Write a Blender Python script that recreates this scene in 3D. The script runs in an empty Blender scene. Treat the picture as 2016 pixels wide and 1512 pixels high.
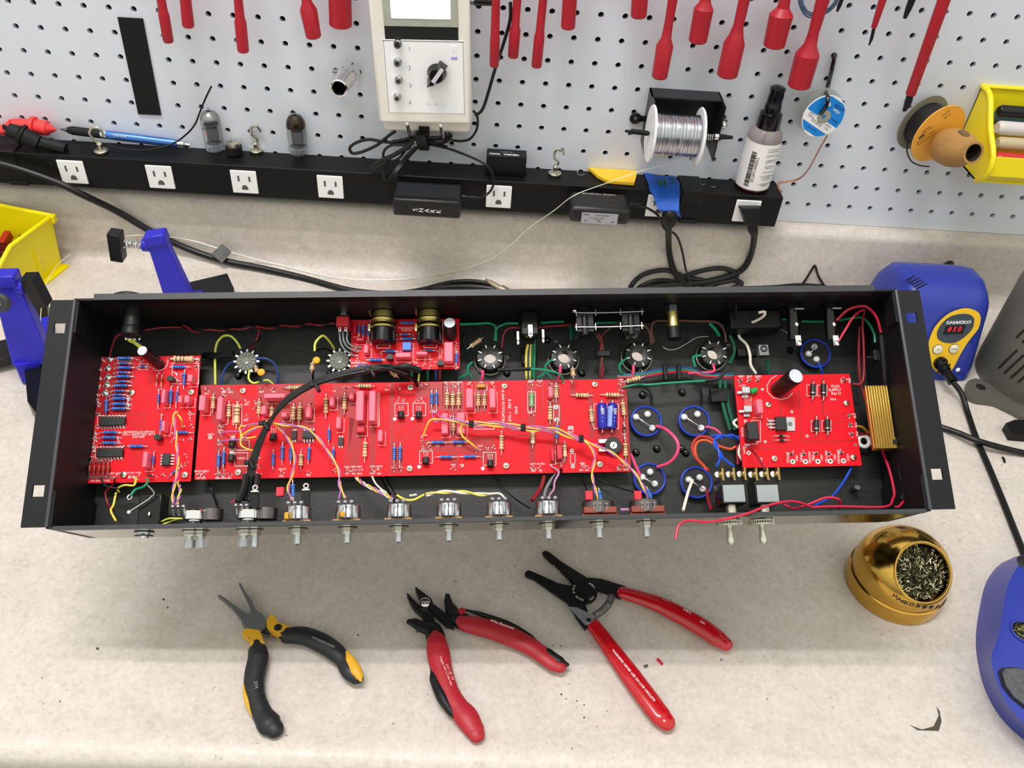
import bpy, math, random
from mathutils import Vector as V, Matrix
S = 0.0254                      # all coordinates below are inches: x along the wall, y into it (wall at 0), z up from the worktop
sc = bpy.context.scene
# ---------------------------------------------------------------- camera
CAM = V((19.6787, -35.829, 23.6392)); FP = 1661.2
RX = V((0.998, 0.001, 0.064)); RD = V((0.04896, -0.65957, -0.75004))
cam_d = bpy.data.cameras.new('camera'); cam = bpy.data.objects.new('camera', cam_d)
sc.collection.objects.link(cam); sc.camera = cam
RX.normalize(); RD = (RD - RX * RX.dot(RD)).normalized(); RF = RX.cross(RD)
cam.matrix_world = Matrix.Translation(CAM * S) @ Matrix((RX, -RD, -RF)).transposed().to_4x4()
cam_d.sensor_width = 36; cam_d.lens = 36 * FP / 2016; cam_d.clip_start = .02; cam_d.clip_end = 60
# ---------------------------------------------------------------- light
sc.view_settings.view_transform = 'Standard'; sc.view_settings.look = 'None'
sc.view_settings.gamma = 1; sc.view_settings.use_curve_mapping = False
sc.view_settings.exposure = 0.0
wd = bpy.data.worlds.new('room_light'); sc.world = wd; wd.use_nodes = True
# pale ceiling above, darker room around and below
wn = wd.node_tree; bg = wn.nodes['Background']; bg.inputs[1].default_value = 1
wt_ = wn.nodes.new('ShaderNodeTexCoord'); ws_ = wn.nodes.new('ShaderNodeSeparateXYZ'); wr_ = wn.nodes.new('ShaderNodeValToRGB'); wm_ = wn.nodes.new('ShaderNodeMapRange')
wm_.inputs[1].default_value = -1; wn.links.new(wt_.outputs['Generated'], ws_.inputs[0]); wn.links.new(ws_.outputs[2], wm_.inputs[0]); wn.links.new(wm_.outputs[0], wr_.inputs[0]); wn.links.new(wr_.outputs[0], bg.inputs[0])
el = wr_.color_ramp.elements; el[0].position = .42; el[0].color = (.2, .2, .18, 1); el[1].position = .9; el[1].color = (1.1, 1.1, .98, 1)
e_ = el.new(.56); e_.color = (.7, .72, .64, 1); e_ = el.new(.74); e_.color = (1.1, 1.13, .99, 1)
def area(name, loc, sx, sy, power, col=(1, .945, .955)):
    l = bpy.data.lights.new(name, 'AREA'); l.shape = 'RECTANGLE'; l.size = sx * S; l.size_y = sy * S
    l.energy = power; l.color = col
    o = bpy.data.objects.new(name, l); sc.collection.objects.link(o); o.location = V(loc) * S
    return o
area('ceiling_tube_light', (4, -20.6, 90), 44, 1.6, 20)
area('ceiling_tube_light', (4, -26.6, 90), 44, 1.6, 20)
# ---------------------------------------------------------------- materials
def lin(h):
    if isinstance(h, str):
        h = [int(h[i:i + 2], 16) / 255 for i in (0, 2, 4)]
    return tuple([(c / 12.92 if c <= .04045 else ((c + .055) / 1.055) ** 2.4) for c in h]) + (1,)
MT = {}
def mat(name, col, rough=.5, metal=0, bump=0, bscale=200, trans=0, ior=1.45, emit=0, coat=0, vary=0, vscale=40, alpha=1, spec=.5, aniso=None):
    if name in MT: return MT[name]
    m = bpy.data.materials.new(name); m.use_nodes = True; MT[name] = m
    nt = m.node_tree; b = nt.nodes['Principled BSDF']; c = lin(col)
    b.inputs['Base Color'].default_value = c; b.inputs['Roughness'].default_value = rough
    b.inputs['Metallic'].default_value = metal; b.inputs['Transmission Weight'].default_value = trans
    b.inputs['IOR'].default_value = ior; b.inputs['Coat Weight'].default_value = coat
    b.inputs['Alpha'].default_value = alpha; b.inputs['Specular IOR Level'].default_value = spec
    if emit: b.inputs['Emission Color'].default_value = c; b.inputs['Emission Strength'].default_value = emit
    def noise(sc_, st=(1, 1, 1), det=3):
        t = nt.nodes.new('ShaderNodeTexCoord'); mp = nt.nodes.new('ShaderNodeMapping'); mp.inputs['Scale'].default_value = st
        n = nt.nodes.new('ShaderNodeTexNoise'); n.inputs['Scale'].default_value = sc_; n.inputs['Detail'].default_value = det
        nt.links.new(t.outputs['Object'], mp.inputs[0]); nt.links.new(mp.outputs[0], n.inputs['Vector']); return n
    if bump or aniso:
        n = noise(bscale, aniso or (1, 1, 1)); bp = nt.nodes.new('ShaderNodeBump'); bp.inputs['Strength'].default_value = bump
        bp.inputs['Distance'].default_value = .0006
        nt.links.new(n.outputs[0], bp.inputs['Height']); nt.links.new(bp.outputs[0], b.inputs['Normal'])
    if vary:
        n = noise(vscale, aniso or (1, 1, 1)); r = nt.nodes.new('ShaderNodeValToRGB'); nt.links.new(n.outputs[0], r.inputs[0])
        r.color_ramp.elements[0].position = .3; r.color_ramp.elements[1].position = .7
        r.color_ramp.elements[0].color = tuple(x * (1 - vary) for x in c[:3]) + (1,)
        r.color_ramp.elements[1].color = tuple(min(1, x * (1 + vary)) for x in c[:3]) + (1,)
        nt.links.new(r.outputs[0], b.inputs['Base Color'])
    return m
def laminate():
    m = bpy.data.materials.new('speckled_laminate'); m.use_nodes = True; nt = m.node_tree; b = nt.nodes['Principled BSDF']
    N = nt.nodes.new; L = nt.links.new; t = N('ShaderNodeTexCoord')
    def nz(scale, det=5, rough=.55, vec=None):
        n = N('ShaderNodeTexNoise'); n.inputs['Scale'].default_value = scale; n.inputs['Detail'].default_value = det; n.inputs['Roughness'].default_value = rough
        L(vec or t.outputs['Object'], n.inputs['Vector']); return n
    def ramp(src, *st):
        r = N('ShaderNodeValToRGB'); L(src, r.inputs[0]); e = r.color_ramp.elements
        while len(e) < len(st): e.new(.5)
        for i, (p, cc) in enumerate(st): e[i].position = p; e[i].color = lin(cc)
        return r
    def mix(a, b_, f, mode='MIX'):
        x = N('ShaderNodeMix'); x.data_type = 'RGBA'; x.blend_type = mode
        if isinstance(f, float): x.inputs[0].default_value = f
        else: L(f, x.inputs[0])
        L(a, x.inputs[6]); L(b_, x.inputs[7]); return x.outputs[2]
    a = ramp(nz(9, 7, .62).outputs[0], (.3, 'c0bab2'), (.45, 'cdc5bd'), (.58, 'd4cac6'), (.75, 'decdca'))
    c2 = ramp(nz(70, 8, .78).outputs[0], (.3, 'a39c92'), (.42, 'c0b8ae'), (.55, 'd0c7c0'), (.68, 'ded5d0'), (.78, 'f0e8e4'))
    c3 = ramp(nz(260, 3, .6).outputs[0], (.3, 'a8a096'), (.46, 'c8c0b7'), (.6, 'd0c8c0'), (.72, 'e6ded8'))
    col = mix(mix(a.outputs[0], c2.outputs[0], .62), c3.outputs[0], .34)
    # small dark flecks
    fl = nz(330, 2, .5); fr = ramp(fl.outputs[0], (.715, '000000'), (.75, 'ffffff'))
    pt = ramp(nz(18, 3).outputs[0], (.45, '000000'), (.62, 'ffffff'))
    fm = N('ShaderNodeMath'); fm.operation = 'MULTIPLY'; L(fr.outputs[0], fm.inputs[0]); L(pt.outputs[0], fm.inputs[1])
    dk = N('ShaderNodeRGB'); dk.outputs[0].default_value = lin('4d483c'); col = mix(col, dk.outputs[0], fm.outputs[0])
    # fine scratches: thin ridges of stretched, rotated noise
    for ang, sd in ((.6, 3), (-.5, 9)):
        mp = N('ShaderNodeMapping'); mp.inputs['Rotation'].default_value = (0, 0, ang); mp.inputs['Scale'].default_value = (1, 16, 1); mp.inputs['Location'].default_value = (sd, sd, 0)
        L(t.outputs['Object'], mp.inputs[0]); w = nz(9, 2, .4, mp.outputs[0])
        s1 = N('ShaderNodeMath'); s1.operation = 'SUBTRACT'; s1.inputs[1].default_value = .5; L(w.outputs[0], s1.inputs[0])
        s2 = N('ShaderNodeMath'); s2.operation = 'ABSOLUTE'; L(s1.outputs[0], s2.inputs[0])
        s3 = N('ShaderNodeMath'); s3.operation = 'LESS_THAN'; s3.inputs[1].default_value = .0016; L(s2.outputs[0], s3.inputs[0])
        g = ramp(nz(13, 1, .4).outputs[0], (.6, '000000'), (.68, '666666'))
        s4 = N('ShaderNodeMath'); s4.operation = 'MULTIPLY'; L(s3.outputs[0], s4.inputs[0]); L(g.outputs[0], s4.inputs[1])
        d2 = N('ShaderNodeRGB'); d2.outputs[0].default_value = lin('6d675a'); col = mix(col, d2.outputs[0], s4.outputs[0])
    L(col, b.inputs['Base Color']); b.inputs['Roughness'].default_value = .42; b.inputs['Specular IOR Level'].default_value = .35
    return m
LAM = laminate()
WHITE = mat('white_paint', 'e6e9ee', .35); BLK = mat('black_plastic', '0e0e10', .45, spec=.35); GLOSSBLK = mat('gloss_black', '0c0c0e', .18)
RUB = mat('black_rubber', '17181a', .6, spec=.3); CORD = mat('black_cord', '101113', .42, spec=.4); PVCBLK = mat('thin_black_wire', '0d0d0e', .35)
CH = mat('black_powder_coat', '141619', .5, spec=.3, bump=.25, bscale=900); CHF = mat('black_brushed_floor', '1c1e1c', .42, bump=.25, bscale=300, aniso=(1, 14, 1), vary=.3)
LIP = mat('grey_sheet_edge', '34353a', .45)
CHROME = mat('chrome', 'e8e8ea', .12, 1); NICK = mat('nickel', 'cfc8b8', .25, 1); STEEL = mat('dull_steel', '7d7e82', .38, 1)
SOLD = mat('solder', 'e9e9ea', .22, 1); GOLD = mat('polished_gold', 'd2a850', .15, 1); BRASS = mat('brass', 'd6c27a', .3, 1)
PCB = mat('red_solder_mask', 'e00c20', .45, vary=.05, vscale=25, spec=.25); PCBD = mat('red_mask_track', 'a80f18', .32); PCBE = mat('board_edge', '8c1018', .5)
SILK = mat('white_silkscreen', 'f6e4e4', .5); PINK = mat('pink_film_capacitor', 'fa6a80', .4); RPINK = mat('red_film_capacitor', 'c8283a', .4)
TAN = mat('tan_resistor', 'd9b98c', .35); TAND = mat('resistor_band_dark', '4c3226', .4); TANR = mat('resistor_band_rust', 'a5643a', .4)
BLUER = mat('blue_resistor', '3f7fe0', .3); BLUEB = mat('resistor_band_navy', '12205a', .4); ICM = mat('chip_black', '202222', .45)
YEL = mat('yellow_wire', 'f2dc4e', .4); PUR = mat('violet_wire', 'b06ab8', .4); ORY = mat('amber_wire', 'fbc648', .4); GRN = mat('green_wire', '158a62', .4)
DGRN = mat('dark_green_wire', '0c5a40', .35); REDW = mat('red_wire', 'c02040', .38); DRED = mat('dark_red_wire', '8c1c28', .4); PNKW = mat('pink_wire', 'ec4a78', .4)
BLUW = mat('blue_wire', '2450c8', .4); NAVW = mat('navy_wire', '22407e', .4); WHW = mat('white_wire', 'ece6d8', .4); BRNW = mat('brown_wire', '6a4238', .45)
LIME = mat('yellow_green_wire', 'd4dc58', .4); GRYW = mat('grey_wire', '7c8688', .4); ORG = mat('orange_wire', 'd8562c', .4)
BBLUE = mat('blue_tool_plastic', '2a27b8', .4); HBLUE = mat('blue_moulded_plastic', '2b3a9c', .34); YPL = mat('yellow_bin_plastic', 'f6e312', .35)
HYEL = mat('yellow_panel', 'f0c020', .4); WPL = mat('white_plastic', 'f2f2f2', .35); PH = mat('phenolic', 'b08a58', .55); DPH = mat('brown_phenolic', '8a4030', .5)
RIMB = mat('blue_plastic_ring', '1838b0', .35); SOCKG = mat('grey_socket', '6c6e62', .5); TIN = mat('tinned_lug', 'c9cbd0', .3, 1)
INK = mat('black_ink', '1a1a1a', .5); WINK = mat('white_ink', 'f0f0f0', .5)
REDT = mat('red_insulated_tool', 'ac1c2b', .42, bump=.15, bscale=700)
# ---------------------------------------------------------------- pixel helpers: where a line of sight meets a real plane of the place
def ray(px, py): return RF + RX * ((px - 1008) / FP) + RD * ((py - 756) / FP)
def C(px, py, h=0):
    d = ray(px, py); return CAM + d * ((h - CAM.z) / d.z)
def W(px, py, o=0):
    d = ray(px, py); return CAM + d * ((-o - CAM.y) / d.y)
EX = V((.998, .035, .054)).normalized(); EY = V((-.059, .838, .542)); EY = (EY - EX * EX.dot(EY)).normalized(); EN = EX.cross(EY)
OC = V((8.325, -22.159, 6.055))
CHM = Matrix((EX, EY, EN)).transposed().to_4x4(); CHM.translation = OC; CHI = CHM.inverted()
def K(px, py, z=0):
    d = ray(px, py); P = CAM + d * ((OC + EN * z - CAM).dot(EN) / d.dot(EN)); r = CHI @ P; r.z = z; return r
def KY(px, py, y):              # chassis-local point on the plane local y
    d = ray(px, py); O = OC + EY * y; P = CAM + d * ((O - CAM).dot(EY) / d.dot(EY)); return CHI @ P
def pj(P):                      # world point -> pixel
    q = P - CAM; d = q.dot(RF); return 1008 + FP * q.dot(RX) / d, 756 + FP * q.dot(RD) / d
def LX(px, y, z):               # chassis-local x of the point with local y, z that lies in pixel column px
    x0, x1 = -2, 27
    for _ in range(40):
        xm = (x0 + x1) / 2
        if pj(CHM @ V((xm, y, z)))[0] < px: x0 = xm
        else: x1 = xm
    return x0
def PL(px, py, O, n):           # point on the plane through O with normal n
    d = ray(px, py); return CAM + d * ((V(O) - CAM).dot(V(n)) / d.dot(V(n)))
def cr(ox, oy, s): return lambda x, y: (ox + x * s, oy + y * s)
def surf(px, py, off=.1):
    d = ray(px, py); best = None
    for k in range(3000):
        p = CAM + d * (18 + k * .012)
        if p.y > -.9 and p.z < 3.4: best = p; break
        if p.z < 0: best = p; break
        if p.y > -1.85 and p.z < .95 and (p.y + 1.85) ** 2 + (p.z - .95) ** 2 > .95 ** 2 and p.y > -1.85: best = p; break
    best = best or p; return best - d.normalized() * off * 1.25
# ---------------------------------------------------------------- mesh building
def frame(d, up=None):
    d = d.normalized(); u = up or (V((0, 0, 1)) if abs(d.z) < .9 else V((1, 0, 0)))
    x = u.cross(d).normalized(); return x, d.cross(x).normalized(), d
def spline(P, n):
    P = [V(p) for p in P]
    if len(P) < 3: return P, [0, 1]
    Q = [P[0] * 2 - P[1]] + P + [P[-1] * 2 - P[-2]]; out = []; tt = []
    for i in range(1, len(Q) - 2):
        a, b, c, d = Q[i - 1:i + 3]
        for k in range(n):
            t = k / n; out.append(.5 * ((2 * b) + (c - a) * t + (2 * a - 5 * b + 4 * c - d) * t * t + (3 * b - a - 3 * c + d) * t ** 3)); tt.append(i - 1 + t)
    out.append(P[-1]); tt.append(len(P) - 1); return out, tt
class MB:
    def __init__(s): s.v = []; s.f = []; s.m = []
    def add(s, vs, fs, m=0):
        o = len(s.v); s.v += [V(v) for v in vs]
        for f in fs: s.f.append([i + o for i in f]); s.m.append(m)
        return s
    def box(s, c, d, m=0, R=None):
        c = V(c); x, y, z = [k / 2 for k in d]; vs = [V((a * x, b * y, e * z)) for a in (-1, 1) for b in (-1, 1) for e in (-1, 1)]
        if R: vs = [R @ v for v in vs]
        return s.add([c + v for v in vs], [(0, 1, 3, 2), (4, 6, 7, 5), (0, 4, 5, 1), (2, 3, 7, 6), (0, 2, 6, 4), (1, 5, 7, 3)], m)
    def bx(s, a, b, m=0):
        a, b = V(a), V(b); return s.box((a + b) / 2, [abs(k) for k in (b - a)], m)
    def lathe(s, prof, o, ax, n=20, m=0, caps=True, up=None):
        X, Y, Z = frame(V(ax), up); o = V(o); vs = []; fs = []
        for r, h in prof:
            vs += [o + Z * h + (X * math.cos(2 * math.pi * k / n) + Y * math.sin(2 * math.pi * k / n)) * r for k in range(n)]
        for i in range(len(prof) - 1):
            fs += [(i * n + k, i * n + (k + 1) % n, (i + 1) * n + (k + 1) % n, (i + 1) * n + k) for k in range(n)]
        if caps: fs += [tuple(range(n))[::-1], tuple(range((len(prof) - 1) * n, len(prof) * n))]
        return s.add(vs, fs, m)
    def cyl(s, a, b, r, r2=None, n=14, m=0, up=None):
        a, b = V(a), V(b); return s.lathe([(r, 0), (r if r2 is None else r2, (b - a).length)], a, b - a, n, m, True, up)
    def tube(s, P, r, n=8, m=0, k=6, flat=None, up=None, smooth=True, rnd=False):
        pts, tt = spline(P, k) if smooth else ([V(p) for p in P], list(range(len(P))))
        pts = list(pts); tt = list(tt); sc_ = [1] * len(pts)
        if rnd:                 # hemispherical ends
            for e, g in ((0, r[0]), (-1, r[-1])):
                q, d = pts[e], (pts[e] - pts[1 if e == 0 else -2]).normalized(); tv = tt[e]
                for h, w in ((.4, .917), (.7, .714), (.9, .436), (.985, .17)):
                    i = len(pts) if e else 0; pts.insert(i, q + d * g * h); tt.insert(i, tv); sc_.insert(i, w)
        T = [(pts[min(i + 1, len(pts) - 1)] - pts[max(i - 1, 0)]) for i in range(len(pts))]
        T = [t.normalized() if t.length > 1e-9 else V((0, 0, 1)) for t in T]
        X, Y, _ = frame(T[0], V(up) if up else None); vs = []; fs = []
        for i, p in enumerate(pts):
            if up: X, Y, _ = frame(T[i], V(up))
            else: X = (X - T[i] * X.dot(T[i])).normalized(); Y = T[i].cross(X)
            if isinstance(r, (int, float)): rr = r
            else:
                a = int(min(tt[i], len(r) - 1)); b = min(a + 1, len(r) - 1); f = tt[i] - a; f = f * f * (3 - 2 * f); rr = r[a] * (1 - f) + r[b] * f
            rr *= sc_[i]; fy = flat if flat else 1
            if isinstance(fy, (list, tuple)):
                a = int(min(tt[i], len(fy) - 1)); b = min(a + 1, len(fy) - 1); fy = fy[a] + (fy[b] - fy[a]) * (tt[i] - a)
            vs += [p + X * rr * math.cos(2 * math.pi * q / n) + Y * rr * fy * math.sin(2 * math.pi * q / n) for q in range(n)]
        for i in range(len(pts) - 1):
            fs += [(i * n + q, i * n + (q + 1) % n, (i + 1) * n + (q + 1) % n, (i + 1) * n + q) for q in range(n)]
        fs += [tuple(range(n))[::-1], tuple(range((len(pts) - 1) * n, len(pts) * n))]
        return s.add(vs, fs, m)
    def prism(s, poly, z0, z1, m=0, M=None, top=None, mt=None):
        n = len(poly); top = top or poly; a = [V((x, y, z0)) for x, y in poly] + [V((x, y, z1)) for x, y in top]
        if M: a = [M @ v for v in a]
        s.add(a, [tuple(range(n))[::-1]] + [(k, (k + 1) % n, n + (k + 1) % n, n + k) for k in range(n)], m)
        return s.add(a[n:], [tuple(range(n))], m if mt is None else mt)
    def loft(s, rings, m=0, caps=True):
        n = len(rings[0]); vs = [v for r in rings for v in r]; fs = []
        for i in range(len(rings) - 1): fs += [(i * n + k, i * n + (k + 1) % n, (i + 1) * n + (k + 1) % n, (i + 1) * n + k) for k in range(n)]
        if caps: fs += [tuple(range(n))[::-1], tuple(range((len(rings) - 1) * n, len(rings) * n))]
        return s.add(vs, fs, m)
    def ell(s, c, r, m=0, n=10, k=6, R=None):
        c = V(c); r = V((r, r, r)) if isinstance(r, (int, float)) else V(r); vs = []; fs = []
        for i in range(k + 1):
            a = math.pi * i / k
            for j in range(n):
                b = 2 * math.pi * j / n; v = V((r.x * math.sin(a) * math.cos(b), r.y * math.sin(a) * math.sin(b), r.z * math.cos(a))); vs.append(c + (R @ v if R else v))
        for i in range(k): fs += [(i * n + j, (i + 1) * n + j, (i + 1) * n + (j + 1) % n, i * n + (j + 1) % n) for j in range(n)]
        return s.add(vs, fs, m)
    def torus(s, c, ax, R_, r, n=28, k=8, m=0, sy=1, a0=0, a1=2 * math.pi):
        X, Y, Z = frame(V(ax)); c = V(c); full = abs(a1 - a0 - 2 * math.pi) < 1e-6; vs = []; fs = []; nn = n if full else n + 1
        for i in range(nn):
            a = a0 + (a1 - a0) * i / n; d = X * math.cos(a) + Y * math.sin(a) * sy
            vs += [c + d * R_ + (d * math.cos(2 * math.pi * j / k) + Z * math.sin(2 * math.pi * j / k)) * r for j in range(k)]
        for i in range(n): fs += [(i * k + j, ((i + 1) % nn) * k + j, ((i + 1) % nn) * k + (j + 1) % k, i * k + (j + 1) % k) for j in range(k)]
        return s.add(vs, fs, m)
    def cell(s, x0, x1, y0, y1, c, r, M, m=0, n=16, th=0):   # rectangle with a round hole (optionally with the wall of the hole)
        vs = []; 
        for k in range(n):
            a = 2 * math.pi * k / n + math.pi / 4; dx, dy = math.cos(a), math.sin(a)
            t = min([((x1 if dx > 0 else x0) - c[0]) / dx if abs(dx) > 1e-6 else 1e9, ((y1 if dy > 0 else y0) - c[1]) / dy if abs(dy) > 1e-6 else 1e9])
            vs += [V((c[0] + dx * r, c[1] + dy * r, 0)), V((c[0] + dx * t, c[1] + dy * t, 0)), V((c[0] + dx * r, c[1] + dy * r, -th))]
        s.add([M @ v for v in vs], [(3 * k, 3 * k + 1, 3 * ((k + 1) % n) + 1, 3 * ((k + 1) % n)) for k in range(n)] + ([(3 * k + 2, 3 * k, 3 * ((k + 1) % n), 3 * ((k + 1) % n) + 2) for k in range(n)] if th else []), m)
    def mesh(s, name, mats, inv=None, ang=.6):
        me = bpy.data.meshes.new(name); vs = [(inv @ v if inv else v) * S for v in s.v]
        me.from_pydata(vs, [], s.f); me.validate()
        for m in (mats if isinstance(mats, (list, tuple)) else [mats]): me.materials.append(m)
        if len(me.polygons) == len(s.m): me.polygons.foreach_set('material_index', s.m)
        me.polygons.foreach_set('use_smooth', [True] * len(me.polygons)); me.set_sharp_from_angle(angle=ang); return me
FR = {}
def props(o, label=None, cat=None, group=None, kind=None):
    if label: o['label'] = label
    if cat: o['category'] = cat
    if group: o['group'] = group
    if kind: o['kind'] = kind
    return o
def link(o): sc.collection.objects.link(o); return o
def thing(name, label, cat, org=(0, 0, 0), M=None, group=None):
    o = link(bpy.data.objects.new(name, None)); o.empty_display_size = .01
    M = M or Matrix.Translation(V(org)); FR[o.name] = M
    M2 = M.copy(); M2.translation = M.translation * S; o.matrix_world = M2
    return props(o, label, cat, group)
def part(name, mb, mats, parent, local=False, label=None, bev=0, ang=.6, kind=None):
    M = FR[parent.name]; me = mb.mesh(name, mats, None if local else M.inverted(), ang)
    o = link(bpy.data.objects.new(name, me)); o.parent = parent; FR[o.name] = M
    if bev: bevel(o, bev)
    return props(o, label, kind=kind)
def bevel(o, w, seg=2):
    b = o.modifiers.new('bevel', 'BEVEL'); b.width = w * S; b.segments = seg; b.limit_method = 'ANGLE'; b.angle_limit = .7
def single(name, mb, mats, label, cat, org=None, group=None, bev=0, kind=None, ang=.6):
    if org is None:
        xs = [v.x for v in mb.v]; ys = [v.y for v in mb.v]; org = ((min(xs) + max(xs)) / 2, (min(ys) + max(ys)) / 2, min(v.z for v in mb.v))
    M = Matrix.Translation(V(org)); o = link(bpy.data.objects.new(name, mb.mesh(name, mats, M.inverted(), ang)))
    o.location = V(org) * S; FR[o.name] = M
    if bev: bevel(o, bev)
    return props(o, label, cat, group, kind)
def inst(name, me, parent, M, label=None):          # a further copy of a part: shares its mesh
    o = link(bpy.data.objects.new(name, me)); o.parent = parent; M = M.copy(); M.translation = M.translation * S; o.matrix_local = M
    FR[o.name] = FR[parent.name]; return props(o, label)
def text(body, size, M, m, parent, name='lettering', ext=.003, align='CENTER', local=False, sx=1, shear=0, label=None, bold=0):
    cu = bpy.data.curves.new(name, 'FONT'); cu.body = body; cu.size = size; cu.extrude = ext; cu.align_x = align; cu.align_y = 'CENTER'; cu.shear = shear; cu.offset = bold
    to = bpy.data.objects.new('tmp', cu); sc.collection.objects.link(to)
    me = bpy.data.meshes.new_from_object(to.evaluated_get(bpy.context.evaluated_depsgraph_get())); bpy.data.objects.remove(to)
    T = M @ Matrix.Diagonal((sx, 1, 1, 1)); I = None if local else FR[parent.name].inverted()
    for v in me.vertices:
        p = T @ v.co; v.co = (I @ p if I else p) * S
    me.materials.clear(); me.materials.append(m); me.name = name
    o = link(bpy.data.objects.new(name, me)); o.parent = parent; FR[o.name] = FR[parent.name]; return props(o, label)
def fm(o, x, n):                # frame at o with x axis x and normal n
    n = V(n).normalized(); x = V(x); x = (x - n * x.dot(n)).normalized(); y = n.cross(x)
    M = Matrix((x, y, n)).transposed().to_4x4(); M.translation = V(o); return M
def fpx(a, b, n, off=0.0, f=0.5):   # frame whose x axis runs from point a to point b on a surface with normal n
    a, b = V(a), V(b); n = V(n).normalized(); return fm(a.lerp(b, f) + n * off, b - a, n)
UP = V((0, 0, 1)); OUT = V((0, -1, 0))
# ---------------------------------------------------------------- the setting
mb = MB(); mb.bx((-30, -40, -34), (70, 6, -33)); o = single('floor', mb, mat('floor_vinyl', '6c6a66', .5, vary=.1), None, None); props(o, kind='structure')
MW = Matrix(((1, 0, 0, 0), (0, 0, -1, 0), (0, 1, 0, 0), (0, 0, 0, 1)))     # local xy -> x,z plane facing the room
mb = MB()
for i in range(-4, 48):
    for k in range(-4, 8):
        z = 11.5 - k; mb.cell(i - .5, i + .5, z - .5, z + .5, (i, z), .122, MW, 0, 16, .22)
mb.add([(-4.5, 0, 3.56), (47.5, 0, 3.56), (47.5, 0, 4), (-4.5, 0, 4)], [(0, 1, 2, 3)])
o = single('wall_back', mb, mat('pegboard_white', 'dadee9', .38, vary=.02, vscale=6), None, None, org=(20, 0, 3.55)); props(o, kind='structure')
mb = MB(); mb.bx((-30, .9, -33), (70, 1.2, 30)); o = single('wall_back', mb, mat('dark_backing', '2a2a2c', .8), None, None); props(o, kind='structure')
# worktop with coved back and rolled front edge: one continuous sheet
prof = [(-1.85, 0), (-8, 0), (-16, 0), (-23.6, 0), (-24.1, .03), (-24.6, .12), (-24.95, .14), (-25.2, .05), (-25.35, -.15), (-25.4, -.5), (-25.4, -1.4), (-1.85, -1.4)]
up_ = [(-1.85, -1.4), (.21, -1.4), (.21, 3.5), (-.02, 3.55), (-.45, 3.55), (-.7, 3.5), (-.85, 3.36), (-.9, 3.15), (-.9, .95)]
for k in range(1, 9):
    a = math.pi / 2 * k / 8; up_.append((-.9 - .95 + .95 * math.cos(a), .95 - .95 * math.sin(a)))
xs = [-6 - 6 * k for k in range(4, -1, -1)] + [2 + 6 * k for k in range(9)] + [62]
mb = MB(); mb.loft([[V((x, y, z)) for y, z in prof] for x in xs])
wt = single('worktop', mb, LAM, 'beige speckled laminate worktop that everything stands on', 'worktop', org=(19, -12, -1.4), ang=.9)
mb = MB(); mb.loft([[V((x, y, z)) for y, z in up_] for x in xs]); single('upstand', mb, LAM, 'coved beige laminate upstand at the back of the worktop under the pegboard', 'upstand', org=(19, -12, -1.4), ang=.9)
mb = MB(); mb.bx((-28, -24.2, -33), (62, .2, -1.42)); single('base_cabinet', mb, mat('cabinet_grey', '8a8880', .5), 'plain grey cabinet front below the worktop', 'cabinet')
def stain(pts, m, name='scorch_mark'):
    s_ = MB(); s_.add([C(*p, .004) for p in pts], [tuple(range(len(pts)))]); return part(name, s_, m, wt)
DK = mat('scorch', '4a463d', .8)
stain([(1790, 1427), (1815, 1436), (1838, 1430), (1848, 1408), (1843, 1390), (1850, 1400), (1854, 1420), (1848, 1440), (1836, 1446), (1812, 1441)], DK)
for q in [(192, 1277, 3), (820, 1244, 2), (1105, 1367, 2.2), (1136, 1380, 1.6), (1150, 1388, 1.6), (1420, 1299, 2), (855, 1421, 2), (1060, 1461, 2), (1150, 1413, 2), (322, 1180, 2.5), (330, 1196, 2), (705, 1250, 2), (1104, 1272, 1.6), (1090, 1270, 1.6)]:
    stain([(q[0] + q[2] * math.cos(a * .785), q[1] + q[2] * math.sin(a * .785)) for a in range(8)], DK, 'burn_spot')
# ---------------------------------------------------------------- power strip
ps = thing('power_strip', 'long black metal multi-outlet power strip fixed under the pegboard', 'power strip', (15, -.75, 4.05))
mb = MB(); mb.bx((-6, -1.5, 4.05), (33.15, -.02, 5.58)); part('housing', mb, mat('black_strip', '0a0a0c', .5, vary=.1, spec=.3), ps, bev=.05)
def outlet(cx, cz, rz=0, label=None):
    b = MB(); b.box((cx, -1.53, cz), (1.14, .08, 1.1)); f = part('outlet', b, WPL, ps, bev=.03, label=label)
    s_ = MB()
    s_.box((cx - .23, -1.573, cz + .17), (.085, .012, .27)); s_.box((cx + .25, -1.573, cz + .17), (.085, .012, .24))
    s_.prism([(cx + .14 * math.cos(a * .5236), cz - .3 + .17 * math.sin(a * .5236)) for a in range(7)] + [(cx - .14, cz - .36), (cx + .14, cz - .36)], 1.567, 1.58, 0, MW)
    part('slot', s_, mat('outlet_slot', '5a5450', .7), f)
oc = [(141, 335), (314, 344), (480, 354), (650, 366), (982, 387), (1300, 395), (1470, 417)]
for p in oc: q = W(p[0], p[1], 1.57); outlet(q.x, 4.82)
for px_, py_ in ((36, 358), (1355, 436)):
    q = W(px_, py_, 1.55); b = MB(); b.box((q.x, -1.53, 4.12), (.85, .1, .2)); part('mounting_clip', b, BLK, ps, bev=.03)
q = W(1400, 358, .75); b = MB(); b.bx((q.x - 1.4, -1.56, 5.0), (q.x - .4, -.05, 5.66)); part('joint_cover', b, BLK, ps, bev=.03)
q = W(20, 285, .75); b = MB(); b.bx((q.x - 2.5, -1.56, 4.9), (q.x + .5, -.05, 5.64)); part('joint_cover', b, BLK, ps, bev=.03)
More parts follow.
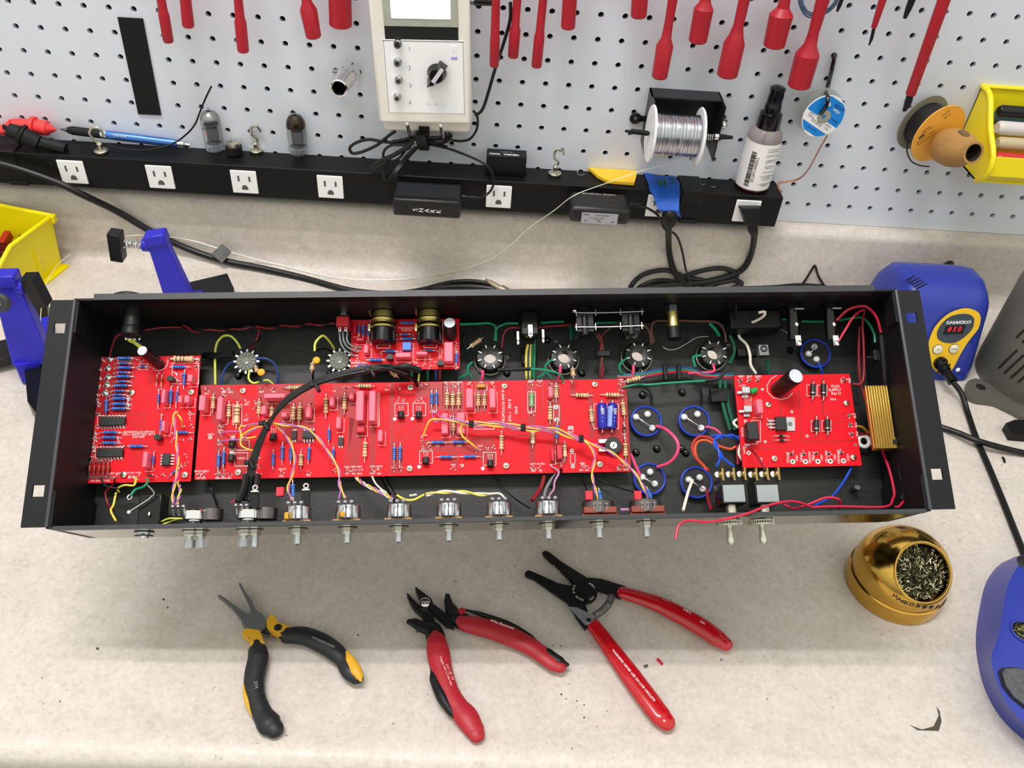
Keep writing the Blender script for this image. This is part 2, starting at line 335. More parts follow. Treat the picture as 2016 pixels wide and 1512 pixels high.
# ---------------------------------------------------------------- the amplifier chassis
amp = thing('amplifier_chassis', 'long open black steel amplifier chassis with red circuit boards and wiring inside', 'amplifier', M=CHM)
H = -2.4; I4 = Matrix.Identity(4)
def P(name, b, mats, parent=None, **k): return part(name, b, mats, parent or amp, local=True, **k)
b = MB()
socks = [K(*p, -2.3) for p in [(964.5, 705.8), (1110, 705), (1255, 701.5), (1403, 698)]]
FZ = Matrix.Translation((0, 0, H)); edges = [.68]
for s_ in socks: edges += [s_.x - .55, s_.x + .55]
edges.append(23.38)
for i in range(0, len(edges), 2): b.add([(edges[i], 0, H), (edges[i + 1], 0, H), (edges[i + 1], 6.12, H), (edges[i], 6.12, H)], [(0, 1, 2, 3)], 1)
for s_ in socks:
    x0, x1, y0, y1 = s_.x - .55, s_.x + .55, s_.y - .55, s_.y + .55
    b.cell(x0, x1, y0, y1, (s_.x, s_.y), .2, FZ, 1, 16, .06)
    b.add([(x0, 0, H), (x1, 0, H), (x1, y0, H), (x0, y0, H)], [(0, 1, 2, 3)], 1); b.add([(x0, y1, H), (x1, y1, H), (x1, 6.12, H), (x0, 6.12, H)], [(0, 1, 2, 3)], 1)
b.bx((.62, -.06, H - .06), (23.44, 0, 0)); b.bx((.62, 6.12, H - .06), (23.44, 6.18, 0)); b.bx((.62, -.06, H - .06), (.68, 6.18, 0)); b.bx((23.38, -.06, H - .06), (23.44, 6.18, 0))
b.bx((1.15, 6.12, -.3), (22.8, 6.3, .03), 2); b.bx((.8, -.1, -.16), (23.3, -.0, .02), 2); b.bx((.68, .02, H), (.75, .9, -.02)); b.bx((23.31, .02, H), (23.38, .9, -.02)); b.bx((.68, 5.2, -.6), (.75, 6.1, -.02)); b.bx((23.31, 5.2, -.6), (23.38, 6.1, -.02))
P('enclosure', b, [CH, CHF, LIP])
for sx_, hx, x0, x1 in ((0, .315, -.01, .64), (1, 23.76, 23.42, 24.1)):
    b = MB()
    for z in (0, -.06):
        ys = [-.02, .91 - .15, .91 + .15, 5.33 - .15, 5.33 + .15, 6.14]
        for i in range(5):
            for xa, xb in ((x0, hx - .15), (hx - .15, hx + .15), (hx + .15, x1)):
                if i in (1, 3) and abs(xa - hx + .15) < 1e-6: continue
                b.add([(xa, ys[i], z), (xb, ys[i], z), (xb, ys[i + 1], z), (xa, ys[i + 1], z)], [(0, 1, 2, 3) if z == 0 else (3, 2, 1, 0)])
    for hy in (.91, 5.33):
        for ax, ay, bx_, by in ((-1, -1, 1, -1), (1, -1, 1, 1), (1, 1, -1, 1), (-1, 1, -1, -1)):
            q = [(hx + .15 * ax, hy + .15 * ay), (hx + .15 * bx_, hy + .15 * by)]; b.add([(*q[0], 0), (*q[1], 0), (*q[1], -.06), (*q[0], -.06)], [(0, 1, 2, 3)])
    for xa in (x0, x1): b.add([(xa, -.02, 0), (xa, 6.14, 0), (xa, 6.14, -.06), (xa, -.02, -.06)], [(0, 1, 2, 3)])
    b.add([(x0, -.02, 0), (x1, -.02, 0), (x1, -.02, -.06), (x0, -.02, -.06)], [(0, 1, 2, 3)])
    xr = x1 if sx_ == 0 else x0; b.tube([(xr, -.02, 0), (xr, 6.14, 0)], .05, 8, 1, smooth=False)
    P('mounting_flange', b, [CH, mat('worn_edge', '3a3c42', .4)])
for x0, x1, y0, y1, h in ((19.2, 22.4, 1.9, 5.2, 4.2), (2.6, 5.2, 1.9, 4.8, 3.6), (12.6, 15.0, 1.9, 4.2, 3.5)):   # what the inverted chassis stands on
    b = MB(); b.bx((x0, y0, H - .08 - h), (x1, y1, H - .08)); b.bx((x0 + .5, y0 - .5, H - h + .5), (x1 - .5, y1 + .5, H - .5)); t_ = P('transformer', b, mat('transformer_black', '151516', .5), bev=.1)
for x0, x1, y0, y1, h, g in ((19.6, 22, 2.1, 5.0, 4.3, 7.35), (3, 4.8, 2.1, 4.6, 3.7, 6.25), (13, 14.6, 2.1, 4.0, 3.6, 6.85)):     # unseen blocks under the transformers reach down to the worktop
    b = MB(); b.bx((x0, y0, H - .08 - g), (x1, y1, H - .08 - h)); P('support_block', b, mat('raw_wood', '9a7a50', .7))
# ---- boards
Z0 = -1.85
def plate(name, x0, x1, y0, y1, z=Z0, label=None):
    b = MB(); b.bx((x0, y0, z - .065), (x1, y1, z - .002), 1); b.add([(x0, y0, z), (x1, y0, z), (x1, y1, z), (x0, y1, z)], [(0, 1, 2, 3)], 0); return b
class Board:
    def __init__(s, name, x0, x1, y0, y1, z, label):
        s.z = z; s.b = plate(name, x0, x1, y0, y1, z); s.x0, s.x1, s.y0, s.y1 = x0, x1, y0, y1; s.label = label; s.later = []
    def done(s):
        s.o = P('circuit_board', s.b, [PCB, PCBE, PCBD, SILK, SOLD, INK], label=s.label)
        for f in s.later: f(s.o)
    def quadline(s, a, c, w, m, dz):
        a, c = V((a[0], a[1], 0)), V((c[0], c[1], 0)); d = (c - a).normalized() * w / 2; n = V((-d.y, d.x, 0)); z = V((0, 0, s.z + dz))
        s.b.add([a - d - n + z, c + d - n + z, c + d + n + z, a - d + n + z], [(0, 1, 2, 3)], m)
    def track(s, f, pts, w=.045):
        q = [K(*f(*p), s.z) for p in pts]
        for i in range(len(q) - 1): s.quadline(q[i], q[i + 1], w, 2, .0012 + .0002 * (i % 3))
    def region(s, f, pts):
        q = [K(*f(*p), s.z) for p in pts]; s.b.add([(v.x, v.y, s.z + .0008) for v in q], [tuple(range(len(q)))[::-1] if (q[1] - q[0]).cross(q[2] - q[1]).z < 0 else tuple(range(len(q)))], 2)
    def line(s, f, pts, w=.014):
        q = [K(*f(*p), s.z) for p in pts]
        for i in range(len(q) - 1): s.quadline(q[i], q[i + 1], w, 3, .003)
    def rect(s, f, x0, y0, x1, y1, w=.014): s.line(f, [(x0, y0), (x1, y0), (x1, y1), (x0, y1), (x0, y0)], w)
    def pad(s, f, x, y, r=.05, sp=1, pin=1):
        q = K(*f(x, y), s.z); random.seed(int(x * 7 + y))
        s.b.lathe([(r * 1.25, 0), (r, .02), (r * .6, .055), (r * .25, .085)], (q.x, q.y, s.z), (0, 0, 1), 9, 4)
        if sp: 
            for _ in range(2): a = random.random() * 6.3; s.quadline((q.x, q.y), (q.x + math.cos(a) * r * 1.7, q.y + math.sin(a) * r * 1.7), .018, 3, .003)
    def pads(s, f, L, r=.05, sp=1):
        for x, y in L: s.pad(f, x, y, r, sp)
    def ring(s, f, x, y, r=.07):
        q = K(*f(x, y), s.z); s.b.lathe([(r, 0), (r, .008)], (q.x, q.y, s.z), (0, 0, 1), 14, 4); s.b.lathe([(r * .42, 0), (r * .42, .011)], (q.x, q.y, s.z), (0, 0, 1), 10, 5)
    def screw(s, f, x, y, r=.1):
        q = K(*f(x, y), s.z + .05); s.later.append(lambda o: inst('screw', SCREW, o, Matrix.Translation((q.x, q.y, s.z + .005)) @ Matrix.Diagonal((r / .1, r / .1, 1, 1))))
    def res(s, f, kind, x0, y0, x1, y1, lz=.085):
        a = K(*f(x0, y0), s.z + lz); c = K(*f(x1, y1), s.z + lz); me, L0 = RES[kind]
        M = fm((a + c) / 2, c - a, (0, 0, 1)) @ Matrix.Diagonal(((c - a).length / L0, 1, 1, 1))
        s.later.append(lambda o: inst('diode' if kind in ('D', 'd', 'g') else 'resistor', me, o, M))
        for e, d in ((a, a - c), (c, c - a)):
            d.normalize(); e = e + d * .14; s.b.lathe([(.045, 0), (.035, .02), (.012, .05)], (e.x, e.y, s.z), (0, 0, 1), 8, 4)
    def cap(s, f, x0, y0, x1, y1, h=.36, m=None, name='film_capacitor', bev=.03):
        t = s.z + h; a = K(*f(x0, (y0 + y1) / 2), t); c = K(*f(x1, (y0 + y1) / 2), t); u = K(*f((x0 + x1) / 2, y0), t); v = K(*f((x0 + x1) / 2, y1), t)
        bb = MB(); bb.bx((a.x, v.y, s.z + .01), (c.x, u.y, t)); s.later.append(lambda o: P(name, bb, m or PINK, o, bev=bev))
        s.line(f, [], 0)
        for A, B in (((a.x - .02, v.y - .05), (c.x + .05, v.y - .05)), ((c.x + .05, v.y - .05), (c.x + .05, u.y))): s.quadline(A, B, .012, 3, .003)
    def to92(s, f, x, y, lie=1):
        q = K(*f(x, y), s.z + .15)
        def go(o):
            bb = MB(); n = 12; pl = [(.1 * math.cos(2 * math.pi * k / n), max(-.06, .1 * math.sin(2 * math.pi * k / n))) for k in range(n)]
            if lie:
                M = Matrix(((1, 0, 0, q.x), (0, .3, .9, q.y), (0, .95, -.3, s.z + .12), (0, 0, 0, 1))); bb.prism(pl, -.1, .1, 0, M)
                for k in (-.05, 0, .05): bb.tube([(q.x + k, q.y + .1, s.z + .1), (q.x + k * 1.2, q.y + .3, s.z + .1), (q.x + k * 1.3, q.y + .36, s.z)], .011, 5, 1, 3)
            else:
                bb.prism(pl, 0, .2, 0, Matrix.Translation((q.x, q.y, s.z + .05)))
                for k in (-.05, 0, .05): bb.cyl((q.x + k, q.y, s.z), (q.x + k, q.y, s.z + .06), .012, n=6, m=1)
            P('transistor', bb, [ICM, SOLD], o, bev=.01)
        s.later.append(go)
    def chip(s, f, x0, y0, x1, y1, n=4, side=0, h=.13, pl=.05):
        a = K(*f(x0, (y0 + y1) / 2), s.z + h); c = K(*f(x1, (y0 + y1) / 2), s.z + h); u = K(*f((x0 + x1) / 2, y0), s.z + h); v = K(*f((x0 + x1) / 2, y1), s.z + h)
        def go(o):
            bb = MB(); bb.bx((a.x, v.y, s.z + .03), (c.x, u.y, s.z + h)); X0, X1, Y0, Y1 = a.x, c.x, v.y, u.y
            g = P('integrated_circuit', bb, [ICM], o, bev=.012); pp = MB()
            for k in range(n):
                t = (k + .5) / n
                if side: 
                    y = Y0 + (Y1 - Y0) * t
                    for e, sg in ((X0, -1), (X1, 1)): pp.box((e + sg * pl / 2, y, s.z + h * .5), (pl, .035, .02)); pp.box((e + sg * pl, y, s.z + h * .25), (.02, .035, h * .5)); pp.ell((e + sg * (pl + .01), y, s.z), (.04, .03, .03), n=6, k=4)
                else:
                    x = X0 + (X1 - X0) * t
                    for e, sg in ((Y0, -1), (Y1, 1)): pp.box((x, e + sg * pl / 2, s.z + h * .5), (.035, pl, .02)); pp.box((x, e + sg * pl, s.z + h * .25), (.035, .02, h * .5)); pp.ell((x, e + sg * (pl + .01), s.z), (.03, .04, .03), n=6, k=4)
            P('pins', pp, [SOLD], o)
        s.later.append(go)
    def txt(s, f, x, y, body, size, rot=0, sx=1):
        q = K(*f(x, y), s.z); M = Matrix.Translation((q.x, q.y, s.z + .002)) @ Matrix.Rotation(rot, 4, 'Z')
        s.later.append(lambda o: text(body, size, M, SILK, o, 'silkscreen_text', .001, local=True, sx=sx))
def resmesh(kind):
    b = MB(); tan = kind in 'tTwG'; L, r = {'b': (.34, .052), 's': (.22, .036), 't': (.36, .072), 'T': (.5, .095), 'w': (.36, .066), 'G': (.42, .072), 'D': (.3, .085), 'd': (.16, .04), 'g': (.16, .035)}[kind]
    if kind in 'Dd': pr = [(r, -L / 2), (r, L / 2)]
    else: pr = [(r * .5, -L / 2), (r * .95, -L / 2 + .02), (r, -L / 2 + .07), (r * .84, -L / 4), (r * .84, L / 4), (r, L / 2 - .07), (r * .95, L / 2 - .02), (r * .5, L / 2)]
    b.lathe(pr, (0, 0, 0), (1, 0, 0), 12, 0)
    bands = {'t': [(-.11, 1), (-.05, 1), (.02, 2), (.11, 2)], 'T': [(-.16, 1), (-.06, 1), (.02, 1)], 'w': [(-.1, 2), (-.04, 2)], 'b': [(-.1, 1), (-.04, 1), (.02, 1), (.07, 1), (.12, 1)], 's': [(-.06, 1), (0, 1), (.05, 1)], 'D': [(.1, 3)], 'd': [(.05, 3)], 'g': [(0, 1), (.04, 1)]}.get(kind, [])
    for x, m in bands: b.lathe([(r * (.9 if abs(x) < L / 4 - .01 else 1.02), x - .01), (r * (.9 if abs(x) < L / 4 - .01 else 1.02), x + .01)], (0, 0, 0), (1, 0, 0), 12, m)
    lw = .022 if kind in 'TD' else .014
    for sg in (-1, 1): b.tube([(sg * L / 2, 0, 0), (sg * (L / 2 + .08), 0, 0), (sg * (L / 2 + .13), 0, -.03), (sg * (L / 2 + .14), 0, -.085)], lw, 6, 4, 3)
    c = {'b': BLUER, 's': BLUER, 't': TAN, 'T': TAN, 'w': mat('pale_resistor', 'd8c8a4', .35), 'G': mat('green_body', '6fae74', .4), 'D': ICM, 'd': ICM, 'g': mat('glass_diode', 'c04838', .2)}[kind]
    return b.mesh('component', [c, BLUEB if kind in 'bs' else TAND, TANR, SOLD, SOLD]), L
RES = {k: resmesh(k) for k in 'bstTwGDdg'}
b = MB(); b.lathe([(.1, 0), (.1, .02), (.085, .05), (.04, .068), (.0, .07)], (0, 0, 0), (0, 0, 1), 16, 0, caps=False)
b.box((0, 0, .07), (.1, .02, .004), 1); b.box((0, 0, .0702), (.02, .1, .004), 1); SCREW = b.mesh('screw', [NICK, mat('screw_recess', '55524a', .5)])
def ecap(s, base, top, r, ztop, body=None, toplab=WPL, name='electrolytic_capacitor', rb=None):   # standing can, base and top centre points given
    a = K(*base, s.z); t = K(*top, s.z + ztop); a.z = s.z; d = (t - a).normalized()
    def go(o):
        bb = MB(); bb.lathe([(r, 0), (r, (t - a).length - .08), (r * .93, (t - a).length - .02), (r * .86, (t - a).length)], a, d, 24, 0)
        g = P(name, bb, body or mat('dark_brown_sleeve', '2c1516', .22), o)
        tt = MB(); tt.lathe([(r * .87, 0), (r * .87, .012)], t, d, 24); P('can_top', tt, mat('pale_can_top', 'c6cad6', .45, vary=.05), g)
    s.later.append(go)
# board A, boost board on the left
A1 = cr(80, 570, .16865); A2 = cr(80, 800, .16865)
A = Board('a', .58, 3.52, 1.39, 5.09, Z0, 'leftmost red board with a ladder of blue resistors')
for q in [(900, 803, 1045, 803), (905, 912, 1050, 912), (885, 1015, 1030, 1015), (860, 1122, 1005, 1122), (845, 1272, 985, 1272), (845, 1335, 985, 1335), (835, 1390, 985, 1390), (768, 1290, 762, 1430), (1540, 903, 1690, 903), (1680, 975, 1672, 1115), (1525, 1170, 1515, 1325)]: A.res(A1, 'b', *q)
for q in [(915, 860, 1010, 860), (905, 968, 1000, 968), (900, 1072, 990, 1072), (860, 1183, 970, 1183), (850, 1228, 940, 1228), (1378, 1215, 1372, 1330), (1598, 1185, 1585, 1310), (1165, 897, 1220, 897)]: A.res(A1, 's', *q)
for q in [(735, 303, 885, 303), (725, 363, 870, 363), (725, 427, 875, 427), (1040, 465, 1190, 465), (1590, 305, 1715, 305)]: A.res(A2, 'b', *q)
for q in [(1410, 150, 1398, 285), (1320, 575, 1310, 675), (1590, 740, 1530, 790)]: A.res(A2, 's', *q)
A.res(A1, 'T', 1550, 808, 1790, 812)
for x in (1360, 1418): A.res(A1, 'g', x, 1020, x - 6, 1085)
for x in (575, 628, 683, 737, 790): A.res(A2, 'g', x, 690, x - 4, 760)
for q in [(1708, 985, 1770, 1075), (1405, 1160, 1450, 1325), (1598, 1235, 1650, 1320), (1672, 1232, 1732, 1320)]: A.cap(A1, *q)
for q in [(1405, 165, 1448, 290), (1185, 525, 1240, 710)]: A.cap(A2, *q)
A.chip(A2, 680, 125, 980, 220, 8); A.chip(A2, 648, 487, 955, 588, 8); A.chip(A2, 1415, 550, 1505, 685, 4, 1)
A.to92(A1, 1522, 1050, 0); A.to92(A2, 1375, 370, 0)
ecap(A, A1(1395, 880), A1(1188, 715), .155, 1.05)
for x, y in [(805, 805), (780, 915), (780, 1020), (768, 1110), (748, 1205)]: A.pad(A1, x, y, .085, 0); A.pad(A1, x - 80, y + 25, .04)
A.pads(A1, [(660, 1290), (680, 1355), (672, 1445), (1165, 830), (1225, 905), (1825, 830), (1810, 905), (1640, 1010), (1575, 1040), (1605, 1085), (1020, 1280), (1022, 1340), (1018, 1392), (1760, 1440), (1580, 975)])
A.pads(A2, [(650, 240), (640, 300), (635, 345), (635, 395), (622, 455), (615, 500), (620, 545), (605, 610), (915, 303), (897, 363), (897, 427), (1548, 400), (1640, 395), (1738, 395), (1752, 75), (1752, 155), (1752, 235), (1705, 565), (1698, 668), (1640, 700), (1420, 810), (1330, 810), (890, 825), (1140, 825), (1655, 245)], .045)
for x, y in [(560, 830), (612, 832), (668, 832), (720, 830), (840, 830), (1040, 825), (1088, 825), (780, 820)]: A.ring(A2, x, y, .04)
A.screw(A1, 1060, 1203); A.screw(A1, 1755, 1195); A.screw(A2, 965, 797); A.screw(A2, 1680, 800)
for k in range(5): A.track(A2, [(1000 - k * 0, 100 + 28 * k), (1230 - 30 * k, 100 + 28 * k), (1230 - 34 * k, 260 + 12 * k), (1210 - 38 * k, 430), (1210 - 38 * k, 700)], .022)
A.track(A1, [(1100, 900), (1100, 1110), (1170, 1140), (1170, 1260), (1100, 1300)], .02); A.track(A1, [(1275, 960), (1240, 1440)], .02); A.track(A1, [(1000, 1440), (1380, 1440), (1430, 1490)], .02)
A.track(A2, [(1230, 460), (1330, 460), (1400, 540)], .02); A.track(A2, [(1160, 470), (1290, 500), (1380, 560), (1400, 700), (1600, 720)], .02)
A.region(A1, [(560, 1500), (690, 785), (1080, 785), (1050, 1420), (1010, 1500)]); A.region(A2, [(530, 870), (560, 640), (820, 640), (830, 870)])
A.rect(A1, 1145, 868, 1252, 935); A.rect(A1, 900, 790, 1060, 835); A.rect(A1, 1535, 860, 1845, 1100); A.rect(A2, 665, 110, 992, 245); A.rect(A2, 640, 478, 962, 605)
A.line(A1, [(1490, 800), (1480, 870), (1450, 920), (1390, 950), (1330, 940), (1300, 910)], .016)
A.txt(A2, 1150, 300, 'METROPOULOS AMP INC', .082, sx=.95); A.txt(A2, 1150, 328, 'DVL-1  BOOST PCB  REV A', .082, sx=.95); A.txt(A2, 1145, 356, 'JAN 2020', .082)
A.txt(A2, 1085, 778, 'BST RLY WTR', .07); A.txt(A2, 870, 783, 'HOT GND', .07); A.txt(A2, 700, 868, 'BLK BLK BLK BLK', .07)
A.done()
# board B, the long main board
B = Board('b', 3.62, 15.88, 1.44, 4.19, Z0, 'long central red board with pink capacitors and tan resistors')
B1 = cr(380, 740, .14554); B2 = cr(600, 740, .14554); B3 = cr(820, 740, .14554); B4 = cr(1020, 740, .14554)
for f, L in ((B1, [(275, 285, 268, 450), (488, 385, 480, 560), (895, 350, 890, 520), (1068, 430, 1060, 560), (1360, 420, 1352, 600), (1448, 410, 1435, 600), (1290, 160, 1475, 160), (1460, 1060, 1455, 1220)]),
             (B2, [(290, 300, 285, 510), (540, 275, 535, 460), (725, 138, 900, 138), (818, 895, 810, 1100)]),
             (B3, [(415, 225, 412, 405), (492, 240, 490, 405), (572, 225, 570, 405), (835, 250, 832, 410), (920, 245, 918, 410), (500, 580, 498, 750), (1150, 800, 1148, 1000)]),
             (B4, [(515, 130, 515, 300), (435, 410, 432, 600), (775, 260, 955, 265), (1180, 255, 1370, 260), (985, 450, 1000, 625), (1415, 360, 1435, 535), (1450, 915, 1455, 1090)])):
    for q in L: B.res(f, 't', *q)
B.res(B1, 'T', 600, 395, 588, 650); B.res(B3, 'w', 1575, 750, 1572, 920); B.res(B4, 'w', 630, 935, 632, 1100); B.res(B4, 'G', 182, 235, 182, 420); B.res(B4, 'd', 1435, 690, 1435, 760)
for f, L in ((B1, [(350, 1065, 340, 1230), (420, 1020, 410, 1195), (1085, 1050, 1082, 1215), (1210, 950, 1205, 1130), (1325, 970, 1320, 1140), (1572, 965, 1560, 1140)]),
             (B2, [(330, 725, 325, 865), (388, 990, 380, 1120), (1212, 960, 1208, 1130), (1290, 960, 1285, 1135)]),
             (B3, [(207, 235, 205, 385), (270, 225, 270, 380), (205, 900, 375, 900), (490, 895, 655, 895), (315, 1097, 480, 1097), (635, 1092, 800, 1092)]), (B4, [(530, 670, 520, 850)])):
    for q in L: B.res(f, 'b', *q)
for f, L in ((B1, [(75, 255, 160, 465, .42), (318, 285, 395, 590, .4), (955, 235, 1245, 300, .42), (915, 400, 985, 520, .36), (1520, 400, 1590, 560, .3), (1190, 490, 1265, 560, .3)]),
             (B2, [(330, 255, 395, 405, .3), (595, 205, 660, 310, .3), (690, 195, 795, 605, .5), (865, 195, 955, 610, .5), (420, 550, 485, 710, .3), (985, 725, 1050, 885, .3)]),
             (B3, [(668, 165, 765, 430, .42), (985, 165, 1070, 430, .42), (335, 500, 425, 780, .3), (545, 490, 655, 780, .3)]), (B4, [(410, 140, 470, 285, .3)])):
    for x0, y0, x1, y1, h in L: B.cap(f, x0, y0, x1, y1, h)
B.cap(B2, 695, 660, 810, 765, .25, RPINK); B.cap(B4, 445, 985, 490, 1150, .28, RPINK); B.cap(B4, 525, 930, 600, 1125, .34, RPINK)
B.cap(B3, 815, 108, 930, 155, .14, mat('amber_capacitor', 'd08a3c', .4), 'ceramic_capacitor')
for f, L in ((B1, [(525, 920), (515, 1115), (1080, 830)]), (B2, [(1300, 530), (1540, 530)]), (B3, [(125, 1150), (1000, 1190)])):
    for x, y in L: B.to92(f, x, y)
B.chip(B1, 1335, 740, 1395, 860, 2, 0, .1, .03); B.chip(B1, 1480, 740, 1640, 850, 4); B.chip(B2, 450, 830, 520, 940, 2, 0, .1, .03)
for f, L in ((B1, [(672, 198), (608, 1305)]), (B2, [(1430, 155), (1418, 1252)]), (B3, [(1190, 135), (1213, 1215)]), (B4, [(1040, 112), (1105, 1195)])):
    for x, y in L: B.screw(f, x, y)
B.pads(B1, [(185, 190), (415, 185), (508, 185), (925, 180), (1092, 178), (410, 265), (722, 348), (842, 345), (842, 430), (715, 555), (380, 680), (890, 1075), (888, 1215), (885, 1335), (1195, 1305), (1562, 1300), (80, 1335), (145, 1328), (342, 1330), (418, 1328), (492, 1322), (360, 895), (375, 790), (1595, 140), (1595, 370)])
B.pads(B2, [(385, 1285), (572, 1280), (660, 1278), (740, 1275), (915, 1270), (1007, 1268), (1210, 1255), (1285, 1252), (1112, 145), (1268, 150), (1555, 140), (560, 155), (385, 470), (1268, 322), (1355, 325), (1510, 322), (1592, 322)], .048)
B.pads(B3, [(45, 135), (150, 130), (410, 130), (492, 130), (572, 130), (718, 125), (1022, 125), (1540, 100), (215, 500), (270, 490), (88, 850), (825, 995), (500, 1245), (612, 1245), (1580, 1240), (1555, 515), (88, 960), (168, 970), (940, 975), (1028, 975), (500, 550)])
B.pads(B4, [(165, 100), (290, 105), (420, 100), (612, 108), (722, 105), (1388, 88), (1390, 170), (210, 1240), (300, 1238), (455, 1235), (568, 1232), (860, 1225), (935, 1225), (1370, 1215), (1465, 1215), (1425, 650), (1440, 870), (1440, 810)], .05)
for f, L in ((B1, [(232, 832)]), (B4, [(515, 425), (520, 590), (712, 703), (727, 1013), (740, 1225)])):
    for x, y in L: B.ring(f, x, y, .055)
for f, L in ((B1, [(540, 832), (525, 1036)]), (B2, [(1217, 583), (1455, 578), (1547, 1230)]), (B3, [(897, 1252)])):
    for x, y in L: q = K(*f(x, y), Z0); B.b.lathe([(.052, 0), (.052, .004)], (q.x, q.y, Z0), (0, 0, 1), 14, 3)
B.region(B1, [(100, 130), (540, 130), (700, 330), (560, 330), (470, 270), (430, 640), (250, 640), (240, 240), (110, 240)]); B.region(B1, [(300, 640), (440, 640), (440, 1380), (290, 1390)]); B.region(B1, [(870, 120), (1649, 110), (1649, 640), (1180, 640), (1100, 480), (880, 480)]); B.region(B1, [(1150, 640), (1649, 640), (1649, 900), (1250, 900)]); B.region(B1, [(470, 850), (760, 850), (860, 1120), (860, 1390), (640, 1395), (560, 1180), (470, 1180)])
B.region(B2, [(380, 120), (690, 120), (690, 500), (540, 1330), (520, 1330), (600, 560), (460, 560), (430, 480)]); B.region(B2, [(600, 560), (800, 620), (720, 1330), (600, 1330)]); B.region(B2, [(880, 620), (960, 640), (960, 1320), (870, 1320)]); B.region(B2, [(1155, 95), (1210, 95), (1190, 800), (1230, 940), (1330, 940), (1330, 1320), (1150, 1320)])
for k, (x, y) in enumerate([(1290, 640), (1370, 620), (1530, 660), (1600, 680)]): B.track(B2, [(x, y - 60), (x, y), (x - 110 - 60 * (k > 1), y + 110 + 40 * (k > 1)), (1190 + 45 * k, 800 + 20 * k), (1190 + 45 * k, 930)], .035)
B.track(B2, [(1270, 160), (1270, 250), (1460, 250), (1570, 180)], .04); B.track(B2, [(1520, 310), (1649, 190)], .04); B.track(B2, [(1590, 320), (1649, 260)], .04)
B.region(B3, [(0, 90), (370, 80), (350, 470), (160, 470), (150, 250), (0, 330)]); B.region(B3, [(350, 90), (640, 85), (650, 470), (620, 830), (450, 830), (450, 480), (350, 480)]); B.region(B3, [(790, 80), (970, 80), (960, 490), (780, 490)]); B.region(B3, [(60, 860), (1040, 850), (1060, 1160), (830, 1130), (700, 1050), (560, 1050), (560, 1270), (470, 1270), (430, 1040), (220, 1020), (40, 1000)])
for y in (620, 750, 820): B.track(B3, [(660, y), (1500, y - 20)], .035)
B.track(B3, [(780, 830), (1020, 840), (1060, 900), (1060, 1160)], .035); B.track(B4, [(0, 810), (410, 810), (410, 1000)], .035); B.track(B4, [(330, 60), (340, 440), (210, 560)], .04); B.track(B4, [(250, 100), (250, 420), (200, 560)], .03)
B.region(B4, [(120, 70), (230, 70), (235, 1300), (150, 1300)]); B.region(B4, [(380, 70), (560, 60), (560, 330), (600, 640), (560, 900), (660, 900), (660, 1180), (420, 1180), (470, 900), (410, 660)]); B.region(B4, [(700, 60), (770, 60), (770, 220), (1000, 235), (1000, 300), (760, 310), (700, 250)]); B.region(B4, [(1340, 60), (1460, 60), (1530, 1290), (1300, 1290), (1420, 1100), (1380, 500), (1180, 330), (1340, 240)]); B.region(B4, [(950, 300), (1030, 320), (1050, 720), (1030, 850), (960, 850)]); B.region(B4, [(1050, 720), (1390, 720), (1400, 860), (1080, 860)])
for f, q in ((B4, (130, 215, 232, 485)), (B4, (1028, 382, 1200, 715)), (B4, (1200, 382, 1360, 715)), (B4, (482, 402, 555, 610)), (B4, (680, 685, 745, 760)), (B4, (710, 1050, 768, 1190)), (B3, (780, 640, 1050, 720)), (B2, (990, 235, 1010, 670)), (B1, (590, 385, 660, 660)), (B1, (540, 385, 560, 660))): B.rect(f, *q)
for f, q in ((B2, (1220, 372, 1398, 540)), (B2, (1465, 368, 1635, 538)), (B3, (42, 1015, 215, 1180)), (B3, (903, 1035, 1075, 1210)), (B1, (575, 868, 760, 1005)), (B1, (565, 1040, 740, 1220))): B.rect(f, *q)
B.txt(B3, 1175, 420, 'METROPOULOS AMP INC', .11, 1.56); B.txt(B3, 1262, 465, 'DVL-1   REV B', .11, 1.56); B.txt(B3, 1350, 465, '2018', .11, 1.56)
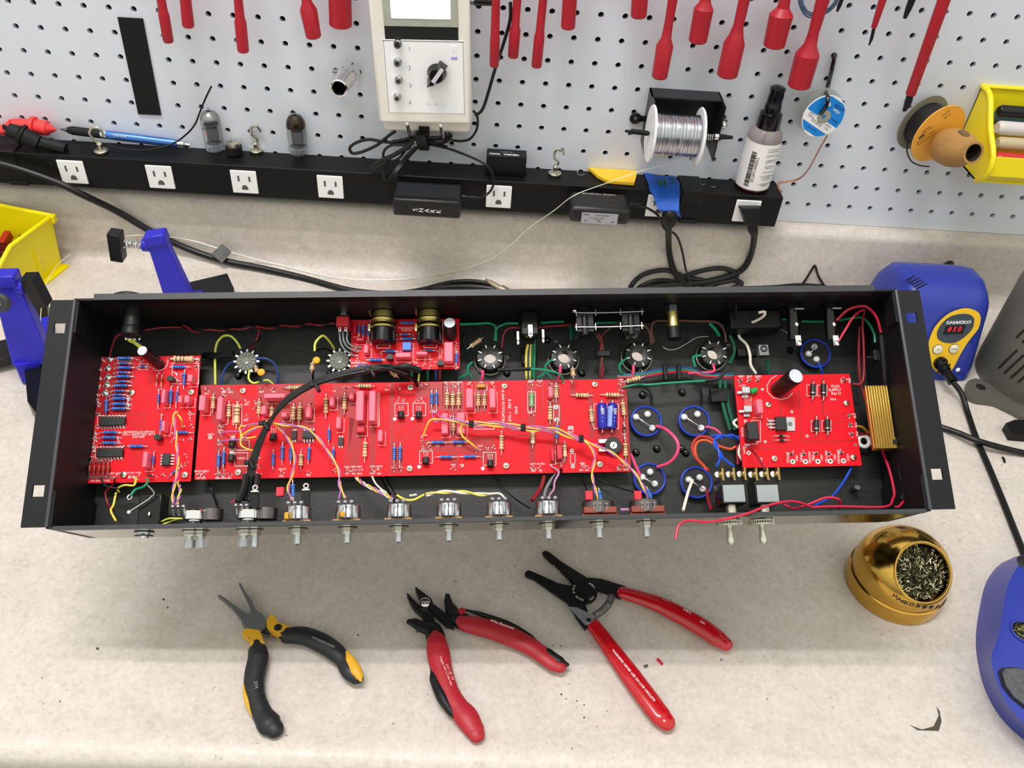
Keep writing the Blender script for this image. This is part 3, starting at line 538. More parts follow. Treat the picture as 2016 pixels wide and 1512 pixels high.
for f, x, y, t_ in [(B1, 110, 1385, 'BLK BLK'), (B1, 410, 1385, 'GRN ORG BLK'), (B1, 115, 1290, 'GND2 GND3'), (B1, 240, 790, 'GND2'), (B1, 185, 240, 'BLU'), (B1, 415, 222, 'BLU'), (B1, 508, 222, 'GRN'), (B1, 925, 218, 'BLU'), (B1, 1092, 215, 'YEL'), (B1, 712, 600, 'RED'), (B1, 722, 388, 'GRN'), (B1, 1210, 1262, 'VOM15'), (B1, 1195, 1355, 'GRN'), (B1, 1562, 1345, 'RED'), (B1, 655, 1115, 'HOLD1'), (B1, 370, 735, 'CLP2'), (B1, 365, 925, 'CLP1'),
                    (B2, 572, 1325, 'VIO'), (B2, 660, 1325, 'YEL'), (B2, 740, 1325, 'ORG'), (B2, 655, 1232, 'TRP1 TRP2 TRP3'), (B2, 965, 1225, 'MVP1 MVP2'), (B2, 915, 1322, 'WHT'), (B2, 1007, 1322, 'BLK'), (B2, 1112, 190, 'BLU'), (B2, 400, 205, 'YEL'),
                    (B3, 490, 88, 'VOP1 VOP2 VOP3'), (B3, 718, 92, 'VIP'), (B3, 872, 88, 'C24'), (B3, 1022, 90, 'VIPB'), (B3, 280, 948, '100K'), (B3, 575, 945, '100K'), (B3, 110, 805, 'MVP2'), (B3, 860, 950, 'CLP3'), (B3, 500, 1205, 'MV2'), (B3, 615, 1205, 'MV1'),
                    (B4, 265, 1192, 'OUT1 FILTER1'), (B4, 210, 1285, 'BLK'), (B4, 305, 1285, 'YEL'), (B4, 870, 1185, 'PRES'), (B4, 855, 1275, 'BLK'), (B4, 935, 1275, 'BLU'), (B4, 1365, 1265, 'BLK'), (B4, 1462, 1268, 'WHT'), (B4, 1390, 50, 'NFB'), (B4, 715, 65, 'V1'), (B4, 290, 68, 'PLUG'), (B4, 178, 65, 'OUT2')]: B.txt(f, x, y, t_, .07)
# two axial blue electrolytics and the trimmer
def axial(o):
    for k, (x0, x1) in enumerate(((1060, 1200), (1210, 1340))):
        a = K(*B4((x0 + x1) / 2, 372), Z0 + .16); c = K(*B4((x0 + x1) / 2 + (10 if k == 0 else -6), 716), Z0 + .16); d = (c - a).normalized(); L = (c - a).length; b = MB(); r = .142
        b.lathe([(r * .7, 0), (r, .03), (r, .05), (r * .94, .07), (r, .09), (r, L - .04), (r * .85, L)], a, d, 24, 0)
        b.tube([a - d * .14 - V((0, 0, .16)), a - d * .1, a], .018, 6, 1, 3); b.tube([c, c + d * .1, c + d * .14 - V((0, 0, .16))], .018, 6, 1, 3)
        g = P('electrolytic_capacitor', b, [mat('navy_sleeve', '20209a', .25), SOLD], o)
        if k: 
            s_ = MB(); X, Y, Z = frame(d, V((0, 0, 1))); n = 6; vs = []
            for i in range(n + 1):
                an = math.radians(100 + i * 11) ; vs += [a + d * .1 + (X * -math.cos(an) * -1 + Y * 0) * 0 + V((0, 0, 1)) * math.sin(an) * (r + .003) + V((1, 0, 0)) * math.cos(an) * (r + .003), a + d * (L - .05) + V((0, 0, 1)) * math.sin(an) * (r + .003) + V((1, 0, 0)) * math.cos(an) * (r + .003)]
            s_.add(vs, [(2 * i, 2 * i + 1, 2 * i + 3, 2 * i + 2) for i in range(n)]); P('printed_stripe', s_, mat('pale_blue_stripe', '8aa0e6', .3), g)
        text('50V  -  -', .12, fm((a + c) / 2 + V((.06 * (1 if k else 0), 0, r + .002)), d, (0, 0, 1)), WINK, g, ext=.001, local=True)
    q = K(*B4(1290, 940), Z0 + .2); b = MB(); b.lathe([(.23, 0), (.25, .03), (.25, .17), (.23, .2)], (q.x, q.y, Z0), (0, 0, 1), 28); g = P('trimmer', b, ICM, o, label='round black trimmer with a white slotted screw')
    b = MB(); b.lathe([(.1, 0), (.1, .03)], (q.x, q.y, Z0 + .19), (0, 0, 1), 20); b.box((q.x, q.y, Z0 + .222), (.025, .11, .006), 1, Matrix.Rotation(-.5, 3, 'Z')); P('adjuster', b, [WPL, INK], g)
    for y0, y1 in ((850, 925), (965, 1035)):
        a = K(*B4(1085, (y0 + y1) / 2), Z0 + .12); b = MB(); b.bx((a.x, a.y - .055, Z0 + .15), (q.x - .1, a.y + .055, Z0 + .17)); b.bx((a.x, a.y - .055, Z0), (a.x + .02, a.y + .055, Z0 + .17)); b.bx((a.x + .28, a.y - .03, Z0 + .171), (a.x + .36, a.y + .03, Z0 + .173), 1); P('bracket', b, [TIN, INK], g)
B.later.append(axial); B.done()
# board C, effects loop board at the back
Cc = cr(660, 570, .16865); ZC = -1.6
q0 = K(*Cc(205, 355), ZC); q1 = K(*Cc(1452, 925), ZC)
Cb = Board('c', q0.x - .03, q1.x, q1.y, q0.y, ZC, 'small red board behind the main board with two jack sockets')
for q in [(770, 390, 915, 390), (780, 575, 910, 575), (585, 722, 700, 722), (400, 822, 545, 822), (260, 892, 390, 892), (385, 420, 385, 540), (328, 420, 326, 530), (1420, 745, 1412, 860)]: Cb.res(Cc, 'b', *q)
for q in [(775, 525, 850, 525), (1060, 710, 1135, 710), (278, 425, 278, 505)]: Cb.res(Cc, 's', *q)
for q in [(330, 645, 385, 740), (700, 730, 880, 790), (945, 720, 1075, 760), (1270, 610, 1375, 840)]: Cb.cap(Cc, *q, .3)
Cb.cap(Cc, 240, 560, 335, 600, .2, RPINK); Cb.cap(Cc, 212, 400, 240, 510, .2, RPINK); Cb.cap(Cc, 785, 610, 885, 705, .16, mat('blue_trimpot', '2a6fd8', .35), 'trimpot', .01)
Cb.to92(Cc, 640, 800, 0); Cb.to92(Cc, 1230, 870, 0); ecap(Cb, Cc(1350, 540), Cc(1335, 390), .18, .75, ICM)
Cb.pads(Cc, [(550, 740), (1415, 635), (1050, 830), (1110, 830), (1160, 860), (1050, 880), (1110, 900), (870, 870), (960, 870), (265, 690), (275, 730), (265, 780), (265, 815), (1410, 890), (225, 905)], .04)
Cb.rect(Cc, 415, 350, 712, 642, .02); Cb.rect(Cc, 487, 642, 640, 685, .02); Cb.rect(Cc, 965, 350, 1255, 635, .02); Cb.rect(Cc, 1035, 635, 1185, 680, .02)
Cb.txt(Cc, 835, 448, 'Metropoulos', .095); Cb.txt(Cc, 840, 475, 'Amp Inc.', .095); Cb.txt(Cc, 1215, 745, 'Zero Loss', .08, 1.5); Cb.txt(Cc, 1243, 745, 'FX Loop', .08, 1.5); Cb.txt(Cc, 280, 855, 'REDBLK-GRN', .08); Cb.txt(Cc, 885, 855, 'OUT  IN', .09); Cb.txt(Cc, 745, 893, '4.5A 10AMP', .08)
Cb.done()
for cx in (552, 1098):
    a = K(*Cc(cx, 600), ZC + .45); b = MB(); yb = a.y; b.bx((a.x - .36, yb, ZC + .02), (a.x + .36, 6.05, ZC + .42)); g = P('jack_socket', b, GLOSSBLK, label='black jack socket with brass contacts', bev=.05)
    c_ = MB(); c_.cyl((a.x, yb - .02, ZC + .4), (a.x, 5.7, ZC + .4), .3, n=20); P('barrel', c_, GLOSSBLK, g)
    c_ = MB(); c_.torus((a.x, 5.86, ZC + .4), (0, 1, 0), .3, .05, 24, 6); c_.cyl((a.x, 5.75, ZC + .4), (a.x, 6.1, ZC + .4), .3, n=20); P('washer', c_, BRASS, g)
    for yy in (yb + .42, yb + .98):
        c_ = MB(); c_.torus((a.x, yy, ZC + .38), (0, 1, 0), .33, .045, 12, 6, a0=-.2, a1=3.34); P('contact', c_, BRASS, g)
    c_ = MB(); c_.box((a.x - .38, yb + .4, ZC + .35), (.05, .2, .3)); c_.box((a.x - .38, yb + .95, ZC + .35), (.05, .2, .3)); P('contact', c_, BRASS, g)
# board D, supply board
D_ = cr(1440, 720, .14553); D = Board('d', 19.15, 22.61, 1.49, 4.245, Z0, 'rightmost red supply board with a large brown capacitor')
ecap(D, D_(630, 330), D_(872, 140), .235, 1.0)
for q in [(1105, 255, 1100, 395), (1245, 250, 1245, 400), (1150, 735, 1148, 880), (1295, 730, 1300, 875)]: D.res(D_, 'D', *q, lz=.11)
for q in [(645, 950, 715, 950), (655, 1005, 720, 1005)]: D.res(D_, 'd', *q)
D.cap(D_, 345, 450, 430, 640, .36); D.cap(D_, 222, 755, 372, 1000, .4, ICM, 'relay')
for x, y in [(502, 525), (1560, 505), (585, 1255), (1655, 1240)]: D.screw(D_, x, y, .095)
D.pads(D_, [(130, 200), (248, 200), (360, 198), (815, 1190), (985, 1190), (1150, 1180), (1320, 1180), (1495, 1175), (1535, 198), (1600, 668), (1615, 795), (1632, 922), (520, 745), (525, 790), (530, 830), (190, 830), (200, 940)], .06)
for x, y in [(418, 320), (815, 623), (188, 748), (1023, 953), (1677, 1070), (455, 1028), (395, 1265)]: D.ring(D_, x, y, .042)
for x, y in [(828, 1297), (1000, 1297), (1168, 1295), (1337, 1292), (1515, 1288), (232, 1180), (215, 1090)]: D.ring(D_, x, y, .075 if x > 500 else .06)
D.track(D_, [(910, 320), (945, 980), (975, 1020), (1700, 1010)], .035); D.track(D_, [(340, 720), (500, 720), (540, 770)], .02); D.track(D_, [(540, 770), (450, 780), (480, 980), (560, 990)], .02); D.track(D_, [(270, 1080), (430, 1055), (1440, 1055), (1500, 1120)], .025); D.track(D_, [(360, 1160), (370, 1120), (760, 1115)], .025); D.track(D_, [(670, 480), (670, 700)], .05); D.track(D_, [(1040, 170), (1500, 170)], .02); D.track(D_, [(1070, 480), (1090, 650)], .02); D.track(D_, [(1240, 490), (1240, 640)], .06)
for y in (640, 700, 760, 820): D.track(D_, [(1320, y), (1580, y + 10)], .022)
D.rect(D_, 270, 740, 392, 1030); D.rect(D_, 590, 700, 855, 876); D.rect(D_, 1020, 262, 1145, 408); D.rect(D_, 1165, 262, 1290, 408); D.rect(D_, 1080, 742, 1190, 888); D.rect(D_, 1225, 742, 1345, 886); D.line(D_, [(610, 132), (530, 180), (480, 270), (490, 360), (560, 430), (670, 460), (770, 430), (830, 370)], .016)
for x, y, t_, r, z in [(130, 145, 'RED', 0, .09), (245, 145, 'BLK', 0, .09), (360, 145, 'GND', 0, .09), (145, 272, '+12V', 0, .1), (262, 470, 'LT FULL', 1.5, .09), (150, 900, 'WHITE', 1.5, .09), (175, 1140, 'LAMP', 1.5, .09), (765, 1240, 'VIOLET', 1.5, .1), (885, 1250, '240V', 1.5, .09), (945, 1240, 'GRAY', 1.5, .1), (1060, 1240, '220/230V', 1.5, .09), (1108, 1240, 'RED', 1.5, .1), (1222, 1245, '120V', 1.5, .09), (1285, 1230, 'YELLOW', 1.5, .09), (1400, 1240, '100V', 1.5, .09), (1450, 1230, 'ORANGE', 1.5, .1), (1578, 1240, 'COM', 1.5, .09), (1490, 200, 'HT+', 1.5, .09), (1600, 200, 'RED', 1.5, .09), (1670, 675, 'BLK', 1.5, .09), (1685, 800, 'BLU', 1.5, .09), (1700, 920, 'BLK', 1.5, .09), (1408, 280, 'PLEX', 0, .115), (1398, 328, 'SUPPLY', 0, .115), (1418, 375, 'Rev D', 0, .115), (1375, 455, '2016', 0, .09)]: D.txt(D_, x, y, t_, z, r)
def supply(o):
    a = K(*D_(595, 785), Z0 + .12); c = K(*D_(745, 785), Z0 + .12); e = K(*D_(850, 785), Z0 + .05); b = MB(); b.bx((a.x, a.y - .2, Z0 + .03), (c.x, a.y + .2, Z0 + .17)); g = P('regulator', b, ICM, o, bev=.015)
    b = MB(); b.bx((c.x - .01, a.y - .2, Z0 + .01), (e.x, a.y + .2, Z0 + .05)); b.lathe([(.07, 0), (.07, .004)], ((c.x + e.x) / 2, a.y, Z0 + .05), (0, 0, 1), 14, 1)
    for k in (-.1, 0, .1): b.bx((a.x - .2, a.y + k - .02, Z0 + .07), (a.x, a.y + k + .02, Z0 + .09))
    P('metal_tab', b, [TIN, STEEL], g)
    p, q = K(*D_(190, 335), Z0 + .15), K(*D_(215, 590), Z0 + .15); b = MB(); b.cyl(p, q, .07, n=14); g = P('fuse', b, mat('glass_tube', 'f4e8e8', .05, trans=.9, alpha=.5), o)
    b = MB(); 
    for w in (p, q): b.box(w, (.24, .2, .17)); b.box(w - V((.16, .04, .08)), (.14, .1, .04)); b.box(w - V((.0, .16, .1)), (.2, .1, .05))
    P('fuse_clip', b, TIN, o, bev=.03)
    w = K(*D_(305, 335), Z0 + .12); b = MB(); b.lathe([(.085, -.1), (.085, .05), (.06, .1), (0, .12)], w, (1, .35, 0), 14, caps=False); b.lathe([(.1, -.12), (.1, -.08)], w, (1, .35, 0), 14); P('indicator', b, mat('green_led', '14a050', .25), o)
D.later.append(supply); D.done()
# ---- sockets, capacitor cans, controls and wiring inside the chassis
for (px_, py_) in [(964.5, 705.8), (1110, 705), (1255, 701.5), (1403, 698)]:
    q = K(px_, py_, -2.15); b = MB(); b.lathe([(.47, -.22), (.48, -.16), (.44, -.15)], q, (0, 0, 1), 28, 1, False); 
    b.lathe([(.19, -.2), (.19, .14), (.23, .15), (.38, .13), (.41, .08), (.41, -.22)], q, (0, 0, 1), 28, 0, False)
    g = P('valve_socket', b, [mat('bakelite', '232524', .35), mat('socket_ring', '77746a', .35, 1)], label='black octal valve socket with a steel ring')
    b = MB()
    for k in range(8):
        a = k * math.pi / 4 + .35; d = V((math.cos(a), math.sin(a), 0)); b.box(q + d * .33 + V((0, 0, .17)), (.1, .03, .08), 0, Matrix.Rotation(a, 3, 'Z')); b.ell(q + d * .37 + V((0, 0, .19)), .035, n=7, k=5)
    P('lugs', b, [SOLD], g)
    b = MB(); a = random.random() * 6
    for k in (0, 2.2): b.torus(q + V((math.cos(a + k), math.sin(a + k), .3)) * .5, (0, 0, 1), .05, .014, 14, 5)
    P('ground_tag', b, STEEL, g)
for px_, py_ in ((485.4, 711.7), (668.4, 710)):
    q = K(px_, py_, -1.9); b = MB(); b.lathe([(.29, -.1), (.3, 0), (.27, .05), (0, .06)], q, (0, 0, 1), 24, 0, False); b.lathe([(.34, -.5), (.34, -.1)], q, (0, 0, 1), 20, 1)
    for k in range(12):
        a = k * math.pi / 6; d = V((math.cos(a), math.sin(a), 0)); b.box(q + d * .19 + V((0, 0, .056)), (.18, .012, .01), 1, Matrix.Rotation(a, 3, 'Z')); b.box(q + d * .33, (.09, .05, .03), 2, Matrix.Rotation(a, 3, 'Z'))
    b.ell(q + V((.02, -.05, .06)), (.05, .04, .02), 3); P('small_valve_socket', b, [SOCKG, INK, TIN, SOLD])
cans = [(1272, 829), (1367, 829), (1279, 943), (1371, 950), (1605.4, 695.6)]
for i, (px_, py_) in enumerate(cans):
    q = K(px_, py_, -2.2); b = MB(); b.torus(q, (0, 0, 1), .44, .035, 40, 8); b.lathe([(.43, -.18), (.43, -.02), (0, -.02)], q, (0, 0, 1), 32, 1, False); g = P('capacitor_can', b, [RIMB, mat('can_base', '161616', .5)], label='capacitor can seen from below with a blue rim')
    b = MB()
    offs = [[(-.3, .12), (.05, .2), (.16, -.22)], [(-.3, .12), (.1, .2), (.18, -.22)], [(-.22, .05), (.02, .2), (.13, -.15)], [(-.22, .08), (.1, .14), (.16, -.2)], [(-.02, .2), (.0, -.2), (-.22, -.02)]][i]
    for x, y in offs: b.lathe([(.1, 0), (.1, .05), (.07, .09), (0, .1)], q + V((x, y, 0)), (0, 0, 1), 14, 0, False)
    P('terminal', b, mat('white_solder_blob', 'd8d8d6', .35, .3), g)
    b = MB(); a, c = [q + V((x, y, .1)) for x, y in (offs[0], offs[2])]; b.tube([a, (a + c) / 2 + V((0, -.03, .05)), c], .012, 6, 0, 5); P('bus_wire', b, SOLD, g)
for px_, py_ in [(1342, 884), (1350, 892), (1293, 884), (1265, 774 + 4), (1343, 773), (470, 740), (650, 736), (1145, 735), (998, 735), (1077, 670), (1252, 891), (1610, 900), (1556, 690)][:]:
    q = K(px_, py_, H); b = MB(); b.lathe([(.12, 0), (.1, .03), (.07, .12), (.05, .13)], q, (0, 0, 1), 14); P('rivet', b, GLOSSBLK)
q = K(1689, 960, -2.0); b = MB(); b.lathe([(.1, -.4), (.1, 0), (.07, .03)], q, (0, 0, 1), 14); P('standoff_post', b, STEEL)
b = MB(); b.bx((.9, -.075, H - .03), (23.2, -.061, -.17)); P('front_panel', b, mat('polished_panel', 'a8a8a4', .12, 1), label='polished front panel')
# controls on the front wall
ZP = -1.0
def nut(b, x, z, y0, r=.19, n=6, m=0, h=.07): b.cyl((x, y0, z), (x, y0 - h, z), r, n=n, m=m)
def pot(px_, kind):
    x = LX(px_, -.3, ZP); r = .44 if kind == 'brown' else .34
    b = MB(); b.lathe([(r * .94, .5), (r, .46), (r, .16), (r * .9, .12)], (x, 0, ZP), (0, 1, 0), 28) ; 
    g = P('potentiometer', b, mat('pot_can', '6a6664', .35, .9) if kind == 'brown' else TIN, label='control potentiometer on the front wall', ang=.5)
    b = MB(); b.bx((x - r * 1.08, .05, ZP - .2), (x + r * 1.08, .13, ZP + r * (.75 if kind != 'brown' else .8))); 
    if kind == 'brown': b.bx((x - r, .13, ZP + .1), (x + r, .3, ZP + .42))
    P('wafer', b, DPH if kind == 'brown' else PH, g, bev=.02)
    b = MB()
    for k in (-1, 0, 1):
        xx = x + k * .17
        if kind == 'brown': b.ell((xx, .36, ZP + .45), (.04, .04, .05), n=8); b.cyl((xx, .2, ZP + .42), (xx, .36, ZP + .46), .02, n=6)
        else: b.tube([(xx, .1, ZP + .2), (xx, .2, ZP + .38), (xx, .38, ZP + .42), (xx, .52, ZP + .5)], .045, 8, 0, 3, flat=.4); b.ell((xx, .54, ZP + .52), (.065, .06, .07), n=10)
    P('lug', b, mat('dull_lug', 'b8bac4', .4, .8), g)
    b = MB(); b.bx((x - r * 1.15, .0, ZP - .3), (x + r * 1.15, .045, ZP + .3)); P('bracket', b, TIN, g)
    b = MB(); b.lathe([(.27, 0), (.27, .03)], (x, -.06, ZP), (0, -1, 0), 20, 1); nut(b, x, ZP, -.09, .18); nut(b, x, ZP, -.17, .17); P('nut', b, [mat('warm_nut', 'd6d4c8', .25, 1), GLOSSBLK], g)
    b = MB(); b.lathe([(.1, -.1), (.1, .48), (.085, .5)], (x, 0, ZP), (0, -1, 0), 16); b.bx((x - .012, -.505, ZP - .09), (x + .012, -.38, ZP + .09), 1); P('shaft', b, [mat('pale_shaft', 'c8ccd2', .28, 1), INK], g)
    return x
px0 = {}
for px_ in (586, 684, 785, 884, 983, 1080): px0[px_] = pot(px_, 'silver')
for px_ in (1180, 1273): px0[px_] = pot(px_, 'brown')
for px_, off in ((380, .28), (487, .3)):       # the two stacked controls with knurled shafts
    x = LX(px_, -.3, ZP); b = MB(); b.lathe([(.26, .46), (.29, .42), (.29, .2), (.2, .16)], (x + .02, 0, ZP + .1), (0, 1, 0), 24); b.lathe([(.2, .16), (.24, .05)], (x, 0, ZP), (0, 1, 0), 20)
    b.lathe([(.3, .5), (.3, .2)], (x + off + .12, 0, ZP - .15), (0, 1, 0), 20, 1); g = P('potentiometer', b, [CHROME, mat('pot_can', '6a6664')], label='chrome control potentiometer with knurled shafts')
    b = MB()
    for k in (-1, 0, 1): xx = x - (.32 if px_ == 380 else .1) + k * .14; b.ell((xx, .52, ZP + .4), (.06, .06, .06), n=9); b.cyl((xx, .3, ZP + .3), (xx, .52, ZP + .4), .03, n=6)
    P('lug', b, TIN, g)
    b = MB()
    for xx, r in ((x - .05, .21), (x + .2, .17)): b.lathe([(r + .05, 0), (r + .05, .03)], (xx, -.06, ZP), (0, -1, 0), 20, 1); nut(b, xx, ZP, -.09, r); nut(b, xx, ZP, -.17, r * .9)
    P('nut', b, [mat('warm_nut', 'd8d4b8'), GLOSSBLK], g)
    for xx, kn in ((x - .1, 1), (x + .2, px_ == 380)):
        b = MB(); b.lathe([(.09, .1), (.09, .3), (.13 if kn else .1, .3), (.13 if kn else .1, .52), (.1, .54)], (xx, 0, ZP), (0, -1, 0), 18)
        if kn: 
            for k in range(18): a = k * math.pi / 9; b.cyl((xx + .13 * math.cos(a), -.31, ZP + .13 * math.sin(a)), (xx + .13 * math.cos(a), -.52, ZP + .13 * math.sin(a)), .012, n=4)
        P('shaft', b, TIN, g)
x = LX(283, -.2, ZP); b = MB(); b.bx((x - .28, .05, ZP - .75), (x + .32, .95, ZP - .15)); g = P('input_jack', b, GLOSSBLK, label='black input jack with bare jumper wire', bev=.03)
b = MB(); b.lathe([(.26, 0), (.26, .04)], (x, -.06, ZP), (0, -1, 0), 22, 1); nut(b, x, ZP, -.1, .16, 12); b.lathe([(.24, .17), (.24, .2)], (x, -.0, ZP), (0, -1, 0), 22, 1); nut(b, x, ZP, -.2, .13, 12, 0, .05); P('nut', b, [CHROME, GLOSSBLK], g)
A2f = cr(80, 800, .16865)
def kp(f, L): return [K(*f(a[0], a[1]), a[2]) for a in L]
b = MB(); b.tube(kp(A2f, [(1020, 1240, -1.0), (1270, 1080, -1.0), (1300, 1045, -1.0)]), .02, 6, smooth=False); b.ell(K(*A2f(1025, 1240), -1), (.07, .07, .04)); b.torus(K(*A2f(1040, 1060), -1.05), (0, 0, 1), .06, .02, 12, 6); b.ell(K(*A2f(1265, 1260), -1.1), (.04, .08, .03)); P('solder_lug', b, SOLD, g)
# toggle switches with bat levers
for i, (px_, lx) in enumerate(((1446, 1437), (1512.6, 1501))):
    q = K(px_, 970, -.72); x = q.x; b = MB(); b.bx((x - .33, q.y - .3, -1.5), (x + .33, q.y + .44, -.8)); g = P('toggle_switch', b, GLOSSBLK, label='toggle switch with a grey metal top and bat lever', bev=.03)
    b = MB(); b.bx((x - .29, q.y - .24, -.8), (x + .29, q.y + .22, -.76)); P('top_plate', b, mat('zinc_plate', '9aa0a4', .45, .4), g)
    b = MB()
    for k in (-.32, .02, .36): b.box((x + k * .9, q.y + .5, -.75), (.05, .34, .2)); b.ell((x + k * .9 - .1, q.y + .52, -.85), (.09, .1, .05), 1)
    P('terminal', b, [mat('aged_brass', 'a89058', .35, 1), SOLD], g)
    b = MB(); b.cyl((x, q.y - .3, -1.15), (x, -.1, -1.15), .16, n=16); P('bush', b, NICK, g)
    xl = LX(lx, -.4, ZP); b = MB()
    for y0 in (-.1, -.19): b.lathe([(.33, 0), (.33, .05), (.28, .06)], (xl, y0, ZP), (0, -1, 0), 30)
    for k in range(30): a = k * math.pi / 15; b.box((xl + .33 * math.cos(a), -.17, ZP + .33 * math.sin(a)), (.02, .13, .02))
    P('knurled_nut', b, mat('warm_nut', 'd8d4b8'), g); b = MB(); b.lathe([(.07, .2), (.075, .3), (.1, .56), (.105, .68), (.07, .74), (0, .76)], (xl, 0, ZP), (0, -1, 0), 18, 0, False); P('lever', b, mat('warm_nut', 'd8d4b8'), g)
# small parts soldered to the controls
def boxat(nm, f, x, y, z, d, m, **k): q = K(*f(x, y), z); b = MB(); b.box(q, d); return P(nm, b, m, **k)
E4 = cr(380, 820, .16865); G4 = cr(940, 820, .16865); H4 = cr(1220, 820, .16865); C3 = cr(380, 570, .16865); G3 = cr(940, 570, .16865); H3 = cr(1220, 570, .16865); S3 = cr(1500, 570, .16865); S4 = cr(1500, 820, .16865)
AMB = mat('amber_epoxy', 'e0a41e', .35)
boxat('box_capacitor', E4, 1020, 880, -.75, (.2, .25, .16), RPINK, bev=.02); boxat('box_capacitor', G4, 1300, 925, -.7, (.2, .25, .16), RPINK, bev=.02); boxat('box_capacitor', H4, 210, 925, -.7, (.2, .25, .16), RPINK, bev=.02)
boxat('dipped_capacitor', E4, 1110, 1160, -.7, (.2, .2, .1), AMB, bev=.04); boxat('dipped_capacitor', E4, 1735, 1145, -.7, (.2, .16, .1), AMB, bev=.04)
for f, q in ((E4, (1165, 790, 1170, 940)), (G4, (1420, 870, 1445, 985)), (H4, (325, 850, 365, 950))):
    me, L0 = RES['b']; a, c = K(*f(q[0], q[1]), -.65), K(*f(q[2], q[3]), -.65); inst('resistor', me, amp, fm((a + c) / 2, c - a, (0, 0, 1)) @ Matrix.Diagonal(((c - a).length / L0, 1.1, 1.1, 1)))
for f, q, z in ((C3, (1395, 860, 1388, 940), -1.2), (C3, (730, 900, 750, 960), -1.5), (G3, (1110, 920, 1120, 1010), -1.4), (G3, (1740, 1070, 1900, 1030), -1.4), (Cc, (1580, 665, 1700, 580), -1.7), (Cc, (655, 965, 715, 1010), -1.3)):
    me, L0 = RES['t']; a, c = K(*f(q[0], q[1]), z), K(*f(q[2], q[3]), z); inst('resistor', me, amp, fm((a + c) / 2, c - a, (0, 0, 1)) @ Matrix.Diagonal(((c - a).length / L0, 1, 1, 1)))
for x, y, z in ((1440, 825, -1.25), (795, 965, -1.45)): q = K(*C3(x, y), z); b = MB(); b.ell(q, (.11, .11, .05), n=14); P('disc_capacitor', b, AMB)
for f, x, y, z in ((E4, 725, 830, -.7), (E4, 1320, 810, -.8)): q = K(*f(x, y), z); b = MB(); b.torus(q, (0, 0, 1), .06, .025, 14, 6); b.box(q - V((0, .1, .03)), (.2, .04, .1)); b.box(q - V((.02, .35, .1)), (.22, .4, .12), 1); P('bat_switch_lug', b, [SOLD, GLOSSBLK])
# back wall fittings
def backcyl(px_, py_, r, y1, m, nm, z=None, **k):
    q = K(px_, py_, z); q.y = y1; b = MB(); b.cyl((q.x, 6.12, q.z), (q.x, y1, q.z), r, n=22); return P(nm, b, m, **k), q
g, q = backcyl(262, 625, .25, 5.35, BLK, 'power_inlet', -.75, label='round black connector with bundled wires'); b = MB(); b.lathe([(.28, 0), (.28, .2), (.25, .25)], (q.x, 5.35, q.z), (0, 1, 0), 22); P('collar', b, BLK, g)
b = MB(); b.lathe([(.5, 0), (.5, .05), (.38, .12)], (q.x, 6.3, q.z + .28), (0, 1, 0), 26); P('outer_flange', b, BLK, g)
b = MB(); 
for k in range(4): 
    a = K(248 + k * 9, 655, -1.0); b.tube([a, a - V((0, .2, .05))], .035, 7, 0, 2)
P('solder_cup', b, SOLD, g)
q = K(674, 632, -1.0); b = MB(); b.box(q - V((0, 0, .25)), (.36, .3, .5)); g = P('mini_switch', b, mat('red_switch_body', 'b81c2a', .4), label='small red switch on the back wall', bev=.02)
b = MB(); 
for k in (-.08, .09): b.box(q + V((k, -.22, -.1)), (.07, .11, .03), 0); b.box(q + V((k, -.22, -.08)), (.035, .07, .02), 1)
P('terminal', b, [WPL, INK], g); b = MB(); b.lathe([(.15, 0), (.15, .06), (.1, .08), (.1, .3)], q + V((0, .2, -.2)), (0, 1, 0), 16); P('bush', b, CHROME, g)
for px_, r in ((1044, .3),):
    q = K(px_, 640, -.85); q.z = -1.25; b = MB(); b.bx((q.x - .26, 5.35, q.z - .4), (q.x + .26, 6.1, q.z + .12)); g = P('speaker_jack', b, GLOSSBLK, label='speaker jack with three bare lugs', bev=.05); b = MB()
    for k, yy in ((-.36, 5.1), (0, 5.3), (.36, 5.15)): b.box((q.x + k, yy + .1, q.z + .35), (.06 if k else .12, .34, .04), 0); b.ell((q.x + k, yy - .05, q.z + .36), (.05, .09, .04))
    P('lug', b, SOLD, g)
jj = []
for px_ in (1152, 1243):
    q = K(px_, 645, -.8); q.z = -1.15; b = MB(); b.bx((q.x - .26, 5.3, q.z - .3), (q.x + .26, 5.95, q.z + .35)); b.cyl((q.x, 5.9, q.z + .05), (q.x, 6.12, q.z + .05), .27, n=20); b.cyl((q.x, 5.2, q.z + .28), (q.x, 5.95, q.z + .28), .12, n=14); jj.append(q); P('enclosed_jack', b, GLOSSBLK, label='enclosed black jack linked by bare bus wires', bev=.02)
b = MB()
for y_, px_y in ((615, 0), (643, 1)):
    a, c = K(1132, y_ + 1, -.75), K(1268, y_ - 2, -.75); b.tube([a, a.lerp(c, .5) - V((0, .01, .02)), c], .018, 6, 0, 4)
    for t in (.02, .3, .66, .97): p = a.lerp(c, t); b.tube([p + V((0, .1, 0)), p - V((0, .1, 0))], .014, 5, 0, 2)
b.ell(K(1131, 612, -.75), .07); P('bus_wire', b, SOLD)
q = K(1326, 620, -.8); q.z = -.95; b = MB(); b.cyl((q.x, 5.45, q.z), (q.x, 5.1, q.z), .2, n=20); b.cyl((q.x, 6.1, q.z), (q.x, 5.9, q.z), .2, n=6, m=1); b.cyl((q.x, 5.9, q.z), (q.x, 5.45, q.z), .17, n=18, m=2); P('pilot_jack', b, [BLK, STEEL, BRASS], label='threaded jack with black sleeve on the back wall')
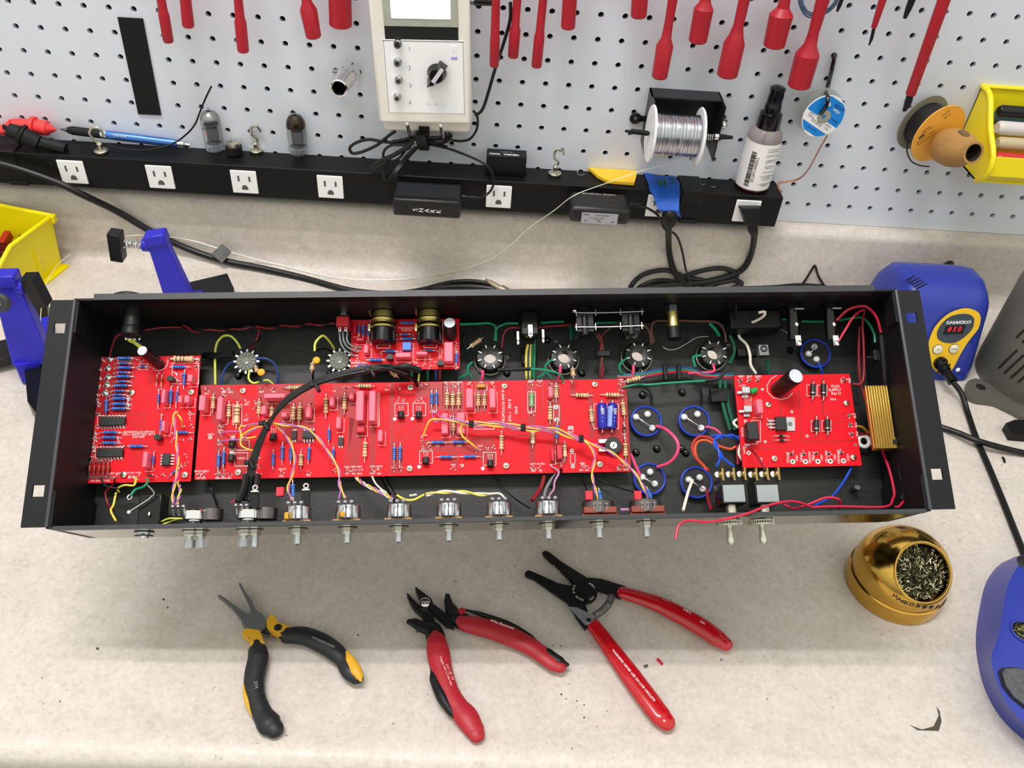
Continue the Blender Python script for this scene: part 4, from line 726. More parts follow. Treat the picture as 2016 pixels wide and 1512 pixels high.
q = K(1508, 625, -.9); b = MB(); b.bx((q.x - .95, q.y - .2, -2.0), (q.x + .6, 6.1, -1.25)); P('mains_inlet', b, BLK, label='black mains inlet block on the back wall', bev=.06)
for px_, y0, pt in ((1567, 640, 0), (1641, 640, 1)):
    a = K(px_, 600, -.7); e = K(px_, 668, -1.1); b = MB(); b.cyl((a.x, 6.1, -1.0), (a.x, e.y, -1.15), .17, n=18); b.cyl((a.x, 6.1, -1.0), (a.x, 5.95, -1.0), .25, n=20); g = P('fuse_holder', b, GLOSSBLK, label='black fuse holder with silver end tabs')
    b = MB(); b.box(V((a.x + .05, e.y - .08, -.98)), (.16, .3, .05)); b.ell(V((a.x + .06, e.y - .17, -.95)), (.08, .09, .05)); b.ell(V((a.x + .05, e.y + .42, -.95)), (.07, .09, .05)); b.box(V((a.x + .1, 5.9, -.75)), (.26, .04, .05)); P('tab', b, SOLD, g)
# gold power resistor and side wall bits
a = K(1747, 758, -1.1); c = K(1770, 882, -1.1); b = MB(); w = .36; n = 9; x0, x1 = 22.68, 23.36
b.bx((x0 + .12, c.y, -1.5), (x1, a.y, -1.15))
for k in range(n): b.bx((x0 + (x1 - x0) * k / n, c.y, -1.15), (x0 + (x1 - x0) * (k + .55) / n, a.y, -1.1))
g = P('wirewound_resistor', b, mat('gold_anodised', 'c0a050', .34, .8), label='finned gold aluminium power resistor', bev=.015); b = MB(); b.bx((x1 - .2, c.y, -1.2), (x1 + .0, c.y + .3, -1.12)); b.cyl((x1 - .06, c.y + .18, -1.12), (x1 - .06, c.y + .18, -1.06), .07, n=12, m=1); P('mounting_ear', b, [mat('gold_anodised', 'c49a2c'), INK], g)
q = K(*S3(1300, 790), -1.6); b = MB(); b.cyl(q - V((.2, 0, 0)), q, .03, n=8); b.box(q + V((.05, .05, 0)), (.08, .3, .1)); P('ground_stud', b, STEEL)
q = K(*S4(1190, 290), -2.1); b = MB(); b.torus(q, (0, 0, 1), .16, .06, 20, 8); P('grommet', b, WPL)
q = K(1502, 691, -1.6); b = MB(); b.box(q, (.3, .34, .2)); b.torus(q + V((0, .04, .1)), (0, 0, 1), .08, .03, 16, 6, m=1); P('terminal_block', b, [STEEL, INK], label='small grey terminal block', bev=.03)
# ---- wiring: every wire of a loom is a mesh of its own
def wire(f, L, m, r=.024, nm='wire', **k):
    b = MB(); b.tube(kp(f, L), r, 7, 0, 6); return P(nm, b, m, **k)
def twist(f, L, ms, r=.022, pitch=.42, rad=None, ph=0):
    pts, _ = spline(kp(f, L), 14); Ls = [0]
    for i in range(1, len(pts)): Ls.append(Ls[-1] + (pts[i] - pts[i - 1]).length)
    rad = rad or r * 1.05
    for j, m in enumerate(ms):
        out = []
        for i, p in enumerate(pts):
            t = (pts[min(i + 1, len(pts) - 1)] - pts[max(i - 1, 0)]).normalized(); X, Y, _ = frame(t, V((0, 0, 1))); a = 2 * math.pi * (Ls[i] / pitch + j / len(ms)) + ph
            out.append(p + (X * math.cos(a) + Y * math.sin(a)) * rad)
        b = MB(); b.tube(out, r, 7, 0, 1, smooth=False); P('wire', b, m)
I_ = lambda x, y: (x, y)
# black screened cable bundle
for dx in (0, 1, 2): 
    wire(I_, [(480 + dx * 5, 985, -.9), (489 + dx * 5, 930, -1.1), (500 + dx * 4, 890, -1.1), (520 + dx * 3, 845, -1.05), (556, 800 - dx * 4, -1.0), (600, 768 - dx * 4, -1.0), (660, 744 - dx * 4, -.95), (740, 728 - dx * 4, -.9)] + ([(800, 738, -1.1), (822, 758, -1.7)] if dx == 1 else [(790, 724, -1.1), (828, 732, -1.3)]), GLOSSBLK, .055, 'screened_cable')
for x, y, z in ((624, 762, -.95), (733, 733, -.85), (524, 838, -1.0), (496, 915, -1.1)): q = K(x, y, z); b = MB(); b.box(q, (.1, .3, .2), 0, Matrix.Rotation(.5, 3, 'Z')); b.box(q + V((-.12, .05, .08)), (.14, .12, .1), 0); P('cable_tie', b, BLK, bev=.02)
for x0 in (468, 492): wire(I_, [(x0, 988, -.8), (x0 + 12, 960, -.9), (x0 + 16, 935, -1.0)], BLK, .09, 'heatshrink_sleeve')
wire(I_, [(772, 727, -1.2), (800, 722, -1.15), (828, 730, -1.25)], BLK, .1, 'heatshrink_sleeve')
wire(E4, [(440, 1010, -.75), (480, 985, -.8), (515, 965, -.85)], REDW, .02)
# twisted yellow and violet pairs
twist(A2f, [(1590, 60, -1.4), (1555, 120, -1.3), (1580, 350, -1.35), (1600, 600, -1.3), (1590, 800, -1.3), (1545, 1000, -1.2), (1550, 1150, -1.0)], [ORY, PUR], pitch=.75)
wire(A2f, [(1570, 60, -1.5), (1640, 150, -1.4), (1655, 240, -1.8)], ORY); twist(A2f, [(1600, 880, -1.6), (1630, 980, -1.3), (1590, 1150, -1.0)], [LIME, PUR], pitch=.5)
wire(A2f, [(1400, 1350, -1.3), (1500, 1310, -1.2), (1640, 1310, -1.2)], LIME); wire(A2f, [(1430, 1375, -1.3), (1560, 1330, -1.3), (1700, 1300, -1.25)], LIME)
twist(E4, [(820, 70, -1.1), (960, 90, -1.2), (1080, 220, -1.4), (1150, 340, -1.4), (1190, 500, -1.4), (1150, 700, -1.3), (1110, 850, -1.0), (1160, 980, -.8)], [ORY, PUR], pitch=1.0)
twist(E4, [(830, 60, -1.1), (1050, 95, -1.2), (1290, 130, -1.3), (1450, 240, -1.4), (1580, 420, -1.4), (1700, 620, -1.35), (1710, 800, -1.1), (1780, 950, -.8)], [ORY, PUR], pitch=1.1)
wire(E4, [(1720, 760, -1.2), (1725, 860, -1.0), (1700, 960, -.8)], PUR)
wire(E4, [(820, 60, -1.1), (700, 100, -1.4), (550, 120, -1.5), (560, 200, -1.5), (560, 330, -1.5), (650, 385, -1.5), (720, 400, -1.6)], ORY); wire(E4, [(820, 110, -1.1), (680, 150, -1.4), (565, 230, -1.5), (640, 250, -1.5), (740, 235, -1.5)], ORY)
wire(E4, [(800, 80, -1.2), (640, 100, -1.4), (560, 170, -1.5), (420, 175, -1.6), (330, 190, -1.8)], PUR, .02); wire(E4, [(800, 120, -1.2), (660, 180, -1.4), (580, 260, -1.5), (420, 275, -1.6), (320, 290, -1.8)], PUR, .02)
F4 = cr(660, 820, .16865)
twist(F4, [(250, 715, -1.9), (340, 790, -1.5), (480, 860, -1.3), (600, 920, -1.1), (660, 950, -.9)], [ORY, WHW, PUR], pitch=.7, rad=.035); wire(F4, [(430, 700, -1.8), (470, 780, -1.5), (540, 850, -1.3), (600, 890, -1.2)], WHW)
wire(F4, [(720, 920, -1.1), (820, 970, -1.0), (920, 970, -1.0), (1040, 910, -1.0)], YEL, .03); twist(F4, [(1060, 915, -1.1), (1200, 885, -1.1), (1400, 880, -1.1), (1550, 890, -1.1), (1700, 910, -1.1), (1830, 900, -1.0)], [YEL, WHW], pitch=1.0, r=.028)
wire(F4, [(1830, 900, -1.0), (1920, 900, -.9), (1990, 960, -.8)], WHW, .028); wire(F4, [(870, 925, -1.6), (950, 912, -1.5)], WHW, .03)
wire(I_, [(753, 938, -2.2), (762, 955, -2.3), (780, 985, -2.3)], BLK, .08, 'screened_cable')
twist(I_, [(853, 828, -1.5), (880, 826, -1.4), (930, 832, -1.35), (985, 833, -1.35), (1030, 840, -1.35), (1080, 843, -1.35), (1110, 850, -1.3), (1145, 866, -1.3)], [ORY, PUR], pitch=1.15, rad=.03); twist(I_, [(900, 826, -1.45), (930, 838, -1.4), (985, 838, -1.4), (1030, 846, -1.4), (1080, 848, -1.4), (1110, 856, -1.35), (1145, 868, -1.3)], [YEL, PUR], pitch=1.0, rad=.03, ph=2)
wire(I_, [(870, 826, -1.45), (850, 826, -1.45), (842, 835, -1.5), (833, 858, -1.75)], ORY, .026); wire(I_, [(914, 834, -1.45), (907, 842, -1.5), (910, 858, -1.5), (930, 875, -1.6), (939, 883, -1.75)], ORY, .026)
wire(I_, [(852, 811, -1.8), (853, 822, -1.5), (870, 828, -1.45)], PUR, .02); wire(I_, [(859, 811, -1.8), (866, 820, -1.5), (885, 826, -1.45)], PUR, .02)
twist(I_, [(1145, 866, -1.3), (1163, 880, -1.3), (1171, 900, -1.3), (1166, 930, -1.25), (1171, 960, -1.0), (1181, 992, -.75)], [ORY, PUR], pitch=.85); twist(I_, [(1145, 866, -1.3), (1175, 878, -1.3), (1205, 892, -1.3), (1240, 920, -1.25), (1262, 950, -1.0), (1280, 988, -.75)], [ORY, PUR], pitch=.9)
for x, y in ((928, 835), (1030, 842), (1144, 864)): q = K(x, y, -1.32); b = MB(); b.box(q, (.14, .2, .16)); b.box(q + V((0, .02, .09)), (.08, .1, .03)); P('cable_tie', b, GLOSSBLK, bev=.02)
# heater pair along the back, socket wiring
twist(C3, [(-120, 430, -1.5), (60, 490, -1.9), (300, 470, -2.0), (520, 470, -2.0), (680, 430, -2.0), (760, 470, -2.0), (760, 580, -2.0), (660, 690, -1.9)], [DRED, BLK], pitch=.75, r=.028)
twist(I_, [(505, 645, -2.0), (530, 645, -2.0), (600, 640, -2.0), (660, 638, -1.8)], [DRED, BLK], pitch=.75, r=.028); wire(I_, [(285, 650, -1.3), (320, 645, -1.6), (365, 645, -1.9)], DRED, .026)
wire(C3, [(260, 1110, -2.1), (262, 700, -2.0), (330, 560, -1.9), (430, 540, -1.8), (510, 610, -1.8), (555, 690, -1.85)], LIME, .034); wire(C3, [(320, 1110, -2.2), (360, 960, -2.1), (420, 870, -2.0), (480, 845, -1.9)], NAVW, .036); wire(C3, [(740, 800, -1.9), (860, 810, -1.9), (960, 880, -2.0), (990, 1000, -2.1), (985, 1110, -2.2)], NAVW, .036)
wire(C3, [(660, 940, -1.9), (650, 1040, -1.9), (700, 1090, -1.9), (770, 1080, -1.9)], LIME, .03); wire(C3, [(820, 1062, -1.9), (880, 1060, -1.9), (940, 1110, -2.0)], LIME, .028); wire(C3, [(1420, 720, -1.3), (1430, 620, -1.3), (1510, 540, -1.3), (1580, 590, -1.5), (1650, 690, -1.85)], LIME, .034); wire(C3, [(1420, 720, -1.3), (1520, 690, -1.6), (1620, 720, -1.85)], BLK, .03); wire(C3, [(1750, 920, -1.9), (1752, 1010, -2.0)], LIME, .03); wire(C3, [(1400, 1050, -2), (1400, 940, -1.3)], BLK, .035)
wire(C3, [(110 + 20, 770, -2.2), (300, 770, -1.9), (470, 755, -1.8)], BLK, .1, 'heatshrink_sleeve')
for k in range(3): wire(Cc, [(50 + k * 40 + (k == 2) * 10, 490, -1.3), (60 + k * 40, 600, -1.3), (110 + k * 45, 700 - k * 20, -1.4), (230 + k * 35, 780 - k * 50, -1.55)], GRYW, .028)
wire(A1, [(980, 495, -1.1), (880, 560, -1.2), (830, 680, -1.5), (808, 780, -1.75)], DRED, .024); wire(A1, [(1000, 500, -1.05), (1030, 590, -1.1), (1090, 620, -1.1), (1160, 680, -1.1)], LIME, .04); wire(A1, [(1050, 510, -1.05), (1080, 590, -1.1), (1180, 670, -1.1)], YEL, .035); wire(A1, [(1110, 530, -1.05), (1120, 600, -1.1), (1170, 640, -1.1)], NAVW, .035)
wire(A2f, [(700, 830, -1.7), (760, 930, -1.6), (900, 960, -1.6)], BLK, .025); wire(A2f, [(870, 840, -1.7), (840, 920, -1.9), (760, 1000, -2.0), (780, 1120, -2.0), (830, 1200, -1.9)], DRED, .03); wire(A2f, [(1115, 835, -1.7), (1090, 920, -1.5), (980, 920, -1.6), (900, 960, -1.8), (915, 1000, -1.9)], YEL, .03); wire(A2f, [(880, 1010, -1.9), (850, 1150, -1.8), (820, 1220, -1.7), (880, 1340, -1.5)], YEL, .03)
wire(A2f, [(1235, 840, -1.7), (1250, 880, -1.5), (1200, 940, -1.3), (1110, 970, -1.1), (1050, 1040, -1.0)], GRN, .034); wire(A2f, [(1230, 900, -1.5), (1320, 1000, -1.1), (1310, 1050, -1.0)], GRYW, .02); wire(A2f, [(1250, 800, -1.7), (1300, 815, -1.7)], BLK, .03)
wire(Cc, [(1450, 405, -1.4), (1650, 400, -1.6), (1800, 395, -1.7), (1870, 440, -1.9), (1880, 600, -2.0)], GRN, .036); wire(G3, [(200, 600, -2.0), (225, 460, -1.9), (330, 400, -1.7), (480, 395, -1.5)], GRN, .036); wire(G3, [(740, 390, -1.5), (860, 380, -1.7), (1010, 375, -1.8)], GRN, .034); wire(G3, [(1380, 390, -1.6), (1500, 388, -1.7), (1650, 385, -1.7)], GRN, .034)
wire(G3, [(285, 680, -2.0), (310, 520, -1.9), (380, 450, -1.8), (540, 450, -1.8)], DRED, .036); wire(G3, [(700, 440, -1.9), (900, 425, -1.9), (1090, 410, -1.8)], DRED, .036)
for k, (m, r) in enumerate(((YEL, .04), (PUR, .03), (YEL, .03), (DGRN, .05), (GRN, .035))): wire(G3, [(585 + k * 20, 450, -1.6), (595 + k * 18, 600, -1.7), (570 + k * 24, 760, -1.9), (570 + k * 22, 1050, -2.1)], m if m != PUR else NAVW, r)
q = K(*G3(610, 600), -1.7); b = MB(); b.box(q, (.3, .2, .16)); P('cable_tie', b, BLK, bev=.03); q = K(*G3(600, 780), -2.2); b = MB(); b.box(q, (.46, .5, .12)); P('cable_clip', b, BLK, bev=.03)
wire(G3, [(610, 925, -1.7), (760, 935, -1.6), (900, 965, -1.5), (980, 1010, -1.6), (1005, 1090, -1.8)], GRN, .03); wire(G3, [(240, 940, -1.8), (440, 935, -1.75), (620, 925, -1.7)], BLK, .055, 'heatshrink_sleeve')
wire(G3, [(870, 820, -1.95), (800, 880, -1.9), (780, 980, -2.0), (700, 1030, -2.1)], GRN, .036); wire(G3, [(-60, 850, -1.95), (-110, 900, -1.9), (-120, 980, -2.0), (-220, 1040, -2.1)], GRN, .036); wire(G3, [(-110, 960, -2.0), (-60, 1030, -2.1)], GRN, .03); wire(G3, [(800, 960, -2.0), (860, 1030, -2.1)], GRN, .03)
for f, x, y in ((G3, 965, 900), (G3, 60, 950), (G3, 1820, 890)): wire(f, [(x, y - 10, -1.9), (x, y + 60, -1.95), (x - 20, y + 140, -2.1)], PNKW, .045)
twist(G3, [(1400, 520, -1.7), (1450, 620, -1.8), (1450, 760, -1.8), (1450, 900, -1.9), (1440, 1030, -2.1)], [DRED, BRNW], pitch=1.1, r=.035); wire(G3, [(1450, 550, -1.7), (1520, 470, -1.7), (1650, 400, -1.6)], BRNW, .026); q = K(*G3(1470, 750), -1.75); b = MB(); b.box(q, (.42, .2, .12)); P('cable_clip', b, BLK, bev=.03)
wire(G3, [(1090, 430, -1.8), (1095, 590, -1.9)], DGRN, .05); wire(G3, [(1750, 790, -1.95), (1660, 880, -1.9), (1680, 970, -2.0), (1740, 990, -2.1)], GRN, .034)
wire(G3, [(1700, 1140, -1.8), (1860, 1110, -1.7), (2016, 1110, -1.6), (2250, 1090, -1.6), (2660, 1065, -1.6)], GRN, .032)
for m, dy, r in ((NAVW, 0, .036), (REDW, 45, .034), (GRN, 20, .03)): wire(H3, [(-30, 1010 + dy * .4, -2.1), (250, 975 + dy, -2.0), (520, 930 + dy, -2.0), (800, 915 + dy, -2.0), (1000, 985 + dy * .6, -2.0), (1330, 985 + dy, -2.0)], m, r)
wire(H3, [(1090, 870, -1.95), (1100, 950, -1.9), (1000, 970, -2.0), (800, 975, -2.0)], PNKW, .04); wire(H3, [(950, 770, -1.95), (860, 790, -1.9), (880, 900, -2.0)], GRN, .04); wire(H3, [(1000, 1068, -1.6), (1150, 1040, -1.5), (1240, 950, -1.5)], BLK, .05, 'heatshrink_sleeve')
for x in (530, 690): q = K(*H3(x, 970), -1.95); b = MB(); b.box(q, (.13, .5, .14)); P('cable_tie', b, BLK, bev=.03)
wire(H3, [(290, 420, -1.7), (350, 500, -1.8), (370, 640, -1.95)], BRNW, .04); wire(H3, [(400, 620, -1.95), (370, 480, -1.8), (400, 380, -1.7), (560, 365, -1.8), (900, 370, -1.8), (1130, 385, -1.8), (1220, 480, -1.8), (1240, 610, -1.95)], BRNW, .036)
wire(H3, [(1050, 395, -1.8), (1120, 470, -1.8), (1160, 540, -1.95)], GRN, .05); wire(H3, [(1200, 410, -1.9), (1300, 560, -1.9), (1340, 720, -2.0), (1280, 870, -1.9)], DGRN, .045); wire(H3, [(740, 380, -1.9), (800, 450, -2.0), (790, 580, -2.1), (770, 640, -2.2)], BLK, .03)
wire(H3, [(1620, 270, -.8), (1690, 260, -.8), (1680, 310, -.9), (1580, 370, -1.2), (1440, 420, -1.5), (1390, 480, -1.8), (1400, 560, -1.9), (1480, 640, -1.9), (1520, 760, -1.9), (1530, 880, -2.0), (1590, 980, -2.1)], WHW, .042)
wire(H3, [(1360, 340, -1.2), (1360, 200, -1.0), (1420, 165, -.95), (1980, 170, -.95), (2050, 230, -1.0), (2080, 340, -1.1)], BLK, .035); wire(H3, [(1500, 400, -1.5), (1700, 370, -1.5), (1850, 440, -1.6), (2010, 545, -1.2)], GRYW, .016)
for dx in (0, 60): wire(H3, [(1170 + dx, 1060, -2.1), (1180 + dx, 1200, -2.1), (1220 + dx, 1400, -2.1), (1290 + dx, 1640, -2.1)], DGRN, .055)
wire(H3, [(1720, 830, -1.9), (1740, 980, -2.1)], DGRN, .06); q = K(*H3(1150, 1240), -2.1); b = MB(); b.box(q, (.5, .42, .2)); P('cable_clip', b, BLK, bev=.03)
wire(H3, [(260, 1120, -2.2), (360, 1200, -2.2), (375, 1340, -2.1)], BLK, .035); wire(H3, [(880, 1080, -2.2), (950, 1180, -2.2), (955, 1340, -2.1)], BLK, .035)
wire(H4, [(430, 110, -2.1), (540, 150, -1.8), (660, 270, -1.6), (680, 400, -1.6), (590, 530, -1.8), (440, 590, -2.1)], PNKW, .045); wire(H4, [(130, 440, -2.1), (180, 560, -2.0), (240, 690, -2.05)], PNKW, .045); wire(H4, [(1000, 120, -2.1), (1100, 140, -2.0), (1180, 200, -2.0)], PNKW, .036)
wire(H4, [(1350, 350, -1.6), (1280, 380, -1.6), (1120, 330, -1.5), (1020, 280, -1.5), (920, 290, -1.5), (880, 370, -1.5), (900, 480, -1.4), (970, 560, -1.2), (1010, 620, -1.0)], ORG, .036); wire(H4, [(1180, 380, -1.7), (1130, 310, -1.5), (1040, 245, -1.5), (920, 240, -1.5), (850, 330, -1.5), (870, 450, -1.4), (960, 560, -1.2), (1040, 630, -1.0)], mat('rust_wire', 'b03428', .4), .04)
twist(H4, [(1400, 250, -1.9), (1280, 230, -1.7), (1130, 250, -1.5), (1120, 330, -1.4), (1170, 420, -1.3), (1180, 470, -1.2)], [BLUW, BLUW], pitch=.75, r=.034); wire(H4, [(1180, 470, -1.2), (1160, 520, -1.0), (1130, 580, -.8)], BLUW, .036); wire(H4, [(1180, 460, -1.2), (1260, 530, -1.0), (1330, 575, -.8)], BLUW, .036); wire(H4, [(1060, 230, -1.6), (1200, 220, -1.8), (1400, 270, -1.95)], BLUW, .036)
wire(H4, [(850, 740, -2.0), (800, 880, -1.8), (740, 1100, -1.4)], WHW, .045); wire(H4, [(1020, 850, -2.0), (1030, 960, -1.8), (1070, 1090, -1.5)], DRED, .045); wire(H4, [(1390, 20, -2.0), (1330, 70, -2.0), (1380, 130, -2.0)], WHW, .04); wire(H4, [(1410, 320, -2.0), (1390, 430, -2.0), (1440, 530, -2.0)], WHW, .04); wire(H4, [(1370, 330, -2.1), (1380, 560, -2.0)], DRED, .045)
wire(D_, [(215, 1090, -1.75), (330, 1200, -1.2), (420, 1340, -1.0), (490, 1500, -.8)], DRED, .036)
wire(H4, [(650, 1430, .25), (690, 1270, .2), (800, 1215, .15), (1000, 1230, .12), (1200, 1205, .1), (1500, 1130, .08), (1700, 1050, -.1), (1900, 1000, -.25), (2016, 990, -.35), (2120, 1010, -.4), (2240, 1060, -.5)], REDW, .036)
wire(S4, [(580, 1060, -.5), (900, 1050, -.6), (1430, 1055, -.7), (1530, 960, -1.0), (1540, 850, -1.2), (1480, 600, -1.5), (1400, 380, -1.8), (1340, 150, -1.9), (1270, -20, -1.9)], REDW, .036); wire(S4, [(260, 1030, -.6), (380, 1075, -.6), (560, 1020, -.6), (740, 950, -.6), (880, 960, -.6), (915, 1010, -.7), (890, 1080, -.9)], REDW, .036)
wire(S3, [(1600 - 0, 1480 + 16, -1.9), (1240, 1300, -1.9), (1140, 1000, -1.9), (1120, 700, -1.8), (1150, 450, -1.5)] if 0 else [(1270, 1460, -1.9), (1180, 1200, -1.9), (1140, 1000, -1.8), (1130, 700, -1.7), (1140, 430, -1.5)], DRED, .036); wire(S3, [(1060, 1100, -1.7), (1150, 1100, -1.6), (1190, 1000, -1.6), (1190, 700, -1.5), (1175, 400, -1.3), (1200, 250, -1.0)], DRED, .036)
wire(S3, [(870, 360, -1.0), (1000, 240, -.8), (1150, 195, -.7), (1250, 220, -.7), (1340, 330, -.8), (1390, 500, -1.0)], REDW, .04); wire(S3, [(895, 600, -1.0), (980, 460, -1.0), (1060, 330, -.9), (1150, 250, -.9), (1200, 240, -.9)], REDW, .036); wire(S3, [(900, 360, -1.8), (1020, 340, -1.8), (1160, 330, -1.6), (1250, 400, -1.5), (1310, 520, -1.5), (1320, 620, -1.5)], GRN, .04); wire(S3, [(460, 370, -1.8), (600, 375, -1.8), (740, 375, -1.8)], GRN, .034); wire(S3, [(110, 350, -1.8), (280, 350, -1.8)], GRN, .034)
wire(S3, [(1400, 540, -1.0), (1420, 750, -1.0), (1440, 1000, -1.1), (1450, 1130, -1.2)], BLK, .1, 'heatshrink_sleeve'); wire(S4, [(1560, 380, -1.5), (1620, 640, -1.3), (1660, 850, -1.2), (1640, 980, -1.1)], BLK, .08, 'heatshrink_sleeve'); wire(S4, [(1650, 990, -1.1), (1600, 1050, -1.0), (1550, 1055, -1.0)], REDW, .036)
wire(S3, [(660, 850, -1.9), (690, 930, -2.0), (710, 980, -2.1)], BLUW, .036); wire(S3, [(330, 690, -2.0), (370, 720, -2.1), (450, 720, -2.0)], BLK, .03); wire(S4, [(1050, 590, -2.0), (960, 750, -1.9), (820, 930, -1.5), (620, 1040, -.9)], BLUW, .036); wire(S4, [(1120, 110, -1.95), (1180, 130, -2.0), (1240, 190, -2.1)], mat('ochre_wire', 'b8862c', .4), .04); wire(S4, [(1120, 200, -2.0), (1240, 215, -2.1)], DRED, .04)
wire(G4, [(190, 680, -2.2), (300, 830, -2.2), (440, 960, -2.0), (610, 1070, -1.6)], BLK, .022); wire(G4, [(1210, 650, -2.1), (1240, 760, -2.0), (1270, 850, -1.5)], BLK, .022); wire(G4, [(1390, 720, -2.1), (1560, 800, -2.0), (1820, 880, -1.6)], BLK, .022); wire(E4, [(180, 770, -2.2), (240, 920, -2.1), (300, 1090, -1.6)], BLK, .03)
wire(G4, [(780, 690, -2.0), (740, 830, -1.9), (640, 980, -1.6)], DRED, .06); wire(G4, [(950, 640, -2.0), (860, 740, -1.7), (800, 850, -1.5), (780, 940, -1.2)], GRYW, .045); wire(G4, [(880, 590, -1.8), (950, 650, -1.5), (900, 760, -1.4), (890, 850, -1.2), (840, 920, -.9)], mat('mauve_wire', 'b884a8', .4), .03); wire(G4, [(980, 620, -1.8), (900, 720, -1.5), (860, 830, -1.3)], BLK, .045); wire(Cc, [(985, 930, -1.9), (970, 1070, -2.0)], LIME, .03)
for dx, m in ((1080, DGRN), (1175, NAVW), (1220, DRED), (890, GRN)): wire(Cc, [(dx, 930, -1.9), (dx, 1070, -2.1)], m, .045)
wire(Cc, [(1700, 600, -2), (1690, 480, -1.9), (1620, 440, -1.8), (1540, 480, -1.8), (1500, 600, -1.8), (1540, 720, -1.9), (1620, 750, -2)], BLK, .045); wire(H4, [(10, 1090, -1.5), (130, 1090, -1.5)], mat('mauve_wire', 'b884a8'), .05)
wire(H3, [(460, 570, -2.2), (520, 680, -2.1), (640, 700, -2.1), (780, 630, -2.1), (900, 560, -2.0), (1040, 545, -1.95)], SOLD, .012, 'bus_wire'); q = K(*H3(1480, 740), -2.1); b = MB(); b.box(q, (.6, .26, .2)); P('cable_clip', b, BLK, bev=.03)
# ---------------------------------------------------------------- hand tools on the worktop in front
PPI = 64.0
def swept(f, L, h, flat, s_, n=16, k=8):
    b = MB(); b.tube([C(*f(a[0], a[1]), h) for a in L], [a[2] * s_ / PPI for a in L], n, 0, k, flat=flat, up=(0, 0, 1), rnd=True); return b
def slab(f, L, h0, h1, hp=None):
    q = [C(*f(x, y), hp if hp is not None else h1) for x, y in L]; q2 = [(v.x, v.y) for v in q]
    ar = sum(q2[i][0] * q2[(i + 1) % len(q2)][1] - q2[(i + 1) % len(q2)][0] * q2[i][1] for i in range(len(q2)))
    if ar < 0: q2 = q2[::-1]
    b = MB(); b.prism(q2, h0, h1); return b
def ontop(f, a, c, h, body, size, parent, m=WINK, sx=1, **k):
    A_, B_ = C(*f(*a), h), C(*f(*c), h); text(body, size, fpx(A_, B_, UP), m, parent, sx=sx, **k)
s1 = .1885; N = cr(400, 1120, s1)
t = thing('needle_nose_pliers', 'open needle nose pliers with yellow and black handles', 'pliers', C(505, 1228, 0))
gy = mat('pliers_yellow', 'dda528', .45); gb = mat('pliers_black', '1d1e22', .5); st = mat('pliers_steel', '707074', .5, .35)
part('jaw', slab(N, [(150, 272), (175, 270), (290, 350), (400, 430), (470, 475), (560, 560), (430, 570), (395, 520), (300, 400), (190, 300)], .14, .36), st, t, bev=.04)
part('jaw', slab(N, [(370, 146), (388, 146), (440, 235), (510, 335), (545, 420), (600, 470), (560, 500), (505, 455), (470, 350), (420, 250)], .14, .34), st, t, bev=.04)
b = slab(N, [(400, 520), (440, 475), (560, 445), (610, 465), (650, 540), (655, 600), (570, 640), (450, 600), (405, 560)], .1, .42); o = part('pivot', b, st, t, bev=.05)
part('handle', swept(N, [(560, 600, 50), (620, 620, 45), (680, 650, 40)], .22, .8, s1), gb, t)
q = slab(N, [(700, 472), (735, 485), (790, 560), (915, 605), (830, 690), (800, 710), (665, 620), (660, 540)], .08, .4); h = part('collar', q, gy, t, bev=.08, label='yellow collar with a black hexagon')
A_ = C(*N(782, 612), .405); b = MB(); b.lathe([(.13, 0), (.13, .012)], A_, (0, 0, 1), 6); part('hexagon', b, gb, h)
part('collar', slab(N, [(410, 640), (460, 620), (590, 640), (640, 780), (580, 800), (500, 830), (480, 720), (430, 700), (405, 670)], .08, .42), gy, t, bev=.08)
g = part('grip', swept(N, [(830, 690, 50), (870, 695, 88), (1050, 700, 100), (1230, 770, 105), (1370, 860, 100), (1460, 950, 85), (1530, 1060, 95), (1600, 1130, 80), (1612, 1140, 62)], .3, .75, s1), gb, t)
part('inlay', swept(N, [(1505, 870, 20), (1540, 960, 52), (1590, 1050, 60), (1630, 1120, 42), (1645, 1160, 18)], .44, .7, s1), gy, g)
A_ = N
g = part('grip', swept(lambda x, y: (x, y), [(506, 1268, 12), (507, 1280, 18), (508, 1297, 20), (503, 1320, 20), (500, 1345, 19), (504, 1375, 18), (515, 1402, 18), (530, 1425, 22), (540, 1435, 17)], .3, .75, 1), gb, t)
part('inlay', swept(lambda x, y: (x, y), [(483, 1338, 3), (485, 1355, 7), (491, 1380, 9), (499, 1402, 7), (507, 1418, 3)], .3, 1.0, 1), gy, g)
ontop(N, (540, 1150), (560, 1270), .62, '37/4', .14, g, mat('grey_print', '8a8a8c', .5)); ontop(N, (1110, 700), (1400, 830), .68, 'PRECISION PLIERS', .1, g, mat('grey_print', '8a8a8c'))
b = MB(); b.tube([C(*N(640, 680), .2), C(*N(690, 720), .2), C(*N(800, 730), .2)], .05, 6, 0, 5, flat=.5); part('spring', b, st, t)
s2 = .2447; N = cr(780, 1130, s2); cr_ = mat('cutter_red', 'a8202c', .45); cb = mat('cutter_black', '121215', .45, spec=.35)
t = thing('flush_cutters', 'small flush cutters with dark red and black handles, between the other two tools', 'cutters', C(850, 1200, 0))
part('jaw', slab(N, [(83, 150), (100, 160), (150, 215), (200, 260), (300, 340), (340, 470), (260, 420), (205, 325), (150, 280), (110, 220)], .12, .36), cb, t, bev=.04)
part('jaw', slab(N, [(150, 103), (165, 108), (280, 195), (300, 240), (420, 330), (470, 420), (400, 400), (330, 330), (250, 260), (205, 215), (180, 170)], .14, .4), cb, t, bev=.04)
